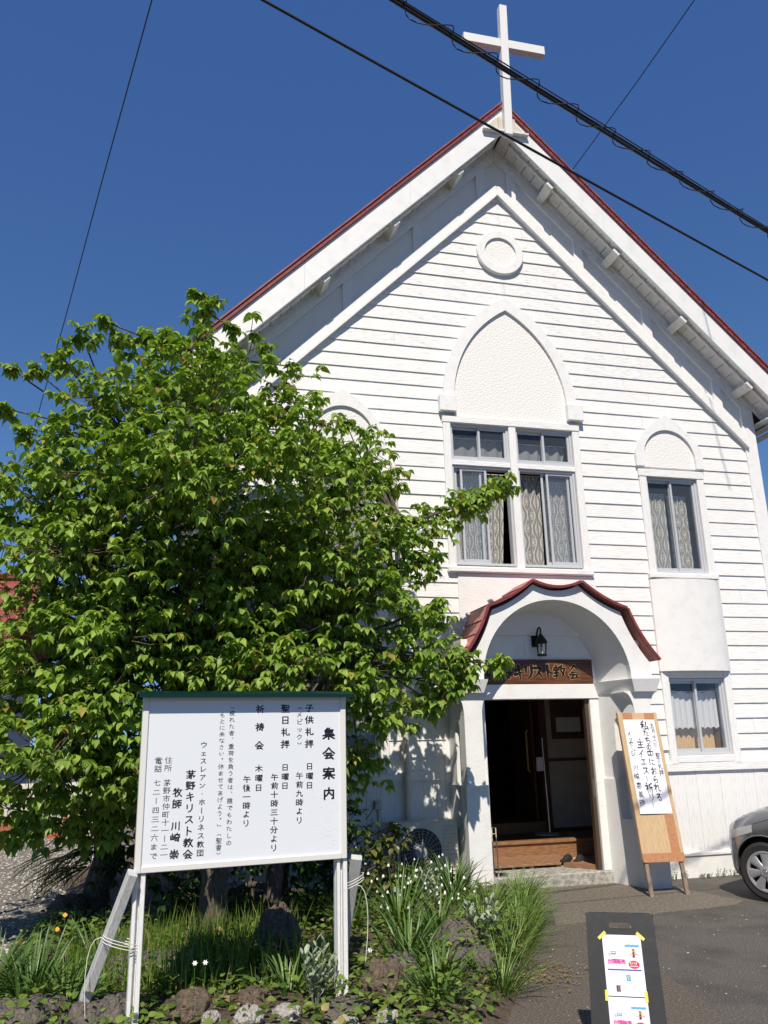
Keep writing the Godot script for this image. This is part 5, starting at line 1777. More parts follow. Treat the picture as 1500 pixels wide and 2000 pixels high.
	"も": "9 2 7 13 9 17 14 17 16 13;3 7 13 7;3 11 13 11", "わ": "6 2 6 18;2 6 8 6 2 15;7 10 13 7 17 10 16 15 12 17", "し": "6 2 6 14 9 17 16 14", "の": "11 4 8 14 5 16 3 12 6 6 12 4 17 8 16 14 11 17",
	"と": "7 2 9 8;16 6 6 11 4 15 8 17 16 17", "に": "4 3 3 10 4 17;10 6 17 6;10 13 12 16 18 16", "な": "2 6 10 6;7 2 3 12;14 4 18 7;13 8 13 15 10 17 8 15 11 13 18 17", "さ": "3 7 16 6;9 2 14 12;5 13 7 17 14 17",
	"い": "4 5 5 13 8 16 9 13;15 6 17 11", "ま": "3 6 17 6;4 10 16 10;10 2 10 15 7 17 4 15 7 13 12 14 16 17", "せ": "2 8 18 7;14 3 14 12 12 13;6 4 6 15 9 17 15 17", "て": "3 5 17 4 10 8 9 13 12 16 16 17",
	"あ": "3 5 16 4;9 2 9 16;14 7 9 15 5 16 4 13 9 9 15 10 16 14 12 18", "げ": "4 3 3 10 4 17;8 7 18 7;14 3 14 12 11 17;16 1 17 4;19 0 20 3", "お": "2 6 12 6;7 2 7 15 4 17 3 14 9 10 15 11 15 16 11 18;14 4 18 7",
	"ら": "8 2 13 4;6 6 5 13 11 9 16 12 13 17 7 18", "る": "5 3 14 3 5 12 11 9 16 12 15 17 10 18 9 15 12 15", "ち": "2 6 16 5;9 2 6 12 12 10 16 13 14 17 7 18",
	"、": "13 2 16 6", "。": "13 3 15 4 15 6 13 7 12 5 13 3", "「": "4 14 16 14 16 19", "」": "4 1 4 6 16 6", "（": "4 16 7 12 13 12 16 16", "）": "4 4 7 8 13 8 16 4",
	"5": "15 3 6 3 6 9 12 8 15 12 13 17 6 17", "/": "15 2 5 18", "1": "6 6 10 3 10 18", "8": "10 3 14 5 10 10 6 5 10 3;10 10 15 14 10 18 5 14 10 10",
}
const ROUND := "よりれたをうはでもわしのとになさいませてあげおらるち"

class Sheet:
	var w: int
	var h: int
	var px: Image
	func _init(ww: int, hh: int, paper: Color) -> void:
		w = ww; h = hh
		px = Image.create(w, h, false, Image.FORMAT_RGB8)
		px.fill(paper)
	func dab(a: Vector2, b: Vector2, ra: float, rb: float, ink: Color) -> void:
		var r := maxf(ra, rb) + 1.0
		var d := b - a
		var l := maxf(d.length_squared(), 1e-6)
		for y in range(maxi(0, int(minf(a.y, b.y) - r)), mini(h, int(maxf(a.y, b.y) + r) + 2)):
			for x in range(maxi(0, int(minf(a.x, b.x) - r)), mini(w, int(maxf(a.x, b.x) + r) + 2)):
				var p := Vector2(x + 0.5, y + 0.5)
				var t := clampf((p - a).dot(d) / l, 0, 1)
				var k := clampf(lerpf(ra, rb, t) - p.distance_to(a + d * t) + 0.5, 0, 1)
				if k > 0: px.set_pixel(x, y, px.get_pixel(x, y).lerp(ink, k))
	func glyph(s: String, at: Vector2, size: float, weight: float, ink: Color, brush := false, wide := 1.0) -> void:   # at = middle of the character
		if not GLYPHS.has(s): return
		for st in GLYPHS[s].split(";"):
			var f: PackedFloat64Array = st.split_floats(" ")
			var p := []
			for i in range(0, f.size() - 1, 2): p.append(at + Vector2((f[i] - 10) * wide, f[i + 1] - 10) * size / 20.0)
			if ROUND.contains(s) and p.size() > 2:
				var q := []
				for i in p.size() - 1:
					for j in 4: q.append(p[i].cubic_interpolate(p[i + 1], p[maxi(i - 1, 0)], p[mini(i + 2, p.size() - 1)], j / 4.0))
				q.append(p[-1])
				p = q
			for i in p.size() - 1:
				var r0 := weight
				var r1 := weight
				if brush:
					r0 = weight * lerpf(1.25, 0.55, float(i) / (p.size() - 1))
					r1 = weight * lerpf(1.25, 0.55, float(i + 1) / (p.size() - 1))
				dab(p[i], p[i + 1], r0, r1, ink)
	func column(s: String, x: float, y: float, pitch: float, size: float, weight: float, ink: Color) -> void:
		for i in s.length(): glyph(s[i], Vector2(x, y + pitch * i), size, weight, ink)
	func fill(x: float, y: float, ww: float, hh: float, c: Color) -> void:
		px.fill_rect(Rect2i(int(x), int(y), int(ww), int(hh)), c)
	func texture() -> ImageTexture:
		return ImageTexture.create_from_image(px)

func printed(called: String, t: Texture2D, rough: float) -> StandardMaterial3D:
	var m := StandardMaterial3D.new()
	m.resource_name = called
	m.albedo_texture = t
	m.roughness = rough
	m.texture_repeat = false
	m.cull_mode = BaseMaterial3D.CULL_DISABLED
	M[called] = m
	return m

func notice_print() -> Texture2D:
	var ink := Color(0.1, 0.09, 0.13)
	var s := Sheet.new(1200, 1000, Color(0.865, 0.885, 0.905))
	s.column("集会案内", 1122, 222, 132, 82, 5.6, ink)
	s.column("子供礼拝", 993, 46, 80, 56, 3.6, ink)
	s.column("日曜日", 995, 436, 62, 46, 2.7, ink)
	s.column("（メビック）", 930, 40, 50, 40, 2.0, ink)
	s.column("午前九時より", 930, 495, 57, 47, 2.7, ink)
	s.column("聖日礼拝", 837, 48, 79, 56, 3.6, ink)
	s.column("日曜日", 838, 438, 59, 46, 2.7, ink)
	s.column("午前十時三十分より", 772, 498, 55.5, 47, 2.7, ink)
	s.column("祈祷会", 673, 50, 120, 56, 3.6, ink)
	s.column("木曜日", 673, 438, 62, 46, 2.7, ink)
	s.column("午後一時より", 600, 505, 55, 47, 2.7, ink)
	s.column("「疲れた者、重荷を負う者は、誰でもわたしの", 499, 34, 43, 36, 1.5, ink)
	s.column("もとに来なさい。休ませてあげよう。」（聖書）", 440, 88, 41.5, 36, 1.5, ink)
	s.column("ウェスレアン・ホーリネス教団", 333, 279, 51, 41, 2.3, ink)
	s.column("茅野キリスト教会", 262, 462, 69, 57, 3.6, ink)
	s.column("牧師", 188, 570, 69, 56, 3.5, ink)
	s.column("川崎", 186, 772, 69, 56, 3.5, ink)
	s.column("崇", 184, 940, 69, 56, 3.5, ink)
	s.column("住所", 128, 369, 48, 44, 1.7, ink)
	s.column("茅野市仲町十一ー二一", 126, 507, 48, 44, 1.7, ink)
	s.column("電話", 70, 370, 50, 44, 1.7, ink)
	s.column("七二ー四三二六まで", 68, 507, 54.5, 44, 1.7, ink)
	# scuffs on the enamel, lower right
	var g := RandomNumberGenerator.new()
	g.seed = 5
	for i in 26:
		var p := Vector2(g.randf_range(980, 1190), g.randf_range(560, 960))
		s.dab(p, p + Vector2(g.randf_range(-34, 34), g.randf_range(-3, 3)), 0.8, 0.5, Color(0.72, 0.73, 0.74))
	for i in 60:
		var p := Vector2(g.randf_range(0, 1200), g.randf_range(0, 1000))
		s.dab(p, p + Vector2(g.randf_range(-2, 2), g.randf_range(-2, 2)), 0.9, 0.9, Color(0.78, 0.79, 0.78))
	return s.texture()

func brush_print() -> Texture2D:
	var ink := Color(0.07, 0.06, 0.11)
	var s := Sheet.new(512, 1160, Color(0.9, 0.9, 0.93))
	var W := 512.0
	var Hh := 1160.0
	var put := func(t: String, xs: Array, ys: Array, sizes: Array, heavy: float) -> void:
		for i in t.length():
			var sz: float = sizes[mini(i, sizes.size() - 1)] * W
			s.glyph(t[i], Vector2(xs[mini(i, xs.size() - 1)] * W, ys[i] * Hh), sz, sz * heavy * 1.15, ink, true)
	put.call("五月十八日", [0.89, 0.9, 0.9, 0.89, 0.88], [0.07, 0.13, 0.196, 0.243, 0.282], [0.15, 0.12, 0.15, 0.14, 0.09], 0.045)
	put.call("聖日礼拝", [0.895, 0.9, 0.9, 0.907], [0.396, 0.455, 0.512, 0.578], [0.15, 0.09, 0.15, 0.16], 0.042)
	put.call("私たちの中におられる", [0.65, 0.66, 0.67, 0.66, 0.67, 0.67, 0.68, 0.68, 0.68, 0.68], [0.07, 0.152, 0.229, 0.302, 0.375, 0.463, 0.56, 0.65, 0.736, 0.833], [0.26, 0.19, 0.2, 0.18, 0.22, 0.2, 0.2, 0.2, 0.22, 0.2], 0.05)
	put.call("主イエスー祈りー", [0.42, 0.38, 0.42, 0.43, 0.42, 0.43, 0.45, 0.445], [0.268, 0.375, 0.46, 0.555, 0.642, 0.736, 0.833, 0.915], [0.23, 0.2, 0.19, 0.21, 0.14, 0.26, 0.18, 0.13], 0.052)
	put.call("メッセージ", [0.12, 0.13, 0.125, 0.125, 0.145], [0.158, 0.217, 0.262, 0.32, 0.368], [0.14, 0.13, 0.15, 0.11, 0.16], 0.05)
	put.call("川崎恵美師", [0.135, 0.115, 0.14, 0.145, 0.13], [0.528, 0.616, 0.71, 0.803, 0.886], [0.16, 0.17, 0.17, 0.17, 0.17], 0.042)
	return s.texture()

func carved_print() -> Texture2D:
	var s := Sheet.new(1600, 304, Color(0, 0, 0))
	# wood under the letters, grain along the board
	var f := FastNoiseLite.new()
	f.seed = 4
	f.frequency = 0.011
	f.fractal_octaves = 5
	for y in 304:
		for x in 1600:
			var k := clampf(0.5 + 0.75 * f.get_noise_2d(x * 0.16, y * 2.4 + 14.0 * f.get_noise_2d(x * 0.3, 900.0)), 0, 1)
			s.px.set_pixel(x, y, Color(0.24, 0.125, 0.07).lerp(Color(0.47, 0.27, 0.15), k))
	var xs := [225, 443, 620, 747, 870, 1020, 1160, 1355]
	var t := "茅野キリスト教会"
	for pass_no in 2:
		for i in 8:
			var big := i < 2 or i > 5
			s.glyph(t[i], Vector2(xs[i], 160), 196.0 if big else 186.0, (16.0 if big else 22.0) if pass_no == 0 else (12.0 if big else 18.0), Color(0.8, 0.64, 0.36) if pass_no == 0 else Color(0.03, 0.025, 0.02), true, 0.93 if big else 0.8)
	return s.texture()

func leaflet_print() -> Texture2D:
	var s := Sheet.new(420, 594, Color(0.9, 0.9, 0.95))
	var grey := Color(0.62, 0.62, 0.7)
	var g := RandomNumberGenerator.new()
	g.seed = 9
	var frame := func(x: float, y: float, w: float, h: float, c: Color) -> void:
		s.fill(x, y, w, 2, c); s.fill(x, y + h, w, 2, c); s.fill(x, y, 2, h, c); s.fill(x + w, y, 2, h, c)
	var lines := func(x: float, y: float, w: float, n: int, step: float) -> void:
		for i in n:
			var xx := x
			while xx < x + w - 4:
				var l := g.randf_range(4, 16)
				s.fill(xx, y + i * step, minf(l, x + w - xx), 2.5, Color(0.5, 0.5, 0.58))
				xx += l + g.randf_range(2, 6)
	frame.call(30, 28, 185, 22, Color(0.82, 0.82, 0.87))
	lines.call(66, 36, 110, 2, 5)
	frame.call(30, 62, 195, 150, Color(0.55, 0.6, 0.72))
	lines.call(40, 72, 175, 11, 9)
	lines.call(150, 165, 66, 4, 9)
	s.fill(44, 168, 96, 40, Color(0.9, 0.9, 0.95))
	s.dab(Vector2(62, 188), Vector2(66, 198), 12, 12, Color(0.66, 0.74, 0.86))
	s.fill(80, 164, 54, 28, Color(0.22, 0.5, 0.78))
	s.fill(86, 170, 42, 11, Color(0.85, 0.92, 0.97))
	s.fill(80, 194, 54, 6, Color(0.93, 0.66, 0.5))
	lines.call(245, 40, 130, 1, 6)
	for i in 9: s.dab(Vector2(248 + i * 16, 106 + 4 * sin(i * 2.1)), Vector2(256 + i * 16, 106), 12, 12, Color(0.38, 0.65, 0.87))
	lines.call(256, 104, 110, 1, 4)
	s.dab(Vector2(345, 152), Vector2(330, 178), 12, 20, Color(0.95, 0.76, 0.62))
	s.fill(284, 182, 92, 9, Color(0.86, 0.5, 0.32))
	s.column("古本屋", 326, 146, 30, 28, 2.6, Color(0.16, 0.14, 0.22))
	for i in 12: s.fill(392, 140 + i * 6, 5, 4, grey)
	lines.call(40, 226, 60, 1, 6)
	for i in 4: s.glyph("出張販売"[i], Vector2(62 + i * 48, 262), 50, 4.4, Color(0.86, 0.2, 0.55))
	lines.call(38, 296, 200, 3, 6)
	lines.call(245, 236, 130, 2, 6)
	for i in 61:
		var a := (i / 60.0 * 2 - 1)
		var hh := 40.0 * sqrt(1 - a * a)
		s.fill(318 + a * 60, 290 - hh, 3, hh * 2, Color(0.82, 0.2, 0.28))
	for i in 4: s.glyph("5/18"[i], Vector2(284 + i * 20, 276), 24, 2.2, Color(0.97, 0.93, 0.94))
	s.fill(276, 300, 84, 8, Color(0.95, 0.85, 0.87))
	s.fill(30, 336, 362, 14, Color(0.24, 0.26, 0.6))
	for j in 2:
		for i in 3:
			frame.call(34 + i * 118, 360 + j * 104, 112, 98, Color(0.62, 0.64, 0.74))
			lines.call(40 + i * 118, 368 + j * 104, 100, 2, 7)
			lines.call(40 + i * 118, 390 + j * 104, 54, 7, 8)
	s.fill(104, 388, 40, 62, Color(0.94, 0.89, 0.83))
	s.fill(222, 388, 44, 62, Color(0.3, 0.62, 0.74))
	s.dab(Vector2(240, 408), Vector2(250, 402), 10, 8, Color(0.9, 0.66, 0.42))
	s.dab(Vector2(242, 426), Vector2(246, 432), 8, 6, Color(0.6, 0.85, 0.88))
	s.fill(104, 492, 44, 62, Color(0.3, 0.26, 0.27))
	s.fill(122, 500, 14, 46, Color(0.55, 0.42, 0.36))
	s.fill(344, 494, 40, 58, Color(0.9, 0.92, 0.9))
	lines.call(34, 572, 330, 2, 6)
	return s.texture()

func lace_print(seed_no: int) -> Texture2D:
	# ogee trellis with a flower in each field, woven light on grey
	var n := 256
	var im := Image.create(n, n * 2, false, Image.FORMAT_RGB8)
	for y in n * 2:
		for x in n:
			var u := float(x) / n
			var v := float(y) / (n * 2)
			var k := 0.0
			for o in [Vector2(0, 0), Vector2(0.5, 0.5)]:
				var du: float = fposmod(u + o.x + 0.5, 1.0) - 0.5
				var dv: float = fposmod(v + o.y + 0.5, 1.0) - 0.5
				var edge: float = 0.26 * (1.0 + cos(dv * TAU)) * 0.5 + 0.0
				k = maxf(k, 1.0 - smoothstep(0.025, 0.05, absf(absf(du) - edge)))
				var a := atan2(dv * 1.6, du)
				var r := Vector2(du, dv * 1.6).length()
				k = maxf(k, 1.0 - smoothstep(0.0, 0.03, r - 0.15 * (0.62 + 0.38 * cos(a * 6.0))))
				k = maxf(k, 1.0 - smoothstep(0.0, 0.02, absf(r - 0.22) - 0.012 * (1 + cos(a * 9))))
			var weave := 0.03 * sin(x * 1.9) * sin(y * 1.9)
			var g := lerpf(0.49, 0.71, k) + weave
			im.set_pixel(x, y, Color(g, g, g * 0.97))
	return ImageTexture.create_from_image(im)

# ---------------------------------------------------------------- curtains
func curtain(label: String, x0: float, x1: float, y0: float, y1: float, z: float, m: Material, folds: int, deep: float, gather := 0.0, group := "lace curtains in the church windows", cat := "curtain") -> void:
	# gather < 0 draws the foot to the left, > 0 to the right
	var o := thing("lace_curtain", label, cat, Vector3((x0 + x1) / 2, y0, z), group)
	var mb := MB.new()
	var cols := folds * 8
	var rows := 14
	var p := []
	var uv := []
	for i in rows + 1:
		var t := float(i) / rows
		var line := []
		var luv := []
		for j in cols + 1:
			var s := float(j) / cols
			var ss := s
			var pull := pow(1.0 - t, 1.3) * absf(gather)
			if gather < 0: ss = s * (1 - pull)
			elif gather > 0: ss = 1 - (1 - s) * (1 - pull)
			var ph := s * folds * TAU
			var hang := 0.014 * sin(s * 23.0) * (1.0 if i == rows else 0.0) + (0.012 * cos(ph) if i == 0 else 0.0)
			line.append(Vector3(lerpf(x0, x1, ss), lerpf(y0, y1, t) + hang, z + deep * sin(ph + 0.5 * sin(ph * 0.37 + t)) * (0.75 + 0.25 * sin(s * 17.0))))
			luv.append(Vector2(s * (x1 - x0) * 1.35 / 0.2, (1 - t) * (y1 - y0) / 0.36))
		p.append(line)
		uv.append(luv)
	for i in rows:
		for j in cols:
			var a: Vector3 = p[i][j]
			var b: Vector3 = p[i][j + 1]
			var d: Vector3 = p[i + 1][j + 1]
			var e: Vector3 = p[i + 1][j]
			var nn := []
			for q in [[i, j], [i, j + 1], [i + 1, j + 1], [i + 1, j]]:
				var dx: Vector3 = p[q[0]][mini(q[1] + 1, cols)] - p[q[0]][maxi(q[1] - 1, 0)]
				var dy: Vector3 = p[mini(q[0] + 1, rows)][q[1]] - p[maxi(q[0] - 1, 0)][q[1]]
				nn.append(dx.cross(dy).normalized())
			mb.pt(a, nn[0], uv[i][j]); mb.pt(d, nn[2], uv[i + 1][j + 1]); mb.pt(b, nn[1], uv[i][j + 1])
			mb.pt(a, nn[0], uv[i][j]); mb.pt(e, nn[3], uv[i + 1][j]); mb.pt(d, nn[2], uv[i + 1][j + 1])
	part("cloth", mb, m, o)
	mb = MB.new()
	mb.tube([Vector3(x0 - 0.01, y1 + 0.004, z), Vector3(x1 + 0.01, y1 + 0.004, z)], [0.006], 6)
	part("rod", mb, M.white_plastic, o)

func hang_curtains() -> void:
	var lace := printed("lace", lace_print(1), 0.8)
	lace.texture_repeat = true
	lace.backlight_enabled = true
	lace.backlight = Color(0.25, 0.25, 0.25)
	var grey := mat("grey_cloth", 0.85, lin(0.2, 0.205, 0.215))
	var net := mat("white_net", 0.8, lin(0.55, 0.56, 0.57))
	net.backlight_enabled = true
	net.backlight = Color(0.3, 0.3, 0.3)
	curtain("grey cloth behind the upper left pane of the large window", -0.84, -0.09, 5.12, 5.47, -0.16, grey, 5, 0.02, 0.0, "grey cloths in the transom lights")
	curtain("grey cloth behind the upper right pane of the large window", 0.065, 0.82, 5.12, 5.44, -0.16, grey, 5, 0.022, -0.08, "grey cloths in the transom lights")
	curtain("patterned lace curtain at the left edge of the large window", -0.85, -0.48, 3.74, 4.98, -0.17, lace, 4, 0.02, -0.05)
	curtain("patterned lace curtain pulled aside beside the mullion of the large window", -0.5, -0.08, 3.74, 5.0, -0.2, lace, 4, 0.03, -0.2)
	curtain("patterned lace curtain just right of the mullion of the large window", 0.06, 0.42, 3.74, 5.0, -0.17, lace, 3, 0.03, -0.06)
	curtain("patterned lace curtain in the right sash of the large window", 0.44, 0.83, 3.74, 4.93, -0.19, lace, 4, 0.018, 0.0)
	curtain("patterned lace curtain in the left sash of the narrow window right of the porch", 1.93, 2.27, 3.72, 4.84, -0.16, lace, 4, 0.014, -0.05)
	curtain("patterned lace curtain in the right sash of the narrow window right of the porch", 2.3, 2.6, 3.72, 4.82, -0.16, lace, 4, 0.014, 0.0)
	curtain("patterned lace curtain in the narrow upper window behind the tree", -2.64, -1.93, 3.72, 4.84, -0.16, lace, 7, 0.014, 0.0)
	curtain("short scalloped net curtain in the small window beside the car", 1.9, 2.64, 1.72, 2.17, -0.12, net, 9, 0.014, 0.0, "short net curtains in the ground-floor windows")
	curtain("short scalloped net curtain in the small window behind the shrubs", -2.66, -1.92, 1.72, 2.17, -0.12, net, 9, 0.014, 0.0, "short net curtains in the ground-floor windows")
	# wooden boards standing behind the small window
	var mb := MB.new()
	mb.box(1.9, 2.66, 1.3, 1.8, -0.22, -0.2)
	var b := solo("cupboard_back", "varnished plywood cupboard back seen through the small window beside the car", "cupboard", mb, M.plywood)
	b.position = Vector3.ZERO

# ---------------------------------------------------------------- planting
func leaf_mesh(col: Color, width := 0.3, droop := 0.22, fold := 0.16, tip := 0.9) -> ArrayMesh:      # one metre long, along +x, upper side +y
	var mb := MB.new()
	mb.tint = true
	mb.col = col
	var prof := [[0.0, 0.02], [0.1, 0.52], [0.3, 1.0], [0.52, 0.92], [0.72, 0.56], [0.88, 0.18], [1.0, 0.0]]
	var rows := []
	for q in prof:
		var t: float = q[0]
		var w: float = q[1] * width
		var y := -droop * t * t + 0.05 * sin(t * PI)
		rows.append([Vector3(t, y + w * fold * 1.6 - 0.5 * w * w, -w), Vector3(t, y, 0), Vector3(t, y + w * fold * 1.6 - 0.5 * w * w, w)])
	mb.grid(rows, false, true)
	return mb.mesh()

func maple_mesh(col: Color) -> ArrayMesh:
	var mb := MB.new()
	mb.tint = true
	mb.col = col
	var c := Vector3(0.15, 0, 0)
	for i in 7:
		var a := lerpf(-2.1, 2.1, i / 6.0)
		var l: float = 0.85 * (1.0 - 0.22 * absf(a))
		var d := Vector3(cos(a), 0, sin(a))
		var s := Vector3(-sin(a), 0, cos(a))
		var m := c + d * l * 0.45 + Vector3(0, -0.03, 0)
		var e := c + d * l + Vector3(0, -0.2 * l, 0)
		mb.quad(c, m + s * 0.1, e, m - s * 0.1)
	return mb.mesh()

func scatter(called: String, mesh: Mesh, m: Material, places: Array, parent: Node, tops := {}) -> void:      # places: [Transform3D, Color]
	var mm := MultiMesh.new()
	mm.transform_format = MultiMesh.TRANSFORM_3D
	mm.use_colors = true
	mesh.surface_set_material(0, m)
	mm.mesh = mesh
	mm.instance_count = places.size()
	for i in places.size():
		mm.set_instance_transform(i, places[i][0])
		mm.set_instance_color(i, places[i][1])
	var o := MultiMeshInstance3D.new()
	o.name = called
	o.multimesh = mm
	o.set_meta("kind", "stuff")
	parent.add_child(o, true)
	if parent != self: o.transform = where(parent).affine_inverse()
	for k in tops: o.set_meta(k, tops[k])

func ball() -> Vector3:
	var p := Vector3(rng.randfn(), rng.randfn(), rng.randfn())
	return p.normalized() if p.length() > 0.001 else Vector3.UP

func leaf_place(at: Vector3, dir: Vector3, size: float, roll: float) -> Transform3D:
	var x := dir.normalized()
	var y := Vector3.UP - x * x.y
	if y.length() < 0.05: y = Vector3(x.z, 0, -x.x)
	y = y.normalized().rotated(x, roll)
	return Transform3D(Basis(x * size, y * size, x.cross(y) * size), at)

func tree(called: String, label: String, trunks: Array, blobs: Array, density: float, size: Vector2, tone: Callable, mesh_for: Callable, m: Material, singles: int, whorl := 6, sd := 1, group := "") -> void:
	rng.seed = sd
	var o := thing(called, label, "tree" if called.contains("tree") else "shrub", trunks[0][0][0], group)
	# trunks and limbs
	var nodes := []
	var mb := MB.new()
	for t in trunks:
		mb.tube(t[0], t[1], 10)
		for i in t[0].size():
			if i >= t[0].size() - 3: nodes.append(t[0][i])
	part("trunk", mb, M.bark, o)
	mb = MB.new()
	var twigs := MB.new()
	var places := []
	for b in blobs:
		var c := Vector3(b[0], b[1], b[2])
		var r: float = b[3]
		var near: Vector3 = nodes[0]
		for q in nodes:
			if c.distance_to(q) + (2.0 if q.y > c.y + 0.3 else 0.0) < c.distance_to(near) + (2.0 if near.y > c.y + 0.3 else 0.0): near = q
		var mid := near.lerp(c, 0.5) + Vector3(0, -0.12 * near.distance_to(c) * 0.4, 0) + ball() * 0.06
		var pts := []
		for i in 7:
			var t := i / 6.0
			pts.append(near.lerp(mid, t).lerp(mid.lerp(c, t), t))
		mb.tube(pts, [0.035, 0.03, 0.026, 0.021, 0.017, 0.013, 0.009] if r > 0.3 else [0.014, 0.013, 0.012, 0.01, 0.009, 0.008, 0.006], 6)
		# each lobe is a handful of flat sprays with air between them
		var sprays := []
		if r > 0.3:
			for k in int(46.0 * r * r) + 2:
				var q := ball()
				q.y *= 0.85
				sprays.append([c + q * r * pow(rng.randf(), 0.4), rng.randf_range(0.2, 0.34)])
		else: sprays.append([c, r])
		var n := int(density * r * r * lerpf(1.0, 0.62, smoothstep(4.0, 4.9, c.y) if whorl == 6 else 0.0)) + 5
		for k in n:
			var sp: Array = sprays[k % sprays.size()] if k % 5 > 1 else [c, r]
			var p := ball()
			p.y *= 0.7 if r > 0.3 else 0.85
			p = sp[0] + p * float(sp[1]) * pow(rng.randf(), 0.45)
			var start := c.lerp(p, rng.randf_range(0.2, 0.55))
			var axis := (p - start).normalized()
			axis = (axis + Vector3.UP * 0.25).normalized()
			if rng.randf() < 0.34:
				var bend := start.lerp(p, 0.5) - Vector3.UP * 0.02
				twigs.tube([start, bend, p], [0.0055, 0.004, 0.0025], 4, false)
			var lead := whorl + (rng.randi() % 3) - 1
			var a0 := rng.randf() * TAU
			var base_size := rng.randf_range(size.x, size.y)
			for j in lead:
				var a := a0 + TAU * j / lead + rng.randf_range(-0.25, 0.25)
				var flat := Vector3(cos(a), 0, sin(a))
				var drop := rng.randf_range(-0.95, -0.25)
				var d := flat + Vector3.UP * drop + axis * 0.3
				places.append([leaf_place(p - axis * rng.randf_range(0.0, 0.05), d, base_size * rng.randf_range(0.55, 1.25), rng.randf_range(-0.45, 0.45)), tone.call(p)])
	part("limbs", mb, M.bark, o)
	part("twigs", twigs, M.twig, o).set_meta("kind", "stuff")
	# the leaves that show largest are pieces of their own
	if singles > 0:
		var eye := Vector3(-4.17, 1.61, 9.4)
		places.sort_custom(func(a, b): return (a[0].origin as Vector3).distance_squared_to(eye) - 9000.0 * (a[0].basis.x as Vector3).length_squared() * 0.04 < (b[0].origin as Vector3).distance_squared_to(eye) - 9000.0 * (b[0].basis.x as Vector3).length_squared() * 0.04)
		var kinds := []
		for k in 5:
			var me: ArrayMesh = mesh_for.call(tone.call(places[k * 7][0].origin))
			me.surface_set_material(0, m)
			kinds.append(me)
		for i in mini(singles, places.size()):
			var l := MeshInstance3D.new()
			l.name = "leaf"
			l.mesh = kinds[i % 5]
			o.add_child(l, true)
			l.transform = where(o).affine_inverse() * (places[i][0] as Transform3D)
		places = places.slice(singles)
	scatter("crown", mesh_for.call(Color(1, 1, 1)), m, places, o)

func green(a: Color, b: Color) -> Color:
	return a.lerp(b, clampf(rng.randfn(0.5, 0.27), 0, 1))

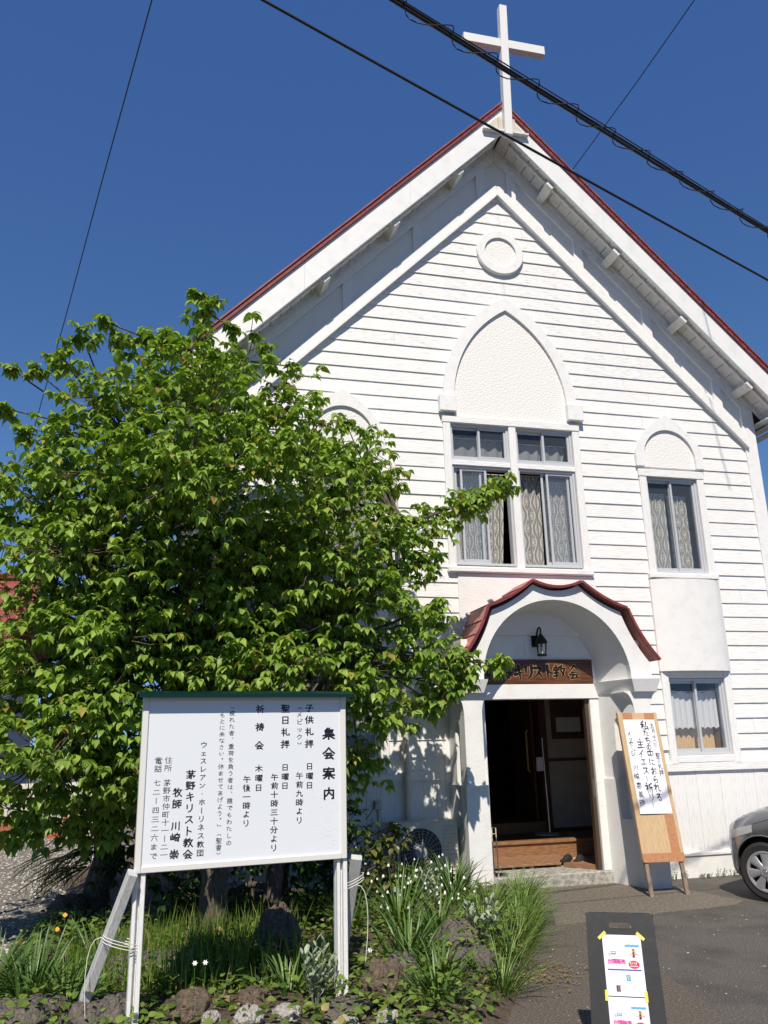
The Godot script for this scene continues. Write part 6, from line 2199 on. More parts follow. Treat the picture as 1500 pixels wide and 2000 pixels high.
func build_trees() -> void:
	var dog := [[-4.07,6.15,1.30,0.17],[-3.93,6.32,1.3,0.12],[-4.12,6.36,1.3,0.1],[-4.08,5.70,1.30,0.36],[-4.83,5.66,1.40,0.2],[-4.62,5.72,1.4,0.13],[-5.05,5.82,1.5,0.12],[-5.22,5.62,1.50,0.2],[-5.4,5.36,1.50,0.24],[-3.72,5.98,1.3,0.13],[-3.42,5.86,1.15,0.12],[-3.05,5.68,1.1,0.11],[-2.42,5.15,0.9,0.12],[-4.4,5.7,1.4,0.2],[-5.62,5.2,1.50,0.13],[-5.84,5.2,1.50,0.12],[-5.84,4.78,1.50,0.14],[-5.68,4.55,1.5,0.14],[-4.42,5.22,1.40,0.58],[-3.58,5.6,1.20,0.42],[-4.89,4.92,1.60,0.58],[-3.12,5.2,1.10,0.45],[-5.22,4.55,1.60,0.45],[-4.00,4.68,1.90,0.70],[-2.89,4.72,1.10,0.5],[-2.2,4.9,0.90,0.36],[-1.98,4.45,0.90,0.36],[-5.4,4.0,1.50,0.5],[-4.81,4.03,1.90,0.70],[-4.21,3.95,2.25,0.75],[-3.40,4.15,2.05,0.65],[-2.60,4.19,1.30,0.60],[-5.5,3.5,1.40,0.32],[-5.85,4.1,1.3,0.22],[-5.9,3.75,1.40,0.2],[-6.0,2.3,1.60,0.45],[-5.94,1.59,1.60,0.50],[-5.11,3.30,1.90,0.70],[-4.40,3.1,1.5,0.75],[-3.66,3.2,1.5,0.70],[-2.88,3.37,1.70,0.70],[-2.02,3.73,1.20,0.45],[-1.5,3.95,1.10,0.36],[-1.15,4.15,1.15,0.28],[-0.92,4.28,1.18,0.22],[-0.68,4.42,1.20,0.19],[-5.25,2.80,1.60,0.5],[-4.85,2.54,2.0,0.60],[-4.07,2.4,1.4,0.60],[-3.21,2.6,1.4,0.60],[-2.44,2.96,1.50,0.55],[-1.72,3.44,1.20,0.3],[-1.9,2.86,1.40,0.32],[-5.36,2.20,1.80,0.60],[-4.86,1.89,2.10,0.60],[-5.16,1.57,2.00,0.60],[-4.68,1.40,2.00,0.45],[-3.21,2.31,2.00,0.50],[-2.47,2.30,1.60,0.48],[-1.8,2.46,1.50,0.38],[-1.38,2.40,1.60,0.24],[-1.02,2.37,1.60,0.16],[-1.6,2.15,1.5,0.24],[-2.25,1.87,1.50,0.32],[-1.73,2.01,1.50,0.2],[-2.42,1.49,1.30,0.26],[-5.30,1.12,1.60,0.36],[-4.72,1.0,1.60,0.28],[-4.2,1.95,1.2,0.6],[-3.6,1.95,1.2,0.6],[-3.1,1.6,1.1,0.5],[-4.6,2.6,0.9,0.7],[-3.6,2.8,0.9,0.7],[-4.2,3.5,1.0,0.7],[-2.9,3.9,0.8,0.5],[-5.2,2.2,1.0,0.6],[-4.3,4.3,1.1,0.7],[-3.5,4.9,1.0,0.5],[-3.4,3.6,1.2,0.6],[-4.9,3.6,1.1,0.6],[-4.0,5.2,1.2,0.5],[-2.8,3.0,1.1,0.5],[-2.5,4.6,1.0,0.45],[-4.95,1.05,1.0,0.34],[-4.4,1.3,1.2,0.5],[-2.3,2.5,1.2,0.45],[-3.95,3.4,0.4,0.5],[-4.4,2.8,0.4,0.6],[-4.9,3.0,0.4,0.5],[-4.1,1.55,2.5,0.38],[-3.6,1.55,2.6,0.38],[-3.1,1.5,2.4,0.36],[-3.85,1.75,2.9,0.24],[-3.35,1.75,2.9,0.24],[-3.9,2.3,1.9,0.4],[-2.5,1.3,1.0,0.35],[-1.6,2.9,1.3,0.25],[-1.35,2.2,1.45,0.16]]
	var t1 := [[Vector3(-4.8, 0.0, 0.4), Vector3(-4.82, 0.35, 0.42), Vector3(-4.72, 0.62, 0.46), Vector3(-4.78, 1.0, 0.52), Vector3(-4.76, 1.7, 0.7), Vector3(-4.85, 2.6, 1.0), Vector3(-4.9, 3.6, 1.25), Vector3(-4.7, 4.6, 1.4)], [0.16, 0.125, 0.145, 0.11, 0.1, 0.075, 0.05, 0.03]]
	var t2 := [[Vector3(-3.8, 0.0, 1.85), Vector3(-3.78, 0.5, 1.86), Vector3(-3.76, 1.2, 1.7), Vector3(-3.7, 2.0, 1.35), Vector3(-3.75, 3.0, 1.15), Vector3(-3.9, 4.2, 1.25), Vector3(-4.05, 5.6, 1.35), Vector3(-4.06, 6.2, 1.3)], [0.14, 0.115, 0.105, 0.085, 0.065, 0.045, 0.022, 0.01]]
	var t3 := [[Vector3(-3.3, 0.0, 1.5), Vector3(-3.2, 0.8, 1.5), Vector3(-3.0, 1.7, 1.45), Vector3(-2.6, 2.6, 1.4), Vector3(-2.2, 3.4, 1.25), Vector3(-1.9, 3.9, 1.15)], [0.085, 0.075, 0.065, 0.05, 0.033, 0.02]]
	var da := Color(0.13, 0.255, 0.035)
	var db := Color(0.365, 0.51, 0.09)
	tree("dogwood_tree", "broad leafy green tree filling the left behind the notice board", [t1, t2, t3], dog, 500.0, Vector2(0.078, 0.12), func(_p: Vector3) -> Color: return green(da, db) if rng.randf() > 0.035 else green(Color(0.42, 0.42, 0.07), Color(0.3, 0.2, 0.06)), func(c: Color) -> ArrayMesh: return leaf_mesh(c, 0.29, 0.3, 0.3), M.leaf, 300, 6, 21)
	var ma := Color(0.16, 0.2, 0.02)
	var mbc := Color(0.34, 0.3, 0.035)
	tree("maple_tree", "slender maple with yellow-green starry leaves showing against the facade", [[[Vector3(-3.1, 0.0, 0.75), Vector3(-3.0, 1.2, 0.75), Vector3(-2.8, 2.4, 0.8), Vector3(-2.7, 3.6, 0.8), Vector3(-2.9, 4.8, 0.8)], [0.06, 0.05, 0.04, 0.028, 0.014]]], [[-3.05, 5.5, 0.85, 0.26], [-2.7, 5.15, 0.85, 0.24], [-2.3, 2.55, 1.0, 0.35], [-2.1, 3.3, 0.75, 0.36], [-2.6, 1.9, 0.9, 0.3], [-1.5, 2.25, 1.35, 0.14], [-2.3, 4.2, 0.6, 0.3]], 300.0, Vector2(0.05, 0.075), func(_p: Vector3) -> Color: return green(ma, mbc), func(c: Color) -> ArrayMesh: return maple_mesh(c), M.maple_leaf, 0, 5, 31)
	tree("maple_tree", "small maple with pale yellow leaves at the left edge before the red roof", [[[Vector3(-6.3, 0.0, 0.2), Vector3(-6.2, 1.2, 0.4), Vector3(-6.05, 2.4, 0.7), Vector3(-5.95, 3.1, 0.8)], [0.05, 0.042, 0.03, 0.018]]], [[-5.95, 3.25, 0.9, 0.36], [-5.7, 2.75, 1.0, 0.34], [-5.6, 2.1, 1.05, 0.3], [-6.1, 2.6, 0.8, 0.4]], 300.0, Vector2(0.055, 0.085), func(_p: Vector3) -> Color: return green(Color(0.24, 0.27, 0.025), Color(0.5, 0.42, 0.05)), func(c: Color) -> ArrayMesh: return maple_mesh(c), M.maple_leaf, 0, 5, 33)
	# shrubs
	tree("leafy_shrub", "low shrub with bronze-tipped leaves in front of the air conditioner", [[[Vector3(-2.0, 0.05, 1.0), Vector3(-2.0, 0.3, 1.0), Vector3(-1.98, 0.55, 1.0)], [0.018, 0.014, 0.008]]], [[-2.15, 0.68, 1.0, 0.28], [-1.95, 0.78, 0.95, 0.16], [-2.3, 0.45, 1.1, 0.3], [-2.05, 0.38, 1.1, 0.25]], 330.0, Vector2(0.06, 0.1), func(_p: Vector3) -> Color: return green(Color(0.05, 0.09, 0.015), Color(0.2, 0.21, 0.04)), func(c: Color) -> ArrayMesh: return leaf_mesh(c, 0.3, 0.25, 0.2), M.leaf, 0, 4, 41, "shrubs in the garden bed")
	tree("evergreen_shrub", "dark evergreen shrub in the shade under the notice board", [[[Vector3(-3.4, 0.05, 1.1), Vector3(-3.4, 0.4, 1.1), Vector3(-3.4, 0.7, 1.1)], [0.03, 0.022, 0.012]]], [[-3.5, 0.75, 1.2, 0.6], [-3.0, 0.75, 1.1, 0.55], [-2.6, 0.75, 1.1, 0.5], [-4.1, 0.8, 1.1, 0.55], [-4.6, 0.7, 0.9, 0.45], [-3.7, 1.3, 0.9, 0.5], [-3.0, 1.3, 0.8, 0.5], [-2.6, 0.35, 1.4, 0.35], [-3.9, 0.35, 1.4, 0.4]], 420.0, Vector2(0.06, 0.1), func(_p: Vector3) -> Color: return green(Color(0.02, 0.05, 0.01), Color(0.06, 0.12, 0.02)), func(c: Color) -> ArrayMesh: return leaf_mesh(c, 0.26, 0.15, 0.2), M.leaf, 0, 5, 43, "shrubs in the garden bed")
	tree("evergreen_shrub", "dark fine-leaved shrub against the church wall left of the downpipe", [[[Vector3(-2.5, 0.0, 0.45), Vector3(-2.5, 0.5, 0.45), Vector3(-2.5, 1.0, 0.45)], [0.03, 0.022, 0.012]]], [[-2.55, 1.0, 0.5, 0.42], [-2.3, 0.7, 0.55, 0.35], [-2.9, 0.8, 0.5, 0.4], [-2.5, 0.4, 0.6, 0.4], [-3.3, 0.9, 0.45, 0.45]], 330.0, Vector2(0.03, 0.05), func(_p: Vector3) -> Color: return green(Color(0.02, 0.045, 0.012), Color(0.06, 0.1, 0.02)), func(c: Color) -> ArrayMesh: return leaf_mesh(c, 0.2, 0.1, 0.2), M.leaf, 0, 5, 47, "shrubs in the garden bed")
	# drooping brown conifer spray at the gravel edge
	var dr := MB.new()
	dr.tint = true
	rng.seed = 51
	for k in 34:
		var a := Vector3(-4.9 - rng.randf() * 0.3, 0.62 + rng.randf_range(-0.12, 0.12), 0.3 + rng.randf_range(-0.2, 0.2))
		var b := a + Vector3(-rng.randf_range(0.2, 0.5), -rng.randf_range(0.1, 0.32), rng.randf_range(-0.05, 0.2))
		dr.col = green(Color(0.16, 0.1, 0.02), Color(0.3, 0.26, 0.05))
		dr.tube([a, a.lerp(b, 0.5) + Vector3(0, 0.03, 0), b], [0.007, 0.006, 0.002], 4)
		for j in 6:
			var p := a.lerp(b, 0.25 + 0.12 * j)
			dr.tube([p, p + Vector3(rng.randf_range(-0.06, 0.02), -0.07, rng.randf_range(-0.05, 0.05))], [0.004, 0.001], 3)
	solo("dry_branch", "drooping brownish dry branch over the edge of the gravel", "branch", dr, M.blade)

func bed_right(z: float) -> float:
	var k := [[-4.0, -3.9], [0.0, -1.1], [0.5, -0.72], [0.76, -0.42], [1.2, -0.55], [2.07, -0.98], [3.0, -1.46], [3.7, -1.86], [4.25, -2.16], [5.2, -2.75]]
	for i in k.size() - 1:
		if z <= k[i + 1][0]: return lerpf(k[i][1], k[i + 1][1], clampf((z - k[i][0]) / (k[i + 1][0] - k[i][0]), 0, 1))
	return -2.75

func bed_left(z: float) -> float:
	return -5.38 - 0.1 * sin(z * 1.7) - (0.25 * maxf(0.0, z - 2.0))

func bed_y(x: float, z: float) -> float:
	var e := minf(minf(bed_right(z) - x, x - bed_left(z)), minf(5.3 - z, z + 4.0))
	return 0.15 * smoothstep(-0.02, 0.35, e) + (-0.03 if e < -0.02 else 0.0) + 0.02 * sin(x * 5.1 + z * 3.3) * smoothstep(0.1, 0.5, e) + 0.012 * sin(x * 13.0) * sin(z * 11.0) * smoothstep(0.1, 0.5, e)

func clump(called: String, label: String, at: Vector2, n: int, len_: Vector2, wide: float, spread: float, ca: Color, cb: Color, group: String, lean := Vector3.ZERO, cat := "plant") -> void:
	var base := Vector3(at.x, bed_y(at.x, at.y) - 0.01, at.y)
	var mb := MB.new()
	mb.tint = true
	for k in n:
		mb.col = green(ca, cb)
		var a := rng.randf() * TAU
		var out := Vector3(cos(a), 0, sin(a))
		var p := base + out * rng.randf() * 0.08 * (1.0 + spread)
		var l := rng.randf_range(len_.x, len_.y)
		var tilt := rng.randf_range(0.1, 0.75) * spread
		var curl := rng.randf_range(0.3, 1.5) * spread
		var side := out.cross(Vector3.UP).rotated(Vector3.UP, rng.randf_range(-0.6, 0.6))
		var rows := []
		var ang := tilt
		var q := p
		for i in 7:
			var t := i / 6.0
			var w: float = wide * (1.0 - pow(t, 2.2)) * (0.75 + 0.5 * t)
			var nn := out * cos(ang) - Vector3.UP * sin(ang)
			rows.append([q - side * w, q + nn * w * -0.35, q + side * w])
			q += (Vector3.UP * cos(ang) + (out + lean) * sin(ang)) * l / 6.0
			ang += curl / 6.0
		mb.grid(rows)
	solo(called, label, cat, mb, M.blade, group)

func stone(called: String, label: String, c: Vector3, r: Vector3, turn: float, m: Material, rough: float, sd: int, group := "stones edging the garden bed") -> void:
	var f := FastNoiseLite.new()
	f.seed = sd
	f.frequency = 0.9
	f.fractal_octaves = 4
	var mb := MB.new()
	var rows := []
	var nlat := 22
	var nlon := 34
	for i in nlat + 1:
		var la := PI * i / nlat
		var line := []
		for j in nlon:
			var lo := TAU * j / nlon
			var d := Vector3(sin(la) * cos(lo), cos(la), sin(la) * sin(lo))
			# facets: squash towards a few flat planes
			var k := 1.0 + rough * f.get_noise_3d(d.x * 1.3, d.y * 1.3, d.z * 1.3) + rough * 0.4 * (0.5 - absf(f.get_noise_3d(d.x * 3.1, d.y * 3.1, d.z * 3.1)) * 2.0) + rough * 0.18 * f.get_noise_3d(d.x * 9, d.y * 9, d.z * 9)
			var p := d * k
			p.y = minf(p.y, 0.8 + 0.2 * f.get_noise_2d(d.x * 2, d.z * 2)) if sd % 2 == 0 else p.y
			line.append(c + (p * r).rotated(Vector3.UP, turn))
		rows.append(line)
	mb.grid(rows, true, true)
	solo(called, label, "stone", mb, m, group)

func build_bed() -> void:
	var mb := MB.new()
	var rows := []
	for i in 106:
		var z := -4.05 + i * 0.09
		var line := []
		for j in 60:
			var x := lerpf(bed_left(z) - 0.05, bed_right(z) + 0.05, j / 59.0)
			line.append(Vector3(x, bed_y(x, z), z))
		rows.append(line)
	mb.grid(rows)
	ground_piece("garden_soil", mb, M.soil)
	rng.seed = 61
	# stones
	stone("garden_stone", "large brown standing stone in the middle below the notice board", Vector3(-3.36, 0.26, 2.75), Vector3(0.15, 0.21, 0.14), 0.4, M.rock_brown, 0.35, 7)
	stone("garden_stone", "long flat grey stone behind the left post of the notice board", Vector3(-4.25, 0.2, 3.1), Vector3(0.34, 0.13, 0.16), 0.15, M.rock, 0.3, 4)
	stone("garden_stone", "wide dark stone in the bottom left corner", Vector3(-4.98, 0.15, 3.95), Vector3(0.34, 0.17, 0.2), 0.2, M.rock, 0.3, 12)
	stone("garden_stone", "dark slab leaning in front of the left brace", Vector3(-4.5, 0.16, 3.98), Vector3(0.2, 0.14, 0.15), 0.7, M.rock, 0.35, 14)
	stone("garden_stone", "upright split brown stone right of the right post", Vector3(-2.88, 0.2, 4.1), Vector3(0.14, 0.17, 0.11), 0.3, M.rock_brown, 0.4, 21)
	stone("garden_stone", "small dark stone just behind the split brown stone", Vector3(-2.68, 0.18, 3.75), Vector3(0.1, 0.13, 0.1), 0.9, M.rock, 0.4, 23)
	stone("garden_stone", "rounded grey stone at the foot of the left porch pillar", Vector3(-0.97, 0.1, 1.15), Vector3(0.22, 0.17, 0.18), 0.1, M.rock, 0.22, 28)
	stone("garden_stone", "smooth grey stone among the grass in the middle of the bed", Vector3(-2.02, 0.18, 2.95), Vector3(0.24, 0.14, 0.18), 0.8, M.rock, 0.22, 31)
	stone("garden_stone", "smooth grey stone nearer the path, beside the grass clumps", Vector3(-2.16, 0.15, 3.55), Vector3(0.22, 0.12, 0.16), 0.5, M.rock, 0.25, 35)
	stone("garden_stone", "brown cracked stone right of the left post", Vector3(-4.0, 0.19, 4.05), Vector3(0.13, 0.12, 0.11), 1.2, M.rock_brown, 0.4, 40)
	stone("garden_stone", "low dark stone at the bottom right of the right post", Vector3(-3.15, 0.14, 4.25), Vector3(0.16, 0.09, 0.13), 0.3, M.rock, 0.35, 46)
	stone("garden_stone", "dark round stone by the gravel below the left trunk", Vector3(-5.05, 0.12, 0.55), Vector3(0.2, 0.2, 0.18), 0.4, M.rock_brown, 0.3, 51)
	stone("garden_stone", "tan lump of earth-coloured stone in the bare soil", Vector3(-3.62, 0.16, 3.9), Vector3(0.12, 0.09, 0.1), 1.6, M.rock_brown, 0.4, 56)
	for k in 7:
		var x: float = [-4.42, -4.2, -3.92, -3.7, -3.48, -3.2, -2.98][k] + rng.randf_range(-0.04, 0.04)
		var z := rng.randf_range(4.1, 4.5)
		stone("rubble_lump", ["pale concrete lump just left of the left post foot", "pale concrete lump just right of the left post foot", "pale concrete lump below the brown cracked stone", "pale concrete lump in the middle of the bed front", "pale concrete lump left of the silvery plant", "pale concrete lump left of the right post foot", "pale concrete lump right of the right post foot"][k], Vector3(x, bed_y(x, z) + 0.015, z), Vector3(0.05, 0.04, 0.045) * rng.randf_range(0.6, 1.7), rng.randf() * 3, M.rubble, 0.5, 80 + k, "broken concrete at the foot of the notice board")
	# strap-leaved clumps
	var g := "strap-leaved clumps in the garden bed"
	var la := Color(0.035, 0.09, 0.018)
	var lb := Color(0.14, 0.24, 0.05)
	var spots := [[-4.95, 3.45, "arching bright green clump at the left of the bed", 1.05, 120], [-4.72, 3.68, "arching green clump beside the foot of the left brace", 0.8, 70], [-5.2, 3.15, "arching green clump at the edge of the gravel", 1.0, 100], [-2.3, 2.25, "tall strap-leaved clump right of the right post", 1.15, 80], [-2.1, 2.7, "sprawling strap-leaved clump in front of the tall one", 1.0, 60], [-1.85, 0.85, "dark narrow-leaved clump in front of the air conditioner", 1.0, 80], [-1.35, 0.8, "dark narrow-leaved clump beside the left porch pillar", 1.0, 80], [-2.75, 1.5, "shaded strap-leaved clump behind the right post", 1.0, 60], [-2.65, 2.0, "shaded strap-leaved clump near the brown standing stone", 0.9, 50], [-3.62, 2.95, "small clump of broad blades in front of the fine grass", 0.75, 22], [-3.42, 3.8, "sparse clump of broad blades near the silvery plant", 0.7, 30], [-1.5, 1.3, "narrow-leaved clump behind the rounded stone", 0.9, 60], [-2.5, 3.25, "strap-leaved clump between the right post and the smooth stones", 0.95, 70], [-2.45, 3.85, "low strap-leaved clump right of the split brown stone", 0.75, 60], [-2.62, 4.3, "strap-leaved clump at the very front right of the bed", 0.7, 50], [-4.05, 3.45, "loose strap-leaved clump right of the left post", 0.7, 26], [-4.6, 2.6, "strap-leaved clump between the left trunk and the fine grass", 0.9, 50]]
	for s in spots:
		clump("strap_leaf_clump", s[2], Vector2(s[0], s[1]), s[4], Vector2(0.26, 0.5) * s[3], 0.0095, 0.95, la, lb, g)
	g = "grass tufts along the path edge"
	var names := ["grass tuft nearest the church step", "grass tuft beside the rounded grey stone", "grass tuft halfway along the path edge", "grass tuft spilling over the asphalt", "thick grass tuft below the spilling one", "grass tuft near the bottom of the path edge", "grass tuft at the bottom edge of the picture", "grass tuft inside the path edge above the smooth stones", "grass tuft inside the path edge among the silvery leaves"]
	var path := [[-0.68, 0.98], [-0.85, 1.4], [-1.02, 1.8], [-1.2, 2.2], [-1.42, 2.65], [-1.7, 3.15], [-2.0, 3.75], [-1.35, 1.9], [-1.65, 2.5]]
	for i in path.size():
		clump("grass_tuft", names[i], Vector2(path[i][0], path[i][1]), 130, Vector2(0.18, 0.42), 0.0045, 1.0, Color(0.06, 0.13, 0.02), Color(0.2, 0.3, 0.06), g, Vector3(0.25, 0, 0.1), "grass")
	# fine grass, leafy ground cover
	var places := []
	for k in 4200:
		var x := rng.randf_range(-4.85, -3.0)
		var z := rng.randf_range(2.2, 3.6)
		if absf(x + 3.36) < 0.2 and z < 3.0 and z > 2.5: continue
		if rng.randf() > 1.15 - 0.9 * absf(x + 3.95) / 0.9 - 0.35 * sin(x * 7.0 + z * 4.0): continue
		var l := rng.randf_range(0.1, 0.4) * rng.randf_range(0.7, 1.0)
		var y := Vector3(rng.randfn(0.0, 0.22), 1, rng.randfn(0.05, 0.22)).normalized()
		var xx := Vector3(1, 0, rng.randf_range(-1, 1)).normalized()
		places.append([Transform3D(Basis(xx * 0.0032, y * l, xx.cross(y).normalized() * 0.1), Vector3(x, bed_y(x, z) - 0.01, z)), green(Color(0.05, 0.12, 0.015), Color(0.19, 0.29, 0.04)) if rng.randf() > 0.06 else Color(0.38, 0.31, 0.14)])
	var blade := MB.new()
	blade.tint = true
	blade.grid([[Vector3(-1, 0, 0), Vector3(1, 0, 0)], [Vector3(-0.9, 0.4, 0.02), Vector3(0.9, 0.4, 0.02)], [Vector3(-0.6, 0.75, 0.1), Vector3(0.6, 0.75, 0.1)], [Vector3(-0.05, 1, 0.25), Vector3(0.05, 1, 0.25)]], false, true)
	scatter("fine_grass", blade.mesh(), M.blade, places, self, {"label": "fine tall green grass growing behind the posts of the notice board", "category": "grass"})
	places = []
	for k in 17000:
		var z := rng.randf_range(0.4, 5.0)
		var x := rng.randf_range(bed_left(z) + 0.1, bed_right(z) - 0.1)
		var edge := minf(bed_right(z) - x, x - bed_left(z))
		var keep := 0.5 + 0.5 * sin(x * 3.1 + 1.0) * sin(z * 2.7)
		if rng.randf() > 0.3 + 0.7 * keep or z > 5.2: continue
		if z > 3.95 and x > -4.1 and x < -3.4 and rng.randf() < 0.7: continue
		if z > 3.75 and x < -4.35 and rng.randf() < 0.45: continue
		var a := rng.randf() * TAU
		places.append([leaf_place(Vector3(x, bed_y(x, z) + pow(rng.randf(), 1.6) * 0.2 * (0.4 + 0.6 * keep), z), Vector3(cos(a), rng.randf_range(-0.2, 0.9), sin(a)), rng.randf_range(0.025, 0.07), rng.randf_range(-0.5, 0.5)), green(Color(0.06, 0.13, 0.02), Color(0.26, 0.36, 0.07)) if rng.randf() > 0.03 else Color(0.4, 0.33, 0.12)])
	scatter("ground_cover", leaf_mesh(Color(1, 1, 1), 0.36, 0.2, 0.2), M.leaf, places, self, {"label": "small round leaves of ground cover spread over the garden bed", "category": "ground cover"})
	# silvery upright plants
	var sil := ["silvery grey leafy plant in front of the brown standing stone", "silvery grey leafy plant by the path grass", "silvery grey leafy plant left of the rounded stone"]
	var sp := [[-3.28, 4.05], [-1.87, 3.05], [-1.75, 1.45]]
	for k in 3:
		var mb2 := MB.new()
		mb2.tint = true
		var b := Vector3(sp[k][0], bed_y(sp[k][0], sp[k][1]), sp[k][1])
		for s in 13:
			var d := Vector3(rng.randf_range(-0.35, 0.35), 1, rng.randf_range(-0.35, 0.35)).normalized()
			var l := rng.randf_range(0.16, 0.32)
			mb2.col = Color(0.22, 0.27, 0.18)
			mb2.tube([b + Vector3(d.x, 0, d.z) * 0.12, b + Vector3(d.x, 0, d.z) * 0.12 + d * l], [0.004, 0.002], 4)
			for j in 9:
				var t := 0.2 + 0.8 * j / 8.0
				var a := j * 2.4 + s
				var dir := (Vector3(cos(a), 1.1, sin(a))).normalized()
				var lm := leaf_place(b + Vector3(d.x, 0, d.z) * 0.12 + d * l * t, dir, rng.randf_range(0.045, 0.075), 0.2)
				mb2.col = green(Color(0.2, 0.26, 0.16), Color(0.38, 0.43, 0.31))
				var q := [[0.0, 0.05], [0.4, 0.24], [0.75, 0.17], [1.0, 0.0]]
				var rws := []
				for e in q: rws.append([lm * Vector3(e[0], e[1] * 0.3, -e[1]), lm * Vector3(e[0], 0, 0), lm * Vector3(e[0], e[1] * 0.3, e[1])])
				mb2.grid(rws, false, true)
		solo("silver_plant", sil[k], "plant", mb2, M.blade, "silvery plants in the garden bed")
	# star flowers and poppies
	var fl := [[Vector3(-3.98, 0.36, 3.75), "pair of white star flowers between the posts, left one", 0], [Vector3(-3.92, 0.37, 3.8), "pair of white star flowers between the posts, right one", 0], [Vector3(-2.9, 0.36, 3.8), "white star flower just right of the right post, upper one", 0], [Vector3(-2.88, 0.31, 3.86), "white star flower just right of the right post, lower one", 0], [Vector3(-4.93, 0.38, 1.95), "upper orange poppy near the gravel", 1], [Vector3(-4.97, 0.3, 2.05), "lower orange poppy near the gravel", 1]]
	for q in fl:
		var o := thing("flower", q[1], "flower", Vector3(q[0].x, bed_y(q[0].x, q[0].z), q[0].z), "flowers in the garden bed")
		var st := MB.new()
		st.tint = true
		st.col = Color(0.1, 0.2, 0.04)
		st.tube([Vector3(q[0].x, bed_y(q[0].x, q[0].z) - 0.01, q[0].z - 0.03), q[0]], [0.003, 0.002], 4)
		part("stem", st, M.blade, o)
		for i in (6 if q[2] == 0 else 4):
			var a: float = TAU * i / (6 if q[2] == 0 else 4)
			var face := Basis(Vector3.RIGHT, 0.9)
			var d := face * Vector3(cos(a), 0.25 if q[2] else 0.05, sin(a))
			var s := face * Vector3(-sin(a), 0, cos(a))
			var pm := MB.new()
			var l := 0.018 if q[2] == 0 else 0.02
			var w := 0.0042 if q[2] == 0 else 0.012
			pm.quad(q[0], q[0] + d * l * 0.5 + s * w, q[0] + d * l, q[0] + d * l * 0.5 - s * w)
			part("petal", pm, M.petal_white if q[2] == 0 else M.petal_orange, o)
	var drops := []
	for k in 70:
		var x := rng.randf_range(-2.5, -1.5)
		var z := rng.randf_range(0.8, 2.4)
		drops.append([Transform3D(Basis().scaled(Vector3.ONE * rng.randf_range(0.01, 0.016)), Vector3(x, bed_y(x, z) + rng.randf_range(0.15, 0.4), z)), Color(0.75, 0.76, 0.7)])
	var bell := MB.new()
	bell.tint = true
	bell.lathe([Vector2(0.9, -1.0), Vector2(0.75, -0.3), Vector2(0.3, 0.4), Vector2(0.0, 0.6)], 6)
	scatter("snowdrop_bells", bell.mesh(), M.flower, drops, self, {"label": "tiny white bell flowers dotted over the strap-leaved clumps", "category": "flowers"})
	# weeds at the plinth
	for k in 7:
		var x: float = [1.62, 1.75, 1.98, 2.1, 2.25, 2.42, 2.55][k]
		rng.seed = 300 + k
		var mb3 := MB.new()
		mb3.tint = true
		for s in 9:
			mb3.col = green(Color(0.1, 0.16, 0.04), Color(0.28, 0.3, 0.14))
			var a := Vector3(x + rng.randf_range(-0.05, 0.05), 0, 0.07 + rng.randf() * 0.03)
			var b := a + Vector3(rng.randf_range(-0.03, 0.03), rng.randf_range(0.03, [0.14, 0.12, 0.06, 0.05, 0.13, 0.09, 0.05][k]), rng.randf_range(0, 0.03))
			mb3.tube([a, b], [0.003, 0.0015], 3)
			for j in 3:
				var lm := leaf_place(a.lerp(b, 0.3 + 0.3 * j), Vector3(rng.randf_range(-1, 1), 0.6, 1), 0.03, 0.0)
				mb3.quad(lm * Vector3.ZERO, lm * Vector3(0.5, 0, -0.3), lm * Vector3(1, 0, 0), lm * Vector3(0.5, 0, 0.3))
		solo("weed", ["tall weed at the plinth behind the leaning board", "tall weed beside the right leg of the leaning board", "low weed midway along the plinth", "tiny weed right of the low one on the plinth", "broad-leaved weed at the plinth near the car", "weed at the plinth close to the car", "tiny weed at the plinth right beside the wheel"][k], "weed", mb3, M.blade, "weeds along the plinth")

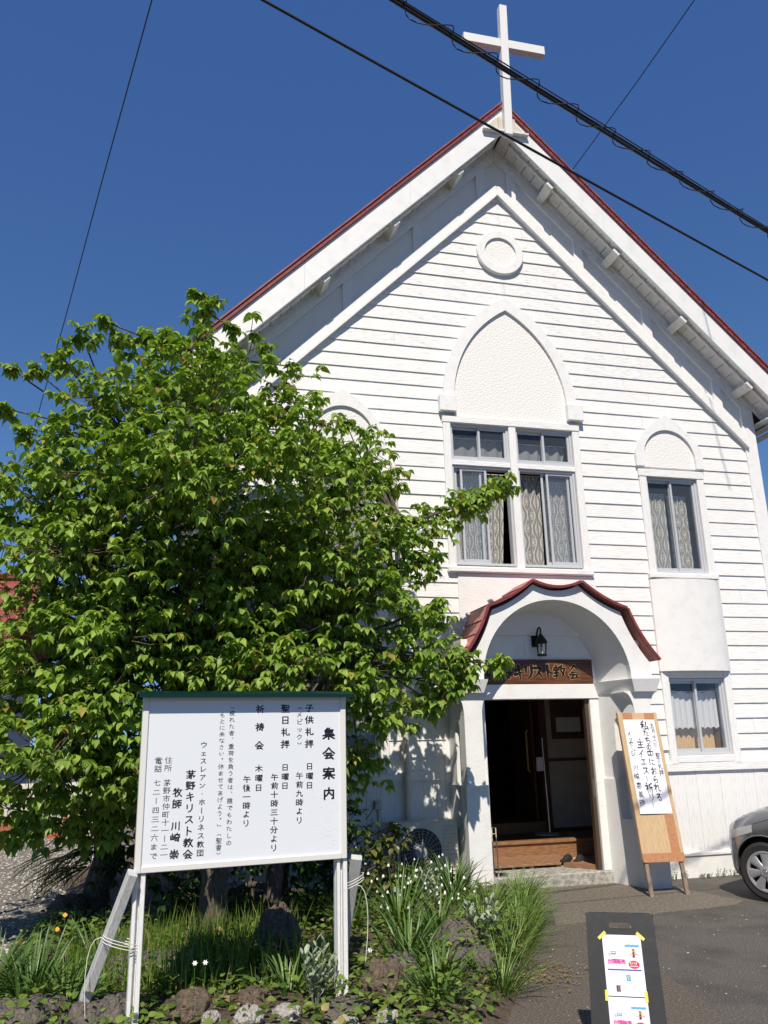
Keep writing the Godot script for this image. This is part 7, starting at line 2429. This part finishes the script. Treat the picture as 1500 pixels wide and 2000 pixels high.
func build_ground() -> void:
	var mb := MB.new()
	mb.quad(Vector3(-300, 0, 300), Vector3(300, 0, 300), Vector3(300, 0, -300), Vector3(-300, 0, -300))
	ground_piece("ground", mb, M.asphalt)
	mb = MB.new()
	mb.quad(Vector3(-40, 0.004, 4.0), Vector3(-4.6, 0.004, 4.0), Vector3(-4.0, 0.004, -30.0), Vector3(-40, 0.004, -30.0))
	ground_piece("gravel_lot", mb, M.gravel_bed)
	# the concrete apron before the porch, with an uneven front edge
	mb = MB.new()
	var poly := PackedVector2Array([Vector2(-1.2, 0.0), Vector2(-0.5, 1.3), Vector2(-0.75, 1.9), Vector2(-0.35, 1.86), Vector2(0.1, 1.8), Vector2(0.5, 1.72), Vector2(0.95, 1.7), Vector2(1.35, 1.62), Vector2(1.5, 1.5), Vector2(1.42, 1.0), Vector2(1.36, 0.55), Vector2(1.33, 0.0)])
	var q := PackedVector2Array()
	for p in poly: q.append(Vector2(p.x, -p.y))
	mb.prism(q, 0.0, 0.008, Transform3D(Basis(Vector3.RIGHT, -PI / 2), Vector3.ZERO))
	ground_piece("concrete_apron", mb, M.apron_concrete)
	# older, browner paving between the bed and the newer asphalt
	mb = MB.new()
	poly = PackedVector2Array([Vector2(-1.1, 1.2), Vector2(-0.72, 1.92), Vector2(-0.3, 1.875), Vector2(-0.12, 1.84), Vector2(-0.35, 2.3), Vector2(-0.42, 2.9), Vector2(-0.7, 3.5), Vector2(-0.86, 4.3), Vector2(-1.2, 5.2), Vector2(-1.5, 7.0), Vector2(-3.2, 7.0), Vector2(-2.9, 5.0)])
	q = PackedVector2Array()
	for p in poly: q.append(Vector2(p.x, -p.y))
	mb.prism(q, 0.0, 0.004, Transform3D(Basis(Vector3.RIGHT, -PI / 2), Vector3.ZERO))
	ground_piece("old_paving", mb, M.old_asphalt)
	# pebbles
	rng.seed = 71
	var peb := MB.new()
	peb.tint = true
	peb.lathe([Vector2(0.0, -0.2), Vector2(0.9, 0.0), Vector2(0.75, 0.45), Vector2(0.0, 0.65)], 6)
	var places := []
	for k in 9000:
		var z := rng.randf_range(-9.5, 3.2)
		var x := bed_left(z) - pow(rng.randf(), 1.4) * 5.0 + 0.12
		var s := rng.randf_range(0.008, 0.024)
		places.append([Transform3D(Basis(Vector3.UP, rng.randf() * TAU).scaled(Vector3(s * rng.randf_range(0.7, 1.4), s, s)), Vector3(x, 0.006, z)), green(Color(0.12, 0.11, 0.09), Color(0.58, 0.56, 0.5))])
	scatter("gravel_pebbles", peb.mesh(), M.flower, places, self, {"label": "loose pale pebbles covering the lot at the left", "category": "gravel"})
	places = []
	for k in 260:
		var z := rng.randf_range(1.9, 6.0)
		var x := bed_right(z) + 0.05 + pow(rng.randf(), 1.8) * 2.6
		var s := rng.randf_range(0.002, 0.008)
		places.append([Transform3D(Basis(Vector3.UP, rng.randf() * TAU).scaled(Vector3(s * 1.4, s * 0.7, s)), Vector3(x, 0.002, z)), green(Color(0.3, 0.29, 0.26), Color(0.66, 0.65, 0.6))])
	scatter("stray_grit", peb.mesh(), M.flower, places, self, {"label": "scattered pale grit on the asphalt beside the grass edge", "category": "grit"})
	places = []
	for k in 260:
		var x := -1.55 + rng.randfn(0.0, 0.16)
		var z := 3.35 + rng.randfn(0.0, 0.16)
		var a := rng.randf() * TAU
		places.append([leaf_place(Vector3(x, 0.008 + rng.randf() * 0.015, z), Vector3(cos(a), 0.1, sin(a)), rng.randf_range(0.02, 0.06), 0), green(Color(0.2, 0.13, 0.05), Color(0.42, 0.31, 0.14))])
	scatter("dry_clippings", leaf_mesh(Color(1, 1, 1), 0.12, 0.1, 0.1), M.blade, places, self, {"label": "small heap of dry brown clippings at the edge of the asphalt", "category": "clippings"})
